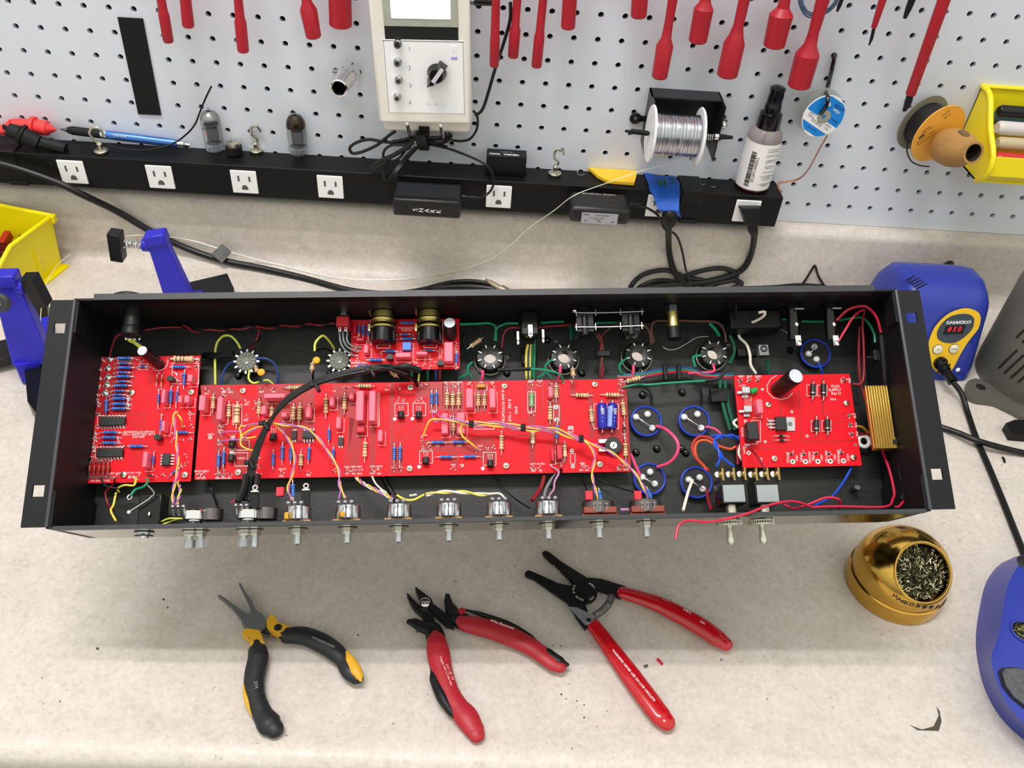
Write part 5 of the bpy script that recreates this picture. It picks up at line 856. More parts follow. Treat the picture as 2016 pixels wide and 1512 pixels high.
q = C(*N(234, 236), .43); b = MB(); b.lathe([(.17, -.08), (.17, .07), (.14, .09), (.12, .08), (.0, .08)], q, (0, 0, 1), 20, caps=False); part('pivot_screw', b, CHROME, t)
part('thumb_guard', swept(N, [(110, 385, 28), (150, 395, 42), (215, 430, 50), (290, 450, 75), (320, 510, 78)], .25, .6, s2), cb, t); part('thumb_guard', swept(N, [(412, 175, 22), (420, 230, 35), (450, 300, 55), (480, 350, 75), (540, 385, 78)], .25, .6, s2), cb, t)
g = part('grip', swept(N, [(310, 480, 55), (322, 530, 78), (340, 640, 92), (372, 800, 84), (425, 950, 80), (490, 1060, 82), (565, 1150, 92), (625, 1250, 78), (645, 1290, 64)], .3, .62, s2), cr_, t)
part('inlay', swept(N, [(285, 760, 12), (310, 860, 38), (370, 990, 46), (430, 1090, 36), (490, 1180, 8)], .32, .95, s2), cb, g)
ontop(N, (350, 650), (455, 915), .585, 'Copper wire 1.3 mm max.', .095, g, mat('pink_print', 'f0c8c8', .5)); ontop(N, (400, 715), (465, 865), .575, 'Z 41 1 03  115', .09, g, mat('pink_print', 'f0c8c8'))
g = part('grip', swept(N, [(520, 375, 60), (570, 400, 76), (740, 440, 86), (900, 495, 88), (1050, 565, 80), (1150, 630, 72), (1250, 710, 66), (1315, 742, 56)], .3, .62, s2), cr_, t)
part('inlay', swept(N, [(1170, 580, 12), (1230, 640, 40), (1310, 700, 42), (1375, 730, 18)], .34, .8, s2), cb, g); part('inlay', swept(N, [(560, 290, 10), (700, 330, 20), (900, 400, 22), (1060, 490, 20), (1150, 555, 8)], .3, 1, s2), cb, g)
q = C(*N(530, 300), .44); b = MB(); b.lathe([(.13, 0), (.13, .02)], q, (0, 0, 1), 6); part('hexagon', b, cr_, t)
ontop(N, (755, 370), (950, 440), .6, 'Wiha Electronic', .12, g, mat('pink_print', 'f0c8c8'), bold=.002)
b = MB(); b.tube([C(*N(350, 360), .2), C(*N(440, 385), .2)], .05, 6, smooth=False); part('spring', b, cb, t)
s3 = .2645; N = cr(1020, 1070, s3); kr = mat('dipped_red', 'b80f1c', .18, coat=.5)
t = thing('wire_stripper', 'wire stripper with black serrated jaws and glossy red handles', 'wire stripper', C(1150, 1165, 0))
z_ = []
for k in range(9): z_ += [(262 + k * 18, 150 + k * 19), (272 + k * 18, 142 + k * 19)]
part('jaw', slab(N, [(180, 66), (205, 52), (240, 70), (330, 140), (500, 245), (560, 300), (480, 420), (400, 300)] + z_[::-1] + [(225, 120), (190, 85)], .1, .22), cb, t, bev=.015)
part('jaw', slab(N, [(50, 215), (75, 198), (110, 210), (200, 250), (300, 295), (410, 318), (460, 330), (500, 440), (540, 590), (500, 640), (440, 560), (370, 440), (240, 350), (120, 265), (55, 240)], .22, .34), cb, t, bev=.015)
part('handle', slab(N, [(480, 250), (620, 262), (800, 318), (770, 405), (640, 355), (560, 330)], .1, .24), cb, t, bev=.015)
q = C(*N(492, 358), .34); b = MB(); b.lathe([(.44, -.1), (.44, .03), (.3, .04), (.29, .06), (.14, .06), (.13, .1), (0, .1)], q, (0, 0, 1), 36, caps=False); pv = part('pivot', b, mat('pivot_black', '17181a', .4, .5), t)
for w, a0 in (('STRIP', 2.6), ('WIRE', 3.9), ('LOOP', .4), ('CUT', 5.2)):
    for i, ch in enumerate(w):
        a = a0 + i * .2; p = q + V((math.cos(a) * .37, math.sin(a) * .37, .042)); text(ch, .1, Matrix.Translation(p) @ Matrix.Rotation(a + math.pi / 2, 4, 'Z'), WINK, pv, 'engraving', .001)
g = part('grip', swept(N, [(785, 368, 56), (900, 402, 62), (1050, 455, 72), (1200, 530, 78), (1350, 612, 82), (1470, 695, 76), (1540, 745, 60)], .28, .62, s3), kr, t)
ontop(N, (1050, 400), (1150, 450), .555, '- - - -', .1, g); ontop(N, (1215, 480), (1300, 525), .585, '37815', .11, g); ontop(N, (1345, 570), (1400, 605), .58, 'USA', .1, g)
g = part('grip', swept(N, [(565, 612, 58), (640, 712, 64), (740, 850, 72), (850, 1000, 80), (960, 1150, 82), (1055, 1275, 80), (1100, 1325, 68)], .28, .62, s3), kr, t)
ontop(N, (690, 775), (1030, 1190), .585, 'WARNING: NEVER USE ON LIVE CIRCUITS', .105, g, bold=.001)
b = MB(); pts = [C(*N(565 + 130 * u + 30 * math.sin(3.14 * u), 545 - 155 * u), .3) for u in [k / 8 for k in range(9)]]; sp, _ = spline(pts, 12); out = []
for i, p in enumerate(sp):
    tt = (sp[min(i + 1, len(sp) - 1)] - sp[max(i - 1, 0)]).normalized(); X, Y, _ = frame(tt); a = i * 2 * math.pi / 7; out.append(p + (X * math.cos(a) + Y * math.sin(a)) * .11)
b.tube(out, .018, 5, 0, 2); part('spring', b, STEEL, t)
b = slab(N, [(380, 470), (440, 475), (530, 520), (560, 560), (545, 600), (500, 605), (460, 560)], .34, .38); b.torus(C(*N(525, 568), .39), (0, 0, 1), .11, .03, 18, 6); part('latch', b, mat('zinc_latch', '8c9096', .45, .4), t)
q = C(*N(525, 568), .39); b = MB(); b.lathe([(.09, 0), (.09, .005)], q, (0, 0, 1), 14); part('latch_hole', b, INK, t)
# ---------------------------------------------------------------- brass tip cleaner
q = C(1788, 1230, 0); bc = V((q.x, q.y + 1.58, 0)); t = thing('tip_cleaner', 'shiny gold domed soldering tip cleaner filled with metal wool', 'tip cleaner', bc)
b = MB(); b.lathe([(1.56, 0), (1.62, .04), (1.63, .4), (1.61, .6), (1.57, .63)], bc, (0, 0, 1), 56, 0, True); b0 = part('base', b, GOLD, t)
c0 = bc + V((0, 0, .82)); R_ = 1.57; d = ray(1822, 1128).normalized(); oc_ = CAM - c0; RR = 1.36; bb_ = oc_.dot(d); dd = math.sqrt(max(0, bb_ * bb_ - oc_.length_squared + RR * RR)); hit = CAM + d * (-bb_ - dd); ax = (hit - c0).normalized()
b = MB(); th0 = math.acos(.78); prof = [(.93, 1.16), (.93, 1.22)]
prof += [(R_ * math.sin(th0 + (1.95 - th0) * k / 18), R_ * math.cos(th0 + (1.95 - th0) * k / 18)) for k in range(19)]
b.lathe(prof, c0, ax, 56, 0, False); part('dome', b, GOLD, t)
b = MB(); b.torus(c0 + ax * (R_ * .78), ax, R_ * math.sin(th0) - .0, .045, 48, 8); part('rim', b, GOLD, t)
random.seed(5); b = MB(); X, Y, Z = frame(ax); cc = c0 + ax * .9
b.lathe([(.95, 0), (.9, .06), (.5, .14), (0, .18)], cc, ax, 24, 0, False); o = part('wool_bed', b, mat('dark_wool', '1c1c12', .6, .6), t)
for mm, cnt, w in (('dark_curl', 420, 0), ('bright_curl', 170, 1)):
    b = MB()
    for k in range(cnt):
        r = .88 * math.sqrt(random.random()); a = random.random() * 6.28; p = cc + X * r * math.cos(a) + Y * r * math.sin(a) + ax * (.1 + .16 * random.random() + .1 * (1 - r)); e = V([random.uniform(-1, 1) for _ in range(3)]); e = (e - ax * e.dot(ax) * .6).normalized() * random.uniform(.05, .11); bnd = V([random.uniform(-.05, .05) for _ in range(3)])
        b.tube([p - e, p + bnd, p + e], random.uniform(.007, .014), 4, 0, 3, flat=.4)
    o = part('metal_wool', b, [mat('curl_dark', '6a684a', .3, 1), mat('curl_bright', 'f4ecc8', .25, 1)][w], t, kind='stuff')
# lettering wrapped round the lower edge of the dome
L_ = 'HAKKO599B'; pc = [(1762, 1174), (1770, 1180), (1778, 1185), (1784.5, 1188), (1795, 1190.5), (1808, 1193), (1820, 1196), (1833, 1196.5), (1846, 1195)]
for i, ch in enumerate(L_):
    d = ray(*pc[i]); oc_ = CAM - c0; A2_ = d.x ** 2 + d.y ** 2 + d.z ** 2; RR = R_ + .004; bq = oc_.dot(d) / A2_; cq = (oc_.length_squared - RR * RR) / A2_; disc = bq * bq - cq
    if disc < 0: continue
    p = CAM + d * (-bq - math.sqrt(disc)); n = (p - c0).normalized()
    text(ch, .17 if i < 5 else .21, fm(p, UP.cross(n), n), INK, t, 'lettering', .004, sx=1.25 if i < 5 else 1.9, bold=.004)
# ---------------------------------------------------------------- blue iron stand, lower right
t = thing('iron_stand', 'deep blue moulded soldering iron stand with grey sponge at the right edge', 'iron stand', C(2030, 1400, 0))
base = [C(x, y, 0) for x, y in [(2010, 1098), (1972, 1108), (1942, 1145), (1928, 1200), (1921, 1255), (1925, 1305), (1940, 1360), (1968, 1410), (2010, 1452), (2070, 1490), (2140, 1500), (2200, 1470), (2240, 1400), (2250, 1300), (2220, 1190), (2150, 1120), (2080, 1096)]]
top = [C(x, y, 1.3) for x, y in [(2050, 1085), (2010, 1108), (1985, 1150), (1975, 1200), (1966, 1250), (1952, 1292), (1958, 1330), (1980, 1380), (2018, 1425), (2080, 1460), (2160, 1470), (2225, 1430), (2265, 1350), (2270, 1270), (2240, 1180), (2170, 1110), (2110, 1082)]]
def sm(P): 
    out, _ = spline(list(P) + [P[0]], 3); return out[:-1]
mid = [a.lerp(c, .25) + V((0, 0, .15)) for a, c in zip(base, top)]; mid2 = [a.lerp(c, .9) for a, c in zip(base, top)]; cen = sum(top, V()) / len(top); top2 = [p.lerp(cen, .06) + V((0, 0, .03)) for p in top]
b = MB(); b.loft([sm(base), sm(mid), sm(mid2), sm(top), sm(top2)]); part('body', b, HBLUE, t, ang=.9)
sp = [C(x, y, 1.345) for x, y in [(1964, 1322), (1972, 1314), (1995, 1313), (2030, 1320), (2080, 1335), (2110, 1370), (2090, 1410), (2050, 1410), (2016, 1396), (1990, 1375), (1972, 1350)]]
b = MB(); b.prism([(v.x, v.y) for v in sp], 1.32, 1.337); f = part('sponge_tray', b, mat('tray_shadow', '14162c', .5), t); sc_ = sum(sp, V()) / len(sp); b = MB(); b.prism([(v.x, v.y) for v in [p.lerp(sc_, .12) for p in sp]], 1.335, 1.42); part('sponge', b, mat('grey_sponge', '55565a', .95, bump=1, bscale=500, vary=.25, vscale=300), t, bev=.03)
b = MB(); b.torus(sum([p for p in sp[:1]], V()) * 0 + C(2016, 1243, 1.36), (0, 0, 1), .38, .04, 28, 8); wr = part('wool_ring', b, HBLUE, t); b = MB(); b.lathe([(.36, 0), (.2, .05), (0, .06)], C(2016, 1243, 1.34), (0, 0, 1), 20, 0, False); part('wool_bed', b, mat('dark_wool', '1c1c12'), t)
b = MB()
for k in range(90):
    r = .33 * math.sqrt(random.random()); a = random.random() * 6.28; p = C(2016, 1243, 1.4) + V((r * math.cos(a), r * math.sin(a), random.random() * .05)); e = V((random.uniform(-1, 1), random.uniform(-1, 1), 0)) * .05; b.tube([p - e, p + V((0, 0, .02)), p + e], .009, 4, 0, 2)
part('metal_wool', b, mat('curl_mid', 'b8b078', .3, 1), t, kind='stuff')
b = MB(); b.lathe([(.3, 0), (.26, .02), (0, .02)], C(2020, 1108, 1.33), (0, 0, 1), 20, 0, False); part('holder_hole', b, INK, t)
# ---------------------------------------------------------------- soldering station
F0 = C(1908, 752, 0); NF = V((0, -3.3, .95)).normalized(); t = thing('soldering_station', 'blue and yellow soldering station with red digital display beside the chassis', 'soldering station', F0)
pr = [(.1, 0), (0, .12), (.05, .6), (.95, 3.25), (1.12, 3.55), (1.5, 3.85), (2.2, 4.1), (3.1, 4.05), (4.0, 3.6), (4.6, 2.8), (4.9, 1.8), (5.0, .1), (4.9, 0)]
rings = []; wS = 3.75
for x, k in ((-wS, .8), (-wS + .08, .92), (-wS + .3, .99), (-wS + .6, 1), (-.6, 1), (-.3, .99), (-.08, .93), (0, .84)):
    cy, cz = 2.5, 1.6; rings.append([F0 + V((x, cy + (y - cy) * k, max(0, cz + (z - cz) * k) if z > .13 else 0)) for y, z in pr])
b = MB(); b.loft(rings); part('body', b, HBLUE, t, ang=1.2)
FO = F0 + V((0, .05, .6)) + NF * .0
def fp(f, L, off): return [PL(*f(x, y), FO + NF * off, NF) for x, y in L]
Q = cr(1700, 500, .1984)
def face(f, L, off, nm, m, par, th=.02, smooth=True, **k):
    p = fp(f, L, off); 
    if smooth: p, _ = spline(p + [p[0]], 4); p = p[:-1]
    c = sum(p, V()) / len(p); p0 = [v - NF * th for v in p]; b = MB()
    if (p[1] - p[0]).cross(p[2] - p[1]).dot(NF) < 0: p = p[::-1]; p0 = p0[::-1]
    b.loft([p0, p]); return part(nm, b, m, par, **k)
fc = face(Q, [(1165, 640), (1140, 580), (1050, 545), (950, 555), (830, 610), (720, 720), (665, 830), (650, 900), (655, 1000), (690, 1130), (760, 1190), (870, 1160), (960, 1000), (1040, 870), (1140, 740)], .05, 'front_panel', HYEL, t, .06)
sc1 = face(Q, [(1100, 640), (1060, 605), (980, 595), (870, 620), (780, 690), (735, 770), (735, 830), (780, 870), (870, 885), (950, 860), (1040, 790), (1090, 720)], .075, 'display_window', mat('display_grey', '3a4450', .3), fc)
b_ = face(Q, [(820, 715), (1015, 708), (985, 795), (790, 800)], .095, 'display', mat('display_black', '0a0a0c', .25), fc, smooth=False)
A_, B_ = fp(Q, [(800, 750), (1000, 747)], .1); text('8 5 0', .3, fpx(A_, B_, NF), mat('red_digits', 'ff1028', emit=1.3), fc, 'digits', sx=.95, shear=.25)
A_, B_ = fp(Q, [(825, 683), (1055, 678)], .1); text('HAKKO', .19, fpx(A_, B_, NF, f=.58), WINK, fc, sx=1.35, shear=.25, bold=.006)
b = MB(); b.torus(A_.lerp(B_, .06), NF, .06, .016, 10, 5); part('emblem', b, WINK, fc)
for cx, cy, lab in ((735, 945, 'UP'), (895, 940, 'ENTER')):
    p = fp(Q, [(cx, cy)], .06)[0]; X = V((1, 0, 0)); b = MB(); b.lathe([(.22, 0), (.22, .02)], p, NF, 24, 1); b.lathe([(.2, .02), (.2, .05), (.17, .065)], p, NF, 24, 0); g = part('button', b, [mat('cream_button', 'e6e2cc', .4), mat('display_grey', '3a4450')], fc)
    text(lab, .1, fm(p + NF * .068, X, NF), INK, g, ext=.001)
p = fp(Q, [(760, 1080)], .06)[0]; p2 = C(1876, 752, .75); b = MB(); b.lathe([(.3, -.05), (.3, .12)], p, NF, 22); b.cyl(p, p.lerp(p2, .45), .24, .24, 20); b.cyl(p.lerp(p2, .4), p2, .19, .22, 20)
for k in range(8): a = k * .785; dX, dY, _ = frame(p2 - p); b.box(p.lerp(p2, .3) + (dX * math.cos(a) + dY * math.sin(a)) * .24, (.05, .05, .2))
part('connector', b, GLOSSBLK, t)
for a_, c_ in (((425, 262), (510, 215)), ((455, 285), (548, 238)), ((482, 306), (575, 258)), ((502, 326), (602, 277)), ((522, 346), (630, 297))):
    b = MB(); P_ = []
    for k in range(5):
        px_, py_ = Q(a_[0] + (c_[0] - a_[0]) * k / 4, a_[1] + (c_[1] - a_[1]) * k / 4); d = ray(px_, py_); lo = None
        for m_ in range(4000):
            p = CAM + d * (25 + m_ * .01); y, z = p.y - F0.y, p.z
            for (ya, za), (yb_, zb_) in zip(pr[1:-2], pr[2:-1]):
                if ya <= y <= yb_ and z <= za + (zb_ - za) * (y - ya) / (yb_ - ya): lo = p; break
            if lo: break
        if lo: P_.append(lo)
    if len(P_) > 1: b.tube(P_, .035, 6, 0, 2); part('vent_slot', b, mat('slot_dark', '10103a', .5), t)
b = MB(); pc_ = PL(1886, 728, F0 + V((0, .05, .6)) + NF * .06, NF); b.lathe([(.1, 0), (.07, .01)], pc_, NF, 12); part('paint_chip', b, WPL, t)
def cord(nm, L, r, lab, m=CORD, n=10, cat='cable', **k):
    b = MB(); b.tube([C(a[0], a[1], a[2]) for a in L], r, n, 0, 8); return single(nm, b, m, lab, cat, **k)
cord('iron_cable', [(1876, 752, .75), (1893, 775, .5), (1905, 812, .14), (1922, 862, .12), (1945, 915, .12), (1970, 975, .12), (1998, 1045, .12), (2030, 1125, .12)], .12, 'black cable running from soldering station plug down the right side', n=10)
cord('power_cable', [(1760, 805, .12), (1800, 822, .12), (1850, 840, .13), (1885, 852, .25), (1925, 868, .37), (1970, 881, .3), (2016, 892, .15), (2060, 900, .13)], .13, 'black cable emerging from under the right end of the chassis')
b = MB(); b.tube([C(1845, 560, 2.2), C(1880, 505, 2.2), C(1925, 480, 1.8), C(1970, 460, 1.5), C(2030, 446, 1.4), C(2100, 440, 1.3)], .2, 12); single('power_cable', b, CORD, 'thick black cable rising behind the blue soldering station', 'cable')
# grey slotted housing at the right edge
gc = C(1925, 752, 0) + V((2.75, .3, 0)); t = thing('slotted_housing', 'dark grey round slotted metal housing behind the soldering station cable', 'transformer housing', gc)
gm = mat('grey_casting', '686760', .5, .4, bump=.1, bscale=300); b = MB(); b.lathe([(2.55, 0), (2.6, .5), (2.6, 4.6), (2.4, 5.0), (1.5, 5.1)], gc, (0, 0, 1), 48, 0, True); part('drum', b, gm, t)
b = MB(); fl = [C(x, y, .25) for x, y in [(1902, 765), (1904, 752), (1918, 745), (1935, 748), (1960, 755), (2100, 760), (2140, 900), (2016, 822), (1975, 800), (1955, 792), (1925, 788), (1908, 780)]]; fl, _ = spline(fl + [fl[0]], 3); b.prism([(v.x, v.y) for v in fl[:-1]][::-1], 0, .25); part('foot_flange', b, gm, t, bev=.05)
b = MB(); b.lathe([(.2, 0), (.2, .01)], C(1931, 762, .26), (0, 0, 1), 18); part('bolt_hole', b, INK, t)
for row, z0 in enumerate((1.2, 2.9)):
    for k in range(7):
        a0 = math.radians(196 + k * 7.5); b = MB(); P_ = []
        for i in range(7): a = a0 + .0; zz = z0 + 1.25 * i / 6; P_.append(gc + V((math.cos(a + .12 * i / 6) * 2.61, math.sin(a + .12 * i / 6) * 2.61, zz)))
        b.tube(P_, .05, 6, 0, 2); part('vent_slot', b, INK, t)
b = MB(); b.prism([(v.x, v.y) for v in [C(x, y, .4) for x, y in [(1980, 833), (1998, 826), (2040, 828), (2040, 858), (1992, 854)]]][::-1], .0, .4); single('black_bracket', b, BLK, 'black metal bracket at the right edge below the grey housing', 'bracket', bev=.02)
# wire offcuts
for nm, L, m, lab in (('wire_offcut', [(1294, 1297), (1304, 1308)], REDW, 'tiny red wire offcut on the worktop beside the long red handle'), ('wire_offcut', [(1974, 900), (1978, 910)], BLK, 'tiny black offcut on the worktop under the crossing cables'), ('wire_offcut', [(756, 1326), (758, 1330)][:0] or [(1268, 1312), (1275, 1310)], STEEL, 'tiny grey metal offcut between the stripper handles')):
    b = MB(); b.tube([C(*L[0], .05), C((L[0][0] + L[1][0]) / 2 + 1, (L[0][1] + L[1][1]) / 2, .05), C(*L[1], .05)], .045, 6, 0, 3); single(nm, b, m, lab, 'offcut')
# ---------------------------------------------------------------- things at the left: bin, board holder, cables
def vert(p, h): return p + V((0, 0, h))
ft = C(122, 524, 0); yp = mat('bin_yellow_left', 'f0dc00', .35)
t = thing('storage_bin', 'yellow open storage bin of red capacitors at the left edge', 'storage bin', ft + V((-2.4, -1.4, 0)))
Xb = (C(30, 600, 0) - C(122, 524, 0)); Xb.z = 0; Xb.normalize(); Yb = V((Xb.y, -Xb.x, 0)); Yb = -Yb if Yb.x > 0 else Yb      # Xb runs along the right side towards the viewer, Yb to the left
Ls, Ws, Hs = 4.4, 4.2, 2.7
def bp(u, w, h): return ft + Xb * u + Yb * w + V((0, 0, h))
def wall(b, pts, th, out):
    b.loft([[p for p in pts], [p - out * th for p in pts]])
b = MB(); o_ = -Yb; 
wall(b, [bp(0, 0, 0), bp(Ls, 0, 0), bp(Ls + .1, -.0, 1.5), bp(2.6, -.18, Hs), bp(0, -.22, Hs)], .1, -Yb)
wall(b, [bp(0, Ws, 0), bp(Ls, Ws, 0), bp(Ls + .1, Ws, 1.5), bp(2.6, Ws + .18, Hs), bp(0, Ws + .2, Hs)], -.1, -Yb)
wall(b, [bp(0, 0, 0), bp(0, Ws, 0), bp(-.15, Ws + .2, Hs), bp(-.15, -.2, Hs)], .1, -Xb)
wall(b, [bp(Ls, 0, 0), bp(Ls, Ws, 0), bp(Ls + .3, Ws, 1.4), bp(Ls + .3, 0, 1.4)], -.1, -Xb)
b.loft([[bp(0, 0, 0), bp(Ls, 0, 0), bp(Ls, Ws, 0), bp(0, Ws, 0)], [bp(0, 0, .1), bp(Ls, 0, .1), bp(Ls, Ws, .1), bp(0, Ws, .1)]])
part('tub', b, yp, t)
b = MB(); r0 = [bp(-.15, -.22, Hs), bp(-.15, Ws + .2, Hs)]; b.tube(r0, .1, 8, smooth=False); b.tube([bp(-.15, -.25, Hs), bp(2.6, -.22, Hs), bp(Ls + .1, -.05, 1.5)], .1, 8, smooth=False); b.box(bp(-.1, -.25, Hs - .12), (.3, .3, .34)); part('rim', b, yp, t, bev=.02)
b = MB(); b.loft([[bp(-.1, -.35, 0), bp(Ls, -.3, 0), bp(Ls, 0, 0), bp(-.1, 0, 0)], [bp(-.1, -.35, .1), bp(Ls, -.3, .1), bp(Ls, 0, .1), bp(-.1, 0, .1)]]); b.box(bp(1.2, -.06, 1.3), (.12, .5, 1.2)); part('foot_rail', b, yp, t)
random.seed(3)
reds = ['801810', '4a100c', 'a83018', '641410', '240a0a']
for i in range(26):
    r, c = divmod(i, 5); p = bp(.5 + r * .62 + random.uniform(-.15, .15), .5 + c * .75 + random.uniform(-.2, .2), 1.05 + random.uniform(0, .45)); R_ = Matrix.Rotation(random.uniform(-1, 1), 3, 'Z') @ Matrix.Rotation(random.uniform(-.9, .9), 3, 'X')
    if pj(p)[0] < -6: continue
    b = MB(); b.box(p, (.28, .75, .45), 0, R_); single('film_capacitor', b, mat('red_block_%d' % (i % 5), reds[i % 5], .3), ('dark red', 'deep maroon', 'bright orange-red', 'brownish red', 'almost black')[i % 5] + ' loose box capacitor in the yellow bin at left', 'capacitor', group='loose capacitors in the left yellow bin', bev=.03)
# fill under the loose parts
b = MB(); b.loft([[bp(.12, .12, .1), bp(Ls - .15, .12, .1), bp(Ls - .15, Ws - .12, .1), bp(.12, Ws - .12, .1)], [bp(.12, .12, .95), bp(Ls - .15, .12, .95), bp(Ls - .15, Ws - .12, .95), bp(.12, Ws - .12, .95)]]); single('capacitor_pile', b, mat('dark_red_pile', '3a100c', .6, vary=.6, vscale=90), 'dark heap of small capacitors filling the left yellow bin', 'capacitors', kind='stuff')
# blue board holder
t = thing('board_holder', 'blue and black adjustable circuit board holder with two upright arms behind the chassis', 'board holder', C(70, 720, 0))
def slabpx(L, h0, h1, tilt=None): 
    b = MB(); q = [C(x, y, h1) for x, y in L]; q = [(v.x, v.y) for v in q]
    if sum(q[i][0] * q[(i + 1) % len(q)][1] - q[(i + 1) % len(q)][0] * q[i][1] for i in range(len(q))) < 0: q = q[::-1]
    b.prism(q, h0, h1); return b
def beam(a, c, w, d, n):     # bar of width w and depth d from a to c, wide face normal n
    a, c = V(a), V(c); T = (c - a).normalized(); n = V(n); n = (n - T * n.dot(T)).normalized(); X = T.cross(n); w0, w1 = w if isinstance(w, tuple) else (w, w)
    b = MB(); b.loft([[p + X * ww / 2 * sx_ + n * d / 2 * sn for sx_, sn in ((-1, -1), (1, -1), (1, 1), (-1, 1))] for p, ww in ((a, w0), (c, w1))]); return b
pb = BBLUE; hb = mat('holder_black', '0e0e0f', .35, spec=.4)
def arm(bx0, by0, tx, ty, hb0, ht, wa, jaw, side):
    a, c = C(bx0, by0, hb0), C(tx, ty, ht); n = (CAM - a).normalized(); n = V((n.x * .3, -1, .25))
    g = part('arm', beam(a, c, wa, .55, n), pb, t, bev=.05)
    T = (c - a).normalized(); b = beam(c - T * .15, c + T * .35, .85, .75, n); part('arm_head', b, pb, t, bev=.08)
    sd = V((side, 0, 0)); k = c + T * .05 - V((0, .05, .3)); b = MB(); b.cyl(k + sd * .3, k + sd * .62, .28, n=16); part('collar', b, pb, t, bev=.03)
    L0, L1 = k + sd * .6, k + sd * jaw
    if jaw > 1.2:
        b = MB(); pts = [L0.lerp(L1, i / 48) + V((0, math.cos(i * .95), math.sin(i * .95))) * .17 for i in range(49)]; b.tube(pts, .03, 5, 0, 1, smooth=False); b.cyl(L0, L1, .06, n=8); part('spring', b, CHROME, t)
    b = MB(); b.box(L1 + sd * .25 + V((0, 0, -.1)), (.5, .55, 1.3), 0, Matrix.Rotation(side * -.12, 3, 'Y')); part('jaw', b, hb, t, bev=.02); return a, c
a, c = arm(365, 612, 310, 472, .9, 4.3, (1.25, .75), 1.45, -1)
part('arm_base', beam(C(335, 600, .9), C(400, 596, .9), .9, 1.1, (0, -1, .4)), pb, t, bev=.05)
part('rail', beam(C(330, 590, .75), C(455, 560, .75), 1.0, .5, (0, -.3, 1)), hb, t, bev=.03)
a, c = arm(68, 712, 14, 552, .8, 4.4, (1.5, .95), .75, 1)
q = C(8, 566, 4.35); b = MB(); b.lathe([(.36, 0), (.36, .12), (.3, .2), (.1, .22)], q + V((0, -.45, -.35)), (0, -1, .35), 24); g = part('clamp_knob', b, mat('grey_knob', '3a3c40', .4), t); b = MB(); b.lathe([(.1, .2), (.1, .26)], q + V((0, -.45, -.35)), (0, -1, .35), 10); part('screw', b, CHROME, g)
part('arm_base', slabpx([(22, 665), (80, 648), (90, 690), (76, 712), (30, 722), (20, 690)], 0.05, 1.0), pb, t, bev=.06)
part('arm_base', slabpx([(70, 630), (100, 620), (100, 660), (86, 700)], .3, 1.05), pb, t, bev=.05)
b = slabpx([(42, 700), (76, 694), (80, 716), (70, 722), (46, 724)], .5, .7); f = part('base_tab', b, pb, t, bev=.03); b = MB(); b.torus(C(57, 708, .72), (0, 0, 1), .12, .05, 18, 6); b.lathe([(.1, 0), (.1, .02)], C(57, 708, .7), (0, 0, 1), 12, 1); part('screw', b, [STEEL, INK], f)
part('foot_bar', slabpx([(48, 722), (90, 716), (90, 790), (70, 812), (54, 790)], 0, .75), hb, t, bev=.03)
part('foot_bar', slabpx([(50, 600), (92, 590), (96, 640), (70, 660), (52, 630)], 0, .7), hb, t, bev=.03)
part('rail', beam(C(-60, 712, .6), C(30, 690, .6), 1.0, .5, (0, -.3, 1)), hb, t, bev=.03)
# long thick cable with its grey tape flag, and the cable bundle behind the chassis
def cord2(nm, P, r, lab, m=CORD, cat='cable', **k): b = MB(); b.tube(P, r, 10, 0, 8); return single(nm, b, m, lab, cat, **k)
cord2('power_cable', [W(-30, 316, 1.95), W(30, 330, 1.95), W(110, 358, 1.98), W(170, 387, 1.9), surf(230, 416, .3), surf(300, 457, .2), surf(370, 490, .17), surf(440, 513, .17), surf(520, 529, .17), surf(600, 548, .17), surf(680, 570, .17), surf(740, 578, .17), surf(800, 577, .17), surf(860, 567, .17), surf(930, 565, .17), surf(1000, 574, .17), surf(1060, 590, .17)], .16, 'thick black cable sweeping down from the power strip behind the chassis')
for k, (L, lab) in enumerate((([(815, 577), (860, 562), (905, 554), (950, 556), (1000, 572), (1040, 590)], 'uppermost of the thin black cables bunched behind the chassis'), ([(830, 579), (870, 568), (915, 561), (960, 566), (1010, 583)], 'lower thin black cable bunched behind the chassis'))):
    cord2('audio_cable', [surf(x, y, .3 - .12 * k) for x, y in L], .11, lab)
b = MB(); q = C(436, 497, .35); b.loft([[surf(x, y, .42 if i % 2 else .36) for i, (x, y) in enumerate([(415, 500), (437, 480), (457, 496), (437, 518)])], [surf(x, y, .4 if i % 2 else .34) for i, (x, y) in enumerate([(415, 500), (437, 480), (457, 496), (437, 518)])]]); single('tape_flag', b, mat('grey_tape', '6c6e70', .4, vary=.2, vscale=200), 'small square of grey tape on the thick black cable', 'tape')
a = surf(955, 550, .4); c = surf(1006, 580, .35); d = (c - a); b = MB(); b.lathe([(.0, 0), (.07, .04), (.09, .12), (.06, .18), (.12, .24), (.12, 1.0)], a, d, 14, 0, False); b.lathe([(.12, 0), (.22, .04), (.23, .5), (.2, .8)], a + d.normalized() * .95, d, 18); single('audio_plug', b, mat('worn_nickel', 'a8a08a', .35, .9), 'silver jack plug lying on the cables behind the chassis', 'plug')
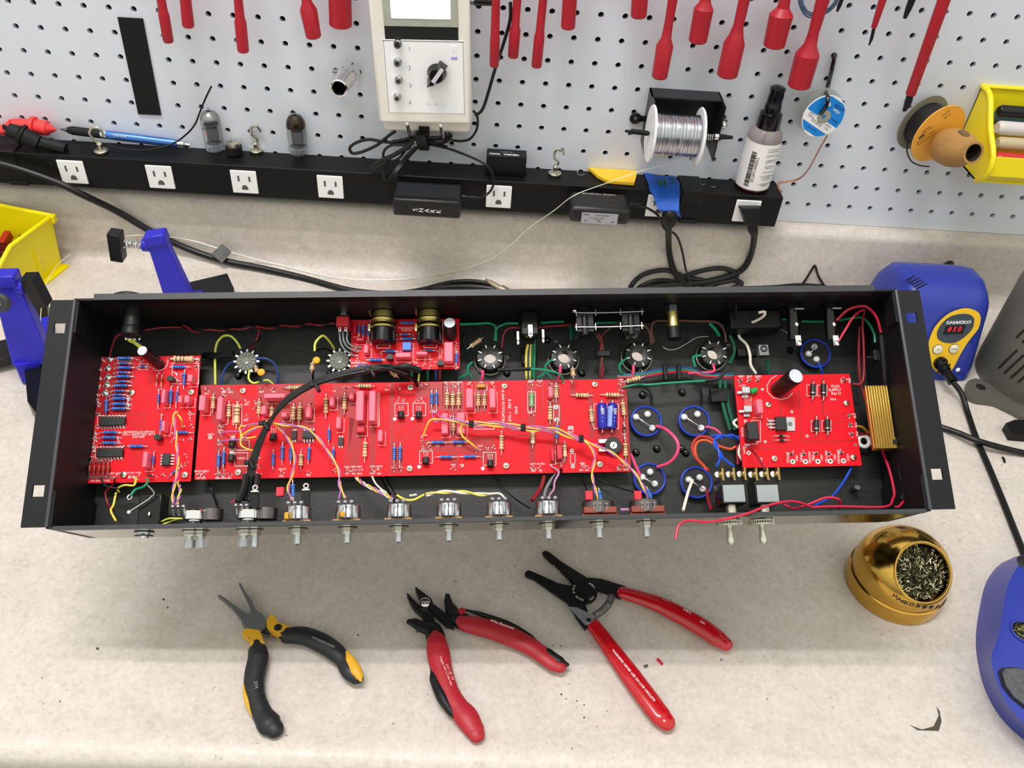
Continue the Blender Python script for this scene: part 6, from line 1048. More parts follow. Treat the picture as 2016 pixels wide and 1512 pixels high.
# solder wire trailing over the splashback
b = MB(); P_ = [W(1345, 310, 2.2), W(1320, 322, 1.8), W(1270, 334, 1.8), W(1190, 362, 2.4), W(1130, 385, 3.0), W(1090, 415, 2.6), W(1040, 450, 1.9), W(1000, 487, 1.7), surf(950, 517, .2), surf(860, 542, .05), surf(760, 551, .05), surf(660, 546, .05), surf(560, 524, .05), surf(500, 509, .2), surf(440, 492, .4), surf(380, 474, .3), surf(330, 466, .1), surf(270, 463, .2), surf(210, 470, .3), surf(178, 478, .2)]
b.tube(P_, .017, 5, 0, 8); P2 = [C(138, 500, 1.6), C(115, 520, 1.8), C(95, 550, 2.2), C(84, 590, 2.2), C(80, 630, 2.0), C(84, 670, 1.2)]; single('solder_wire', b, mat('solder_strand', 'f0eedc', .3, .3), 'thin strand of solder from the spool looping across the splashback', 'solder wire')
b = MB(); b.tube(P2, .017, 5, 0, 8); single('solder_wire', b, mat('solder_strand', 'f0eedc'), 'short curved strand of solder in front of the left blue arm', 'solder wire')
# ---------------------------------------------------------------- red insulated tools hanging on the pegboard
def tool(nm, lab, L, tip=None, o=.95, hook=True, mt=None, cat='tool', hole=0):
    P_ = [W(x, y, o) for x, y, _ in L]; r = [h / 48.5 for *_, h in L]; d = (P_[0] - P_[1]).normalized(); P_ = [P_[0] + d * 1.6] + P_; r = [r[0]] + r
    root = thing(nm, lab, cat, P_[-1], group='red insulated tools hanging on the pegboard' if not mt else None)
    b = MB(); n = 20; ring = []
    T = (P_[0] - P_[-1]).normalized(); b.lathe([(0, 0)] + ([(r[-1] * .55, 0), (r[-1] * .55, .0)] if 0 else []) + [(r[-1] * .85, 0), (r[-1], .06)] + [(rr, max(.07, (p - P_[-1]).dot(T))) for p, rr in list(zip(P_, r))[-2::-1]], P_[-1], T, n, 0, False)
    part('sleeve', b, mt or REDT, root, ang=.5)
    b = MB(); top = P_[0]; b.tube([V((top.x, .1, top.z + .35)), V((top.x, -o, top.z + .3)), V((top.x, -o - .25, top.z + .5))], .07, 7, 0, 4); b.cyl(top, top + V((0, 0, .4)), r[0] * .8, n=10); part('hanging_hook', b, STEEL, root)
    if tip:
        Q_ = [W(x, y, o) for x, y, _ in tip]; b = MB(); b.tube(Q_, [h / 48.5 for *_, h in tip], 10, 0, 4, flat=.8); part('tip', b, mat('blackened_steel', '26282a', .4, .6), root)
    return root
tool('nut_driver', 'red insulated driver, leftmost of the hanging red tools', [(315, -4, 8.5), (319, 21, 8.8), (321, 29, 10.5), (332, 83, 10)])
tool('nut_driver', 'red insulated driver with plain round end, second from the left', [(365, -4, 10.5), (371, 53, 11.5)])
tool('nut_driver', 'red insulated driver with slight bulge, third from the left', [(467, -4, 8.5), (470, 34, 9), (472, 43, 11.5), (479, 102, 11.5)])
tool('nut_driver', 'red insulated socket with short wide bulge, fourth from the left', [(607, -4, 9), (609, 4, 10), (611, 19, 16.5), (618, 74, 15)])
tool('nut_driver', 'wide plain red insulated socket just left of the white tester', [(669, -4, 22), (671, 52, 22)])
tool('nut_driver', 'thin red insulated driver directly right of the white tester', [(976, -4, 8), (974, 68, 8.5), (974, 76, 9.5), (973, 131, 9.3)], o=1.3)
tool('nut_driver', 'thin red insulated driver, second to the right of the white tester', [(1017, -4, 8), (1012, 50, 8), (1011, 58, 11), (1010, 113, 10.5)])
tool('nut_driver', 'thin red insulated driver, third to the right of the white tester, hanging lowest of them', [(1069, -4, 8), (1062, 62, 8.5), (1061, 74, 10.5), (1056, 132, 10.5)])
tool('nut_driver', 'thick plain red insulated tool end, fourth right of the white tester', [(1122, -4, 14), (1118, 56, 14)])
tool('socket_driver', 'short stub of a red insulated socket above the solder spool holder', [(1260, -4, 16), (1257, 34, 15.5)])
tool('socket_driver', 'long red insulated socket with slim bulge above the solder spool holder', [(1326, -4, 9.5), (1318, 45, 8.5), (1313, 75, 10), (1307, 90, 17), (1298, 153, 16)])
tool('socket_driver', 'red insulated socket hanging highest, between two longer ones', [(1389, -4, 10), (1387, 6, 12), (1385, 17, 19), (1373, 83, 18)])
tool('socket_driver', 'wide red insulated socket above and left of the spray bottle', [(1465, -4, 11), (1452, 50, 10), (1447, 68, 14), (1443, 86, 21), (1431, 150, 21)])
tool('socket_driver', 'red insulated socket right above the spray bottle', [(1545, -4, 10), (1540, 15, 12), (1537, 29, 23), (1523, 92, 21)])
tool('socket_driver', 'largest red insulated socket, hanging beside the blue braid spool', [(1620, -4, 13), (1600, 65, 10.5), (1594, 88, 13), (1588, 107, 24), (1572, 171, 23)])
tool('screwdriver', 'slim red insulated screwdriver with a black tip', [(1739, -4, 7.5), (1720, 55, 5.5)], [(1721, 53, 4), (1716, 75, 4), (1711, 89, 2)])
tool('screwdriver', 'long thick red insulated screwdriver hanging over the orange wire spool', [(1860, -4, 12), (1792, 187, 10)], [(1793, 184, 8), (1788, 200, 9), (1782, 214, 6), (1778, 219, 3)], o=1.5)
tool('screwdriver', 'black screwdriver tip hanging between the slim and long red screwdrivers', [(1796, -4, 7), (1787, 18, 6), (1781, 36, 4)], mt=mat('blackened_steel', '26282a'))
tool('screwdriver', 'thin black tool tip hanging beside the largest red socket', [(1659, -4, 4), (1653, 12, 4), (1648, 23, 2.5)], mt=mat('blackened_steel', '26282a'))
b = MB(); 
for k in range(3): b.tube([W(1570 + k * 3, -20, .5), W(1575 + k * 4, 12, .7 + k * .1), W(1592 + k * 3, 34 - k * 4, .8), W(1625, 27 - k * 3, .7), W(1648 - k * 3, 5, .7), W(1652, -20, .5)], .035, 6, 0, 5)
single('cable_loop', b, mat('slate_blue_wire', '4c6684', .4), 'coil of thin slate blue wire hanging behind the largest red socket', 'wire')
# hook-and-loop strip
b = MB(); q = [W(x, y, .06) for x, y in [(231, 34), (281, 37), (317, 227), (272, 225)]]; b.loft([[v + V((0, .04, 0)) for v in q], q]); single('fabric_strip', b, mat('black_fastener_fabric', '0c0d10', .9, bump=.8, bscale=900), 'black fabric hook-and-loop strip stuck upright on the pegboard', 'strip')
# ---------------------------------------------------------------- white tester
x0 = W(741, 230, 1.7).x; x1 = W(924, 232, 1.7).x; zb = W(832, 244, 1.7).z; zt = zb + 6.9; yo = -1.7
t = thing('component_tester', 'white plastic component tester with knob and screen mounted on the pegboard', 'tester', ((x0 + x1) / 2, -.05, zb))
body = mat('tester_shell', 'f0eae2', .35); b = MB(); b.bx((x0, yo, zb), (x1, -.75, zt)); part('front_shell', b, body, t, bev=.12); b = MB(); zb2 = W(832, 259, 1.0).z; b.bx((x0 + .08, -1.1, zb2), (x1 - .08, -.05, zt)); part('back_shell', b, body, t, bev=.15)
T2 = cr(500, 0, .25794)
def tp(x, y, o=1.7): return W(*T2(x, y), o)
a, c = tp(990, 285), tp(1600, 880); b = MB(); b.bx((a.x, yo - .02, c.z), (c.x, yo + .02, a.z)); pn = part('label_panel', b, mat('white_label_panel', 'fbfbfd', .3), t, bev=.01)
b = MB()
for X0, Z0_, X1, Z1_ in ((a.x, a.z - .06, c.x, a.z - .03), (a.x + .03, c.z, a.x + .05, a.z - .03), (c.x - .05, c.z, c.x - .03, a.z - .03)): b.bx((X0, yo - .027, Z0_), (X1, yo - .018, Z1_))
part('panel_outline', b, mat('grey_print_line', '8c8890', .5), pn)
a, c = tp(1003, 0), tp(1575, 222); b = MB(); b.bx((a.x, yo - .05, c.z), (c.x, yo + .02, zt - .3)); bz = part('screen_bezel', b, mat('silver_bezel', 'b2b4aa', .4, .1, vary=.1, vscale=90), t, bev=.02)
b = MB(); b.bx((a.x, yo - .01, tp(0, 266).z), (c.x, yo + .04, c.z + .02)); part('gap', b, INK, t)
A_, B_ = tp(1060, -200), tp(1520, 155); b = MB(); b.bx((A_.x, yo - .07, B_.z), (B_.x, yo - .04, zt - .6)); part('screen', b, mat('lit_screen', 'ffffff', .3, emit=1.1), bz)
for i, (x, y) in enumerate(((1105, 335), (1098, 475), (1100, 610), (1083, 740))):
    p = tp(x, y, 2.0); b = MB(); b.lathe([(.16, -.3), (.16, -.12), (.12, -.12), (.12, .0), (.135, .0), (.135, .06), (.07, .06), (.07, 0)], p, (0, -1, 0), 20, 0, False); b.lathe([(.07, .02), (0, .02)], p, (0, -1, 0), 12, 1, False); part('jack', b, [CHROME, INK], t)
    p = tp((1195, 1190, 1190, 1180)[i], (370, 515, 650, 780)[i], 1.725); text(str(i + 1), .24, fm(p, (1, 0, 0), OUT), mat('faint_print', '9c98a4', .5), pn, 'number', .001)
p = tp(1395, 565, 1.75); b = MB(); b.lathe([(.4, 0), (.38, .08), (.3, .3), (.28, .36)], p, (0, -1, 0), 28); kn = part('knob', b, GLOSSBLK, t)
b = MB(); R_ = Matrix.Rotation(-.75, 3, 'Y'); D0 = V((math.cos(.95), 0, math.sin(.95))); pe = [p + D0 * .62 + V((0, -.2, 0)), p - D0 * .62 + V((0, -.2, 0))]
N0 = V((-D0.z, 0, D0.x)); b.loft([[p + D0 * .55 + N0 * .2 - V((0, .05, 0)), p + D0 * .55 - N0 * .2 - V((0, .05, 0)), p - D0 * .4 - N0 * .2 - V((0, .05, 0)), p - D0 * .75 - V((0, .02, 0)), p - D0 * .4 + N0 * .2 - V((0, .05, 0))], [p + D0 * .5 + N0 * .1 - V((0, .5, 0)), p + D0 * .5 - N0 * .1 - V((0, .5, 0)), p - D0 * .35 - N0 * .08 - V((0, .5, 0)), p - D0 * .6 - V((0, .15, 0)), p - D0 * .35 + N0 * .08 - V((0, .5, 0))]]); part('pointer', b, GLOSSBLK, kn, bev=.02)
b = MB(); b.box(p + D0 * .12 - V((0, .51, 0)), (.7, .01, .16), 0, Matrix.Rotation(-.95, 3, 'Y')); part('pointer_inlay', b, mat('pale_lilac', 'd8d0e0', .4), kn)
a, c = tp(1512, 358, 1.73), tp(1558, 448, 1.73); b = MB(); b.bx((a.x, yo - .03, c.z), (c.x, yo - .021, a.z)); f = part('selector_mark', b, mat('white_label_panel', 'fbfbfd'), pn, bev=.004); b = MB(); b.bx((a.x, yo - .035, c.z - .1), (c.x, yo - .02, c.z)); part('violet_mark', b, mat('violet_print', 'b0a4e8', .5), f); text('L', .14, fm((a + c) / 2 - V((0, .02, 0)), (1, 0, 0), OUT), mat('faint_print', '9c98a4'), f, ext=.001)
p = tp(1380, 800, 1.725); text('Rx  10x  Cx', .16, fm(p, (1, 0, 0), OUT), mat('very_faint_print', 'dcdce4', .5), pn, ext=.001)
b = MB(); q = tp(1665, 30, 1.2); b.lathe([(.3, 0), (.3, .12)], q - V((.12, 0, 0)), (1, 0, 0), 20); b.cyl(q, q + V((.3, 0, 0)), .12, n=14); b.cyl(q + V((.2, 0, .05)), q + V((1.1, 0, .0)), .19, .15, 16, 1); part('side_plug', b, [STEEL, GLOSSBLK], t)
for k, (L) in enumerate((((1168, 948), (1180, 1000), (1200, 1060)), ((1425, 962), (1432, 1010), (1445, 1060)))):
    b = MB(); a = W(*T2(*L[0]), 1.9); c = W(*T2(*L[2]), 1.3); b.tube([a, a.lerp(c, .5) , c, V((c.x + .05, -.6, c.z - .1)), V((c.x + .05, .1, c.z - .1))], .075, 8, 0, 5); b.ell(a, .085); single('peg_hook', b, CHROME, ('left', 'right')[k] + ' chrome peg hook holding up the white tester', 'hook')
pv_ = V(((x0 + x1) / 2, yo, zb + 2.2)) * S; t.matrix_world = Matrix.Translation(pv_) @ Matrix.Rotation(-.045, 4, 'Y') @ Matrix.Translation(-pv_) @ Matrix.Translation(FR[t.name].translation * S)
# cord bundle under it
B7 = cr(680, 230, .14881); cg = mat('soft_black_cord', '0f1011', .45)
t = thing('cord_bundle', 'bundle of thin black cord tied up under the white tester', 'cord', W(*B7(960, 350), 1.0))
def bd(L, o, r=.07, f=B7): b = MB(); b.tube([W(*f(a[0], a[1]), o if len(a) < 3 else a[2]) for a in L], r, 7, 0, 6); part('cord', b, cg, t)
bd([(900, 330), (750, 350), (600, 340), (450, 320), (300, 300), (150, 340), (60, 410), (90, 480), (200, 470), (350, 410), (470, 340), (560, 260), (660, 190)], 1.1); bd([(1100, 230), (900, 270), (750, 310), (620, 330)], 1.2); bd([(1400, 230), (1250, 270), (1100, 280), (900, 300)], 1.2)
bd([(880, 380), (720, 370), (600, 380), (520, 440), (500, 520), (540, 580), (620, 590), (720, 540), (780, 460)], 1.5, .06); bd([(900, 340), (780, 420), (620, 510), (480, 570), (350, 650), (340, 680), (440, 640), (560, 560), (700, 480), (860, 400)], 1.6, .08)
for k in range(4): bd([(930 + 12 * k, 400), (820 + 16 * k, 500), (720 + 16 * k, 620), (640 + 14 * k, 740, 1.75), (560 + 40 * k, 840 - 6 * k, 1.75)], 1.5, .055)
bd([(550, 590), (520, 640), (500, 720), (510, 800, 1.7), (535, 860, 1.7)], 1.6, .05); bd([(570, 600), (550, 680), (530, 780, 1.7), (540, 860, 1.7)], 1.6, .05)
bd([(1100, 360), (1250, 380), (1350, 400)], 1.0); bd([(1050, 300), (1200, 300), (1320, 290), (1400, 240)], 1.1); bd([(1080, 330), (1250, 350), (1360, 310), (1400, 240), (1350, 220)], 1.15); bd([(1400, 310), (1530, 320), (1650, 290), (1730, 180), (1750, 80), (1740, -20), (1690, -80)], .7, .055)
b = MB(); k_ = W(*B7(1010, 330), 1.25)
for j in range(4): b.torus(k_ + V((-.1 + j * .09, 0, .05)), (1, 0, .25), .34, .09, 20, 7)
b.ell(k_, (.25, .3, .34)); b.box(k_ + V((.1, .1, .4)), (.45, .2, .5)); part('tie_wrap', b, mat('black_fastener_fabric', '0c0d10'), t)
b = MB(); b.tube([W(1005, 4, .9), W(1004, 40, .9), W(990, 90, .6), W(975, 135, .6), W(962, 180, .7), W(950, 215, .8), W(936, 228, .8)], .07, 8, 0, 6); single('tester_lead', b, cg, 'black lead dropping behind the thin red drivers to the tester', 'cable')
# wall adapter with ribbed top, its lead going up to the bundle
a0 = W(773, 395, 3.3); a1 = W(906, 432, 3.3); zt_ = W(840, 395, 3.3).z; zb_ = a1.z; t = thing('power_adapter', 'black ribbed power adapter plugged into the strip below the tester', 'adapter', ((a0.x + a1.x) / 2, -1.6, zb_))
b = MB(); b.bx((a0.x, -3.3, zb_), (a1.x, -1.62, zt_)); bd_ = part('housing', b, mat('adapter_black', '151517', .4), t, bev=.1); b = MB()
for k in range(9): y = -1.95 - k * .125; b.bx((a0.x + .08, y - .02, zt_ - .01), (a1.x - .08, y + .02, zt_ + .025))
part('ribs', b, mat('rib_grey', '34363a', .4), t); pm = W(838, 415, 3.32)
for i, ch in enumerate('SNARK'):
    p = W(818 + i * 11.5, 413 + i * .9, 3.31); text(ch, .3, fm(p, (0, 0, 1), OUT), WINK, bd_, ext=.003, sx=.9)
b = MB(); b.cyl(V((a1.x, -2.2, zt_ - .35)), V((a1.x + .15, -2.2, zt_ - .35)), .16, n=12)
for k in range(6): b.cyl(V((a1.x + .15 + k * .09, -2.2, zt_ - .35)), V((a1.x + .2 + k * .09, -2.2, zt_ - .35)), .11, n=10)
part('strain_relief', b, BLK, t); b = MB(); s_ = V((a1.x + .6, -2.2, zt_ - .35)); b.tube([s_, W(955, 385, 1.9), W(968, 372, 1.8), W(972, 352, 1.7), W(962, 330, 1.7), W(940, 315, 1.4), W(890, 295, 1.0), W(850, 285, 1.1)], .055, 8, 0, 6); part('lead', b, cg, t)
# second adapter with printed label
a0 = W(1122, 412, 3.2); a1 = W(1238, 446, 3.2); zt_ = W(1180, 411, 3.2).z; zb_ = a1.z; t = thing('power_adapter', 'rounded black wall adapter with grey printed label and scrawled writing on top', 'adapter', ((a0.x + a1.x) / 2, -1.6, zb_))
b = MB(); b.bx((a0.x, -3.2, zb_), (a1.x, -1.62, zt_)); bd_ = part('housing', b, mat('adapter_black', '151517'), t, bev=.22)
L0, L1 = W(1146, 418, 3.21), W(1214, 443, 3.21); b = MB(); b.bx((L0.x, -3.212, L1.z), (L1.x, -3.195, L0.z)); lb = part('label', b, mat('grey_label', 'a8a8b0', .4), bd_)
mm = mat('label_print', '2c2c34', .5); cx = (L0.x + L1.x) / 2; yy = -3.216
for x, z, s_, w in ((L0.x + .2, L0.z - .1, 'DVE', .13), (cx + .12, L0.z - .1, 'Switching Adapter', .085), (cx, L1.z + .14, 'FC', .16), (L0.x + .2, L1.z + .14, '[]', .13), (L1.x - .2, L1.z + .14, 'UL', .13), (cx - .1, L0.z - .23, 'INPUT: 100-240V~ 50/60Hz', .055), (cx - .1, L0.z - .31, 'OUTPUT: 12V', .055)): text(s_, w, fm((x, yy, z), (1, 0, 0), OUT), mm, lb, ext=.001)
text('HAND MASSAGE', .2, fm(((a0.x + a1.x) / 2, -1.9, zt_ + .004), (-1, 0, 0), UP), mat('chalk_print', 'a8a8a8', .6), bd_, ext=.001)
b = MB()
for k in range(6): b.cyl(V((a1.x + k * .09, -2.3, zt_ - .2)), V((a1.x + .05 + k * .09, -2.3, zt_ - .2)), .08, n=10)
b.tube([V((a1.x + .3, -2.3, zt_ - .2)), W(1275, 410, 2.0), W(1297, 426, 1.9), W(1308, 450, 1.7), W(1330, 462, 1.5), W(1342, 490, 1.3), W(1350, 530, 1.3), W(1360, 560, 2.2)], .055, 8, 0, 6); part('lead', b, cg, t)
# relay module on the strip
ZS = 5.6
def st_(px_, py_, h=ZS): return C(px_, py_, h)
p0, p1 = st_(957, 330), st_(1034, 347); x0, x1 = p0.x, p1.x; t = thing('relay_module', 'small black relay block with white printing standing on the power strip', 'relay', ((x0 + x1) / 2, -.6, ZS))
b = MB(); b.bx((x0, -1.0, ZS), (x1, -.3, ZS + .95)); bd_ = part('housing', b, BLK, t, bev=.04); text('TOSHIBA', .17, fm(((x0 + x1) / 2 + .2, -.86, ZS + .957), (1, 0, 0), UP), WINK, bd_, ext=.001, bold=.004); text('12VDC  5A', .11, fm(((x0 + x1) / 2, -.62, ZS + .957), (1, 0, 0), UP), mat('grey_label', 'a8a8b0'), bd_, ext=.001); b = MB(); b.bx((x0 + .12, -.9, ZS + .952), (x0 + .6, -.78, ZS + .958)); part('white_patch', b, mat('grey_label', 'a8a8b0'), bd_)
# yellow scraper wedge
q = [st_(x, y, ZS) for x, y in [(1155, 324), (1200, 322), (1238, 326), (1254, 343), (1248, 366), (1196, 362), (1176, 352), (1163, 340)]]; b = MB(); b.prism([(v.x, min(v.y, -.03)) for v in q][::-1], ZS, ZS + .16); single('plastic_wedge', b, mat('wedge_yellow', 'f0c02c', .4), 'yellow plastic wedge lying on the power strip', 'wedge', bev=.03)
# blue painter's tape over the plug
bt = mat('blue_painters_tape', '1c58c0', .55, vary=.12, vscale=120, bump=.5, bscale=120); rows = [[(1265, 333, .3), (1277, 337, .3), (1283, 341, .3)], [(1272, 350, .8), (1295, 348, .8), (1326, 346, .8)], [(1278, 366, 1.2), (1305, 362, 1.2), (1337, 360, 1.2)]]
b = MB(); P_ = []
for r in ([(1265, 334), (1270, 337), (1276, 341), (1281, 345)], [(1272, 350), (1290, 349), (1308, 347), (1328, 346)], [(1277, 362), (1297, 361), (1317, 360), (1338, 360)], [(1278, 372), (1298, 372), (1318, 371), (1338, 371)]): P_.append([st_(x, y, ZS + .05) for x, y in r])
for r, o in (([(1286, 384), (1303, 384), (1320, 384), (1338, 384)], 1.75), ([(1291, 398), (1307, 398), (1322, 398), (1337, 398)], 2.1), ([(1296, 412), (1310, 414), (1323, 414), (1337, 416)], 2.35), ([(1300, 416), (1312, 417), (1325, 420), (1341, 428)], 2.3)): P_.append([W(x, y, o) for x, y in r])
n = 4; vs = [v for r in P_ for v in r]; b.add(vs, [(i * n + k, (i + 1) * n + k, (i + 1) * n + k + 1, i * n + k + 1) for i in range(len(P_) - 1) for k in range(n - 1)]); b.add([v + V((0, .03, -.03)) for v in vs], [(i * n + k, i * n + k + 1, (i + 1) * n + k + 1, (i + 1) * n + k) for i in range(len(P_) - 1) for k in range(n - 1)]); tp_ = single('masking_tape', b, bt, 'blue masking tape with green scribbles folded over the plug', 'tape')
b = MB()
for L in ([(1296, 352), (1302, 366), (1308, 352), (1314, 366)], [(1318, 348), (1328, 352), (1322, 358)], [(1285, 396), (1292, 402)], [(1322, 408), (1332, 412)]):
    b.tube([(st_(x, y, ZS + .1) if y < 373 else W(x, y, 2.12)) for x, y in L], .05, 5, 0, 3, flat=.3)
part('green_scribble', b, mat('green_marker', '1c6a4a', .5), tp_)
# plugs and coiled cables on the worktop behind the chassis
t = thing('power_plug', 'black moulded plug under the blue tape with its cord hanging down', 'plug', W(1318, 440, 2.2)); b = MB(); b.tube([W(1318, 412, 1.9), W(1318, 424, 2.2), W(1318, 436, 2.2), W(1317, 446, 2.1)], [.3, .35, .32, .18], 14, 0, 6); part('plug_body', b, BLK, t)
b = MB(); b.tube([W(1317, 440, 2.2), W(1316, 465, 1.9), surf(1318, 500, .16), surf(1328, 535, .16), surf(1350, 560, .16), surf(1380, 575, .16), surf(1410, 585, .16)], .15, 10, 0, 6); part('cord', b, CORD, t)
t = thing('power_plug', 'black angled plug in the last outlet beneath the spray bottle', 'plug', W(1475, 420, 1.6)); b = MB(); x_ = W(1477, 415, 2).x; b.loft([[W(x, y, 1.62) for x, y in [(1452, 404), (1497, 404), (1497, 440), (1465, 440)]], [W(x, y, 2.3) for x, y in [(1458, 410), (1498, 410), (1492, 448), (1472, 446)]]]); b.tube([W(1482, 436, 2.0), W(1482, 450, 2.1), W(1486, 462, 2.0)], [.3, .24, .17], 12, 0, 5); part('plug_body', b, BLK, t, bev=.05)
b = MB(); b.tube([W(1484, 455, 2.05), W(1484, 475, 1.7), surf(1477, 505, .16), surf(1462, 530, .16), surf(1430, 545, .16), surf(1380, 556, .16), surf(1320, 560, .16), surf(1270, 567, .16), surf(1245, 580, .16)], .15, 10, 0, 6); part('cord', b, CORD, t)
coils = [([(1238, 590), (1243, 562), (1268, 540), (1310, 532), (1350, 545), (1385, 552)], 'outermost loop of the black cable coil behind the chassis'), ([(1244, 592), (1260, 565), (1300, 552), (1345, 560), (1380, 578)], 'inner loop of the black cable coil behind the chassis'), ([(1330, 552), (1370, 536), (1415, 528), (1445, 535), (1448, 548), (1420, 556), (1380, 560)], 'rising right loop of the black cable coil behind the chassis'), ([(1350, 585), (1400, 562), (1440, 552), (1460, 558), (1440, 568), (1390, 576)], 'lowest right loop of the black cable coil behind the chassis'), ([(1460, 568), (1520, 566), (1570, 562), (1620, 565), (1660, 574)], 'black cable running right from the coil along the chassis back')]
for L, lab in coils: b = MB(); b.tube([surf(x, y, .14) for x, y in L], .12, 9, 0, 6); single('power_cable', b, CORD, lab, 'cable')
b = MB(); b.tube([surf(x, y, .06) for x, y in [(1568, 572), (1585, 552), (1600, 528), (1605, 524), (1612, 545), (1630, 572)]], .05, 7, 0, 5); single('thin_lead', b, BLK, 'thin black lead bent to a peak behind the chassis, left of the soldering station', 'cable')
# ---------------------------------------------------------------- small things on the strip
for i, (x, y, tx, ty, lab) in enumerate(((200, 300, 185, 248, 'magnetic hook with steep open loop beside the pen'), (505, 299, 500, 246, 'magnetic hook between the two glass valves'), (1092, 344, 1095, 294, 'magnetic hook right of the black relay block'))):
    q = st_(x, y, ZS); t = thing('magnetic_hook', lab, 'hook', q, group='nickel magnetic hooks on the power strip'); b = MB(); b.lathe([(.28, 0), (.3, .03), (.3, .1), (.24, .14), (.09, .15), (.1, .38), (.13, .4), (.08, .5)], q, (0, 0, 1), 20); part('magnet_base', b, NICK, t)
    b = MB(); hx = [(-.12, .5), (-.3, .85), (-.1, 1.15), (.2, 1.1), (.3, .8)] if i == 0 else [(0, .45), (.12, .62), (-.1, .85), (-.08, 1.15), (.16, 1.25), (.34, 1.0)]
    b.tube([q + V((0, 0, .4))] + [q + V((a_, 0, h)) for a_, h in hx], .055, 8, 0, 6); part('hook', b, NICK, t)
glass = mat('thin_glass', 'f4f6f6', .03, trans=1, ior=1.15, alpha=.6); dg = mat('getter_brown', '4a4038', .15, .85); gp = mat('plate_grey', '6a6c6e', .5, .5)
for i, (x, y, lab) in enumerate(((425, 301, 'clear glass valve with red print, left one on the power strip'), (589, 308, 'clear glass valve with brown silvered top, right one on the power strip'))):
    q = st_(x, y, ZS); t = thing('glass_valve', lab, 'valve', q); b = MB(); b.lathe([(.0, .18), (.38, .2), (.42, .32), (.43, 1.45), (.4, 1.7), (.28, 1.9), (.1, 1.98), (.05, 2.1), (0, 2.16)], q, (0, 0, 1), 24, 0, False); part('envelope', b, glass, t)
    b = MB(); b.lathe([(.0, .5), (.3, .5), (.3, .54), (0, .54)], q, (0, 0, 1), 18, 0, False); b.box(q + V((0, 0, .95)), (.4, .25, .55)); b.lathe([(.0, 1.35), (.3, 1.35), (.3, 1.39), (0, 1.39)], q, (0, 0, 1), 18, 0, False); part('electrodes', b, gp, t)
    b = MB()
    for k in range(9): a = k * .698; b.cyl(q + V((math.cos(a) * .22, math.sin(a) * .22, 0)), q + V((math.cos(a) * .22, math.sin(a) * .22, .25)), .02, n=5)
    part('pins', b, STEEL, t); b = MB(); b.lathe([(.395, 1.4 if i else 1.62), (.39, 1.62 if i else 1.7), (.27, 1.86), (.1, 1.95)], q, (0, 0, 1), 24, 0, False); part('getter_patch', b, dg if i else mat('getter_silver', '9a9c9c', .2, .7), t)
    if not i: text('12', .2, fm(q + V((-.15, -.435, 1.1)), (1, 0, 0), OUT), mat('red_print', 'c8502c', .5), t)
q = st_(462, 303, ZS); b = MB(); b.lathe([(.32, 0), (.36, .05), (.36, .4), (.3, .44)], q, (0, 0, 1), 24); t = thing('knurled_cap', 'small black knurled cap with brass top beside the left valve', 'cap', q); part('ring', b, RUB, t); b = MB(); b.lathe([(.3, .4), (.3, .56), (.12, .6)], q, (0, 0, 1), 20); part('brass_top', b, NICK, t)
a, c = W(118, 254, .35), W(375, 287, .35); a.z = max(a.z, ZS + .2); c.z = ZS + .25; d = c - a; L = d.length; t = thing('ballpoint_pen', 'metallic blue ballpoint pen with black grip lying on the power strip', 'pen', a)
b = MB(); b.lathe([(.02, 0), (.05, .12), (.13, .4)], a, d, 14); part('tip', b, STEEL, t); b = MB(); b.lathe([(.14, .35), (.19, .55), (.19, 1.75)], a, d, 16); part('grip', b, RUB, t); b = MB(); b.lathe([(.17, 1.75), (.19, 1.8), (.19, 2.0)], a, d, 16); part('band', b, CHROME, t)
b = MB(); b.lathe([(.19, 2.0), (.19, L * .86), (.15, L * .9)], a, d, 18); bb = part('barrel', b, mat('metallic_blue', '4f80d0', .2, .7), t); b = MB(); b.lathe([(.12, L * .9), (.12, L * .95), (.07, L * .96), (.07, L)], a, d, 12); part('clicker', b, CHROME, t)
for k in range(12): pass
b = MB(); dn = d.normalized(); X, Y, _ = frame(dn, V((0, 0, 1)))
for k in range(12): b.box(a + dn * (2.35 + k * .05) + V((0, -.16, .11)), (.012 + .012 * (k % 3), .02, .13), 0, Matrix.Rotation(.0, 3, 'X'))
part('barcode', b, WINK, bb)
# insulated test clips
rc = mat('coral_red_boot', 'ee3c3c', .45)
def boot(nm, lab, segs, m, cat='test clip'):
    P_ = [p for p, r in segs]; t = thing(nm, lab, cat, P_[-1]); b = MB()
    for i in range(len(segs) - 1): b.cyl(segs[i][0], segs[i + 1][0], segs[i][1][1] if isinstance(segs[i][1], tuple) else segs[i][1], segs[i + 1][1][0] if isinstance(segs[i + 1][1], tuple) else segs[i + 1][1], 18)
    part('boot', b, m, t, bev=.01); return t
B8 = cr(0, 220, .11905)
def b8(x, y, h): q = W(*B8(x, y), .7); return q
t = boot('test_clip', 'coral red insulated test clip lying at the left end of the strip', [(W(-30, 255, .5), .22), (W(12, 256, .5), .22), (W(28, 246, .5), .28), (W(63, 248, .5), (.3, .42)), (W(70, 249, .5), (.42, .3)), (W(94, 253, .5), .33)], rc); b = MB(); b.cyl(W(92, 253, .5), W(111, 256, .5), .3, .03, 14); part('tip', b, rc, t)
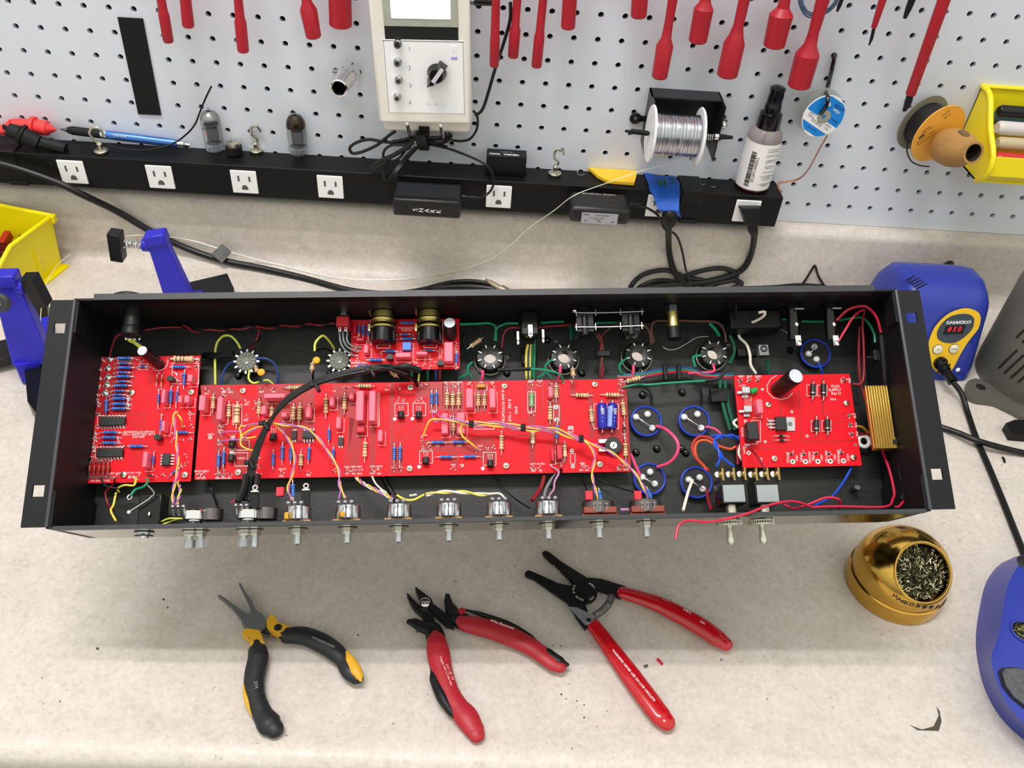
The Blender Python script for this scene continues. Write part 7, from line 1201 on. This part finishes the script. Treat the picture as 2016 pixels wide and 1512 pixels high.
t = boot('test_clip', 'black rubber test clip lying in front of the red one', [(W(12, 252, 1.1), .1), (W(18, 256, 1.1), .3), (W(40, 263, 1.1), (.33, .45)), (W(46, 266, 1.1), (.45, .36)), (W(76, 281, 1.1), (.33, .24)), (W(82, 280, 1.1), .24), (W(130, 293, 1.1), .25)], RUB); b = MB(); b.lathe([(.2, 0), (0, .005)], W(130.5, 293, 1.1), W(140, 296, 1.1) - W(130, 293, 1.1), 14, 0, False); part('open_end', b, INK, t); b = MB(); 
for k in (-1, 0, 1): b.cyl(W(14, 253 + k * 3, 1.1), W(5, 249 + k * 3, 1.1), .04, n=6)
part('prongs', b, BLK, t)
b = MB(); b.tube([W(205, 283, .9), W(235, 291, 1.1), W(270, 296, 1.2), W(305, 293, 1.2), W(340, 283, 1.0), W(365, 266, .8), (W(383, 246, .6)), W(393, 222, .5), W(404, 195, .6), W(416, 170, .8)], .04, 7, 0, 6); single('thin_lead', b, BLK, 'thin stiff black wire curving up from the pen past the left valve', 'wire')
b = MB(); b.tube([st_(x, y, ZS + .05) for x, y in [(1141, 332), (1136, 341), (1143, 345), (1151, 343)]], .015, 5, 0, 4); single('wire_clipping', b, CHROME, 'tiny bent silver wire clipping beside the yellow wedge', 'clipping')
for x, y, lab in ((1384, 362, 'left of two tiny silver wire clippings near the spray bottle'), (1404, 367, 'right of two tiny silver wire clippings near the spray bottle')): b = MB(); b.tube([st_(x - 4, y, ZS + .04), st_(x, y + 2, ZS + .04), st_(x + 4, y, ZS + .04)], .02, 5, 0, 3); single('wire_clipping', b, CHROME, lab, 'clipping')
# chrome deep socket on a peg
a, c = W(690, 140, .5), W(667, 174, 2.3); t = thing('chrome_socket', 'chrome deep hexagon socket hung on a peg left of the tester', 'socket', c); d = a - c; L = d.length
b = MB(); b.lathe([(.3, 0), (.36, .03), (.37, .1), (.37, L * .5), (.4, L * .55), (.4, L)], c, d, 32, 0, False); b.lathe([(.3, 0), (.29, .02)], c, d, 6, 0, False); part('body', b, CHROME, t); b = MB(); b.lathe([(.29, .02), (.27, .6), (0, .62)], c, d, 6, 0, False); part('hexagon_bore', b, mat('bore_dark', '101012', .5, .5), t)
b = MB(); b.tube([W(656, 138, -.05), W(664, 140, .5), W(690, 145, .6), W(705, 147, .4), W(708, 141, -.05)], .06, 8, 0, 5); single('peg_hook', b, NICK, 'small peg hook carrying the chrome socket', 'hook')
# ---------------------------------------------------------------- solder spool on its holder
t = thing('spool_holder', 'black metal solder spool holder box screwed to the pegboard', 'holder', W(1340, 240, 0)); x0, x1 = W(1275, 200, .1).x, W(1411, 210, .1).x; z1 = W(1340, 192, .9).z; z0 = W(1340, 262, .1).z
b = MB(); b.bx((x0, -.08, z0 - .3), (x1, -.02, z1)); b.bx((x0, -1.0, z1 - .06), (x1, -.02, z1)); b.bx((x0, -1.6, z0 - .5), (x0 + .06, -.02, z1)); b.bx((x1 - .06, -1.6, z0 - .5), (x1, -.02, z1)); part('bracket', b, mat('bracket_black', '131418', .35), t)
b = MB(); q = W(1251, 233, .1); b.torus(q, (0, 1, 0), .17, .09, 24, 8); b.bx((q.x + .1, -.12, q.z - .12), (x0 + .02, -.05, q.z + .12)); part('ear', b, BLK, t); b = MB(); q = W(1423, 244, .2); b.bx((x1 - .02, -.12, q.z - .12), (q.x + .2, -.05, q.z + .12)); b.ell(q + V((0, -.1, 0)), .19, 1, 16, 10); part('ear', b, [BLK, CHROME], t)
sa, sb_ = W(1281, 263, 1.9), W(1375, 271, 1.9); sb_.z = sa.z; sx = V((1, 0, 0)); t = thing('solder_spool', 'white flanged spool of shiny solder wire on the holder', 'spool', sa.lerp(sb_, .5)); L = (sb_ - sa).length
fw = mat('white_flange', 'f0f0f4', .4); 
for p, sg in ((sa, 1), (sb_, -1)): b = MB(); b.lathe([(.18, -.05), (1.16, -.05), (1.2, 0), (1.16, .05), (.18, .05)], p, (1, 0, 0), 44, 0, True); part('flange', b, fw, t)
b = MB(); pr_ = []; n = 46
for k in range(n + 1): x = .08 + (L - .16) * k / n; pr_ += [(.86 + .012 * math.sin(k * 1.7), x), (.835 + .01 * math.sin(k * 2.3), x + (L - .16) / n * .5)]
b.lathe(pr_[:-1], sa, (1, 0, 0), 40, 0, False); part('wound_solder', b, mat('bright_solder', 'd4d4da', .22, 1), t, ang=.9)
b = MB(); l_, r_ = sa - V((1.1, 0, -.05)), sb_ + V((1.45, 0, .05)); b.cyl(l_, sa, .06, n=10); b.cyl(l_ + V((.25, 0, 0)), sa - V((.1, 0, 0)), .11, n=14); part('axle', b, BLK, t); b = MB(); b.cyl(sb_, r_, .05, n=10); b.cyl(r_ - V((.6, 0, 0)), r_, .13, .07, 14); b.cyl(r_ - V((.78, 0, 0)), r_ - V((.62, 0, 0)), .15, n=12, m=1)
part('axle', b, [BLK, CHROME], t); b = MB(); b.tube([sb_ + V((.1 + k * .0125, math.cos(k * .9) * .13, math.sin(k * .9) * .13)) for k in range(44)], .018, 5, 0, 1, smooth=False); part('axle_spring', b, CHROME, t)
# ---------------------------------------------------------------- spray bottle
q = st_(1479, 366, ZS); t = thing('spray_bottle', 'small clear spray bottle with red liquid, white label and black pump', 'spray bottle', q)
b = MB(); b.lathe([(.7, 0), (.76, .06), (.76, .14)], q, (0, 0, 1), 32); part('liquid', b, mat('dark_red_liquid', '4a1418', .15), t)
b = MB(); b.lathe([(.76, .14), (.76, 2.45), (.72, 2.65), (.55, 2.85), (.34, 2.95), (.32, 3.02)], q, (0, 0, 1), 36, 0, False); part('bottle_wall', b, mat('clear_pet', 'e8dcdc', .08, trans=.75, ior=1.2), t)
b = MB(); b.lathe([(.775, .16), (.775, 2.35)], q, (0, 0, 1), 40, 0, False); lb = part('label', b, mat('bottle_label', 'f4f2f2', .4), t)
def curved(body, size, az, z, rot=0, m=INK, **k):
    a = az; n = V((math.cos(a), math.sin(a), 0)); text(body, size, fm(q + n * .782 + V((0, 0, z)), UP.cross(n) if not rot else UP, n), m, lb, 'printing', .001, **k)
for i, z in enumerate((2.15, 2.05, 1.85, 1.65, 1.57, 1.35, 1.27, 1.08, .88, .8, .72, .5, .42)): curved(('Keep in cool place', 'away from heat', 'INGESTION: drink', 'If swallowed see', 'physician at once', 'EYES: flush with', 'clean water', 'SKIN: wash with', 'INHALATION: fresh', 'air. If needed', 'see physician', 'CONTENTS UNDER', 'PRESSURE')[i], .085, -1.15, z)
curved('852841000053', .2, -1.95, 1.15, 1, mat('brown_print', '7a6058', .5)); b = MB(); random.seed(9); zz = .35
while zz < 1.95: w = random.uniform(.015, .05); a = -2.22; b.box(q + V((math.cos(a) * .78, math.sin(a) * .78, zz)), (.02, .22, w), 0, Matrix.Rotation(a, 3, 'Z')); zz += w + random.uniform(.02, .05)
part('barcode', b, INK, lb)
b = MB(); b.lathe([(.5, 2.85), (.52, 2.9), (.48, 3.5), (.36, 3.55), (.36, 3.85), (.33, 3.9), (.31, 4.35), (.33, 4.6), (.25, 4.65)], q, (0, 0, 1), 28); b.box(q + V((.05, -.2, 4.35)), (.3, .4, .22)); part('pump', b, GLOSSBLK, t); b = MB(); b.cyl(q + V((0, 0, .1)), q + V((0, 0, 2.95)), .06, n=8); part('dip_tube', b, mat('wine_tube', '7a2434', .4), t)
# ---------------------------------------------------------------- braid spool
Z9 = cr(1560, 90, .13233); c = W(*Z9(465, 1055), 1.35); n_ = V((.12, -1, -.02)).normalized(); t = thing('braid_spool', 'blue and white labelled desoldering braid spool hanging from a peg', 'spool', c); X = V((1, 0, 0)); M = fm(c, (math.cos(-.5), 0, math.sin(-.5)), n_)
clr = mat('translucent_disc', 'c8ccc8', .2, trans=.5, ior=1.1, alpha=.75); b = MB(); b.lathe([(.93, -.04), (.93, 0)], c, n_, 44); part('front_disc', b, WPL, t); b = MB(); b.lathe([(1.0, -.62), (1.0, -.58)], c - V((0, 0, 0)), n_, 44); part('rear_disc', b, clr, t); b = MB(); b.lathe([(.55, -.6), (.55, -.03)], c, n_, 30); part('core', b, mat('dull_core', 'a8a498', .5), t)
def disc(y0, y1, m, nm, par, z): 
    pts = []; R0 = .9; ys0, ys1 = y0, y1
    a0 = math.asin(max(-1, y0 / R0)); a1 = math.asin(min(1, y1 / R0)); k = 16
    pts = [(R0 * math.cos(a0 + (a1 - a0) * i / k), R0 * math.sin(a0 + (a1 - a0) * i / k)) for i in range(k + 1)] + [(-R0 * math.cos(a1 - (a1 - a0) * i / k), R0 * math.sin(a1 - (a1 - a0) * i / k)) for i in range(k + 1)]
    b = MB(); b.prism(pts, z - .006, z, 0, M); return part(nm, b, m, par)
sky = mat('label_blue', '0a86e0', .4); lb = disc(-.83, .83, sky, 'label', t, .008); disc(-.52, -.1, mat('bottle_label', 'f4f2f2'), 'white_stripe', lb, .012)
b = MB(); b.lathe([(.3, .0), (.3, .03), (.1, .035), (.08, .0)], c, n_, 24, 0, False); part('hub', b, mat('dull_core', 'a8a498'), t)
def lt(s_, size, x, y, m=INK, **k): text(s_, size, M @ Matrix.Translation((x, y, .016)), m, lb, ext=.001, **k)
lt('CP-2515', .17, -.08, -.36); lt('WIDTH', .09, -.55, -.15); lt('2.5mm', .13, -.52, -.26); lt('LENGTH', .09, .5, -.2); lt('1.5m', .13, .5, -.33); lt('GOOT', .2, .32, .62, mat('navy_print', '103a90', .5), bold=.004); lt('WICK', .15, .3, .45, WINK, bold=.003); lt('RoHS', .15, .58, .1, mat('navy_print', '103a90')); lt('MADE IN JAPAN', .08, -.05, -.66, mat('navy_print', '103a90'))
b = MB(); b.prism([(-.28 + .17 * math.cos(k * .5236), .5 + .1 * math.sin(k * .5236)) for k in range(12)], .008, .014, 0, M); part('oval_mark', b, WINK, lb); lt('GOOT', .08, -.28, .5)
b = MB(); b.tube([W(1645, 108, -.05), W(1643, 112, .2), W(1637, 140, .22), W(1629, 172, .25), W(1626, 184, .9), W(1630, 192, 1.5), W(1627, 208, 1.6), W(1616, 224, 1.45)], .09, 8, 0, 5); single('peg_hook', b, mat('hook_dark_chrome', '4c4c52', .15, 1), 'dark peg hook from which the blue braid spool hangs', 'hook')
b = MB(); b.tube([W(1629, 266, 1.2), W(1612, 296, 1.1), W(1596, 326, 1.0), W(1583, 344, .9), W(1568, 354, .6), W(1548, 358, .5), W(1533, 361, .6), W(1534, 372, .9), W(1540, 378, 1.2)], .05, 6, 0, 6, flat=.5); single('copper_braid', b, mat('copper_braid', 'b8785c', .4, .7, bump=.6, bscale=2000), 'copper braid tail running from the blue spool down to the strip', 'braid')
# ---------------------------------------------------------------- orange wire spool and cardboard core
ax_ = (W(1862, 292, 2.0) - W(1815, 238, .35)).normalized(); a, c = W(1815, 241, .35), W(1846, 263, 1.3); ax_ = (c - a).normalized()
t = thing('wire_spool', 'spool of thin black wire with an orange labelled end disc', 'spool', c); b = MB(); b.lathe([(1.25, 0), (1.25, .05)], a, ax_, 44); part('rear_disc', b, mat('grey_fibre_disc', '8c8878', .7), t); b = MB(); b.lathe([(.8, .05), (.98, .12), (.98, (c - a).length - .1), (.7, (c - a).length)], a, ax_, 36); part('wound_wire', b, mat('wound_black', '121214', .5, bump=.8, bscale=700), t)
b = MB(); b.lathe([(1.3, 0), (1.3, .05)], c, ax_, 44); f = part('front_disc', b, mat('amber_disc', 'f4ae44', .45), t); M = fm(c + ax_ * .056, V((.8, 0, .6)), ax_)
text('Fischer\nCode 1 am', .14, M @ Matrix.Translation((-.45, .72, 0)), INK, f, ext=.001); text('25 m', .15, M @ Matrix.Translation((.55, .62, 0)), INK, f, ext=.001)
b = MB()
for x0, y0, x1, y1 in ((-.95, .25, -.1, .25), (-.95, .42, -.1, .42), (-.95, .25, -.95, .42), (.35, .85, .7, .85), (-.85, .55, -.6, .62)): b.prism([(min(x0, x1) - .01, min(y0, y1) - .01), (max(x0, x1) + .01, min(y0, y1) - .01), (max(x0, x1) + .01, max(y0, y1) + .01), (min(x0, x1) - .01, max(y0, y1) + .01)], 0, .004, 0, M)
part('printed_lines', b, INK, f); b = MB(); b.tube([W(1787, 278, 1.0), W(1786, 300, 1.1), W(1795, 318, 1.3), (W(1812, 326, 1.6)), W(1830, 328, 1.8)], .03, 6, 0, 6); part('loose_wire', b, cg, t)
c1, c2, c3 = W(1858, 286, 1.7), W(1878, 300, 2.7), W(1917, 301, 3.5); t = thing('cardboard_core', 'brown cardboard cone spool core pointing out at the right', 'cardboard core', c3); crd = mat('brown_card', 'a87e48', .8, vary=.12, vscale=60, bump=.3, bscale=200)
A_ = (c3 - c1).normalized(); Lc = (c3 - c1).length; b = MB(); b.lathe([(.2, 0), (.6, .0), (.74, .15), (.8, Lc * .35), (.72, Lc * .62), (.5, Lc * .85), (.46, Lc), (.36, Lc), (.34, Lc * .6), (0, Lc * .58)], c1, A_, 36, 0, False); part('cone', b, crd, t, ang=.9)
b = MB(); b.lathe([(.35, Lc * .99), (.33, Lc * .6), (0, Lc * .585)], c1, A_, 24, 0, False); part('bore', b, mat('card_bore', '2a2418', .8), t)
p = W(1884, 256, 2.2); d = ray(1884, 257).normalized(); pp = c1 + A_ * Lc * .62; b = MB(); nn = (V((0, -.5, .9))); nn = (nn - A_ * nn.dot(A_)).normalized(); b.ell(pp + nn * .68, (.3, .2, .05), 0, 16, 8, R=fm((0, 0, 0), A_, (nn + A_ * .35)).to_3x3()); part('torn_patch', b, mat('torn_card', '6e5434', .9, vary=.4, vscale=150), t)
# ---------------------------------------------------------------- yellow bin on the wall and its contents
xb = W(1934, 170, .1).x; zt_ = W(1934, 170, .1).z; zf = W(1985, 360, 2.6); zbot = zf.z; t = thing('wall_bin', 'yellow plastic bin hung on the pegboard at the right edge', 'wall bin', (xb + 2, -.1, zbot)); yb = mat('bin_yellow_right', 'f2dc18', .35)
side = [(-.05, zt_), (-.05, zbot + .25), (-.3, zbot), (-2.6, zbot), (-3.1, zbot + .5), (-3.0, zbot + 1.3), (-1.9, zbot + 2.1), (-.9, zt_ - .1)]
for x in (xb, xb + 4.3): b = MB(); b.loft([[V((x, y, z)) for y, z in side], [V((x + .08, y, z)) for y, z in side]]); part('side_wall', b, yb, t)
b = MB(); b.bx((xb, -.12, zbot), (xb + 4.3, -.04, zt_)); part('back_wall', b, yb, t); b = MB(); b.bx((xb, -2.7, zbot), (xb + 4.3, -.1, zbot + .08)); b.loft([[V((x, -2.6, zbot)), V((x, -3.1, zbot + .5)), V((x, -3.0, zbot + 1.3)), V((x, -2.93, zbot + 1.3)), V((x, -3.0, zbot + .5)), V((x, -2.5, zbot + .08))] for x in (xb + .2, xb + 4.3)]); part('front_wall', b, yb, t)
b = MB(); b.tube([V((xb + .04, y, z)) for y, z in [side[0], side[7], side[6], side[5], side[4], side[3]]], .12, 10, 0, 3); b.tube([V((xb, -.1, zt_)), V((xb + 4.3, -.1, zt_))], .1, 8, smooth=False); part('rim', b, yb, t)
for (x, y, z, r, m, nm, lab, cat) in ((.55, -1.1, 2.55, .24, GLOSSBLK, 'handled_tool', 'black handled tool lying on top in the yellow wall bin', 'tool'), (.5, -1.6, 2.0, .3, mat('off_white_tube', 'd0c8c8', .4), 'glue_tube', 'off-white tube below the black tool in the yellow wall bin', 'tube'), (.55, -2.0, 1.5, .27, mat('beige_tube', 'b8a888', .45), 'marker', 'beige capped marker in the yellow wall bin', 'marker'), (.5, -2.4, .95, .32, mat('red_tube', 'c02c2c', .4), 'marker', 'red marker lowest in the yellow wall bin', 'marker'), (.7, -.7, 2.1, .3, mat('teal_tube', '4c7078', .4), 'small_bottle', 'teal and grey bottle behind the black tool in the yellow wall bin', 'bottle')):
    p = V((xb + x, y, zbot + z)); b = MB(); b.lathe([(r * .7, 0), (r, .12), (r, 3.2)], p, (1, .1, -.05), 18); single(nm, b, m, lab, cat)
# chips of missing paint on the pegboard
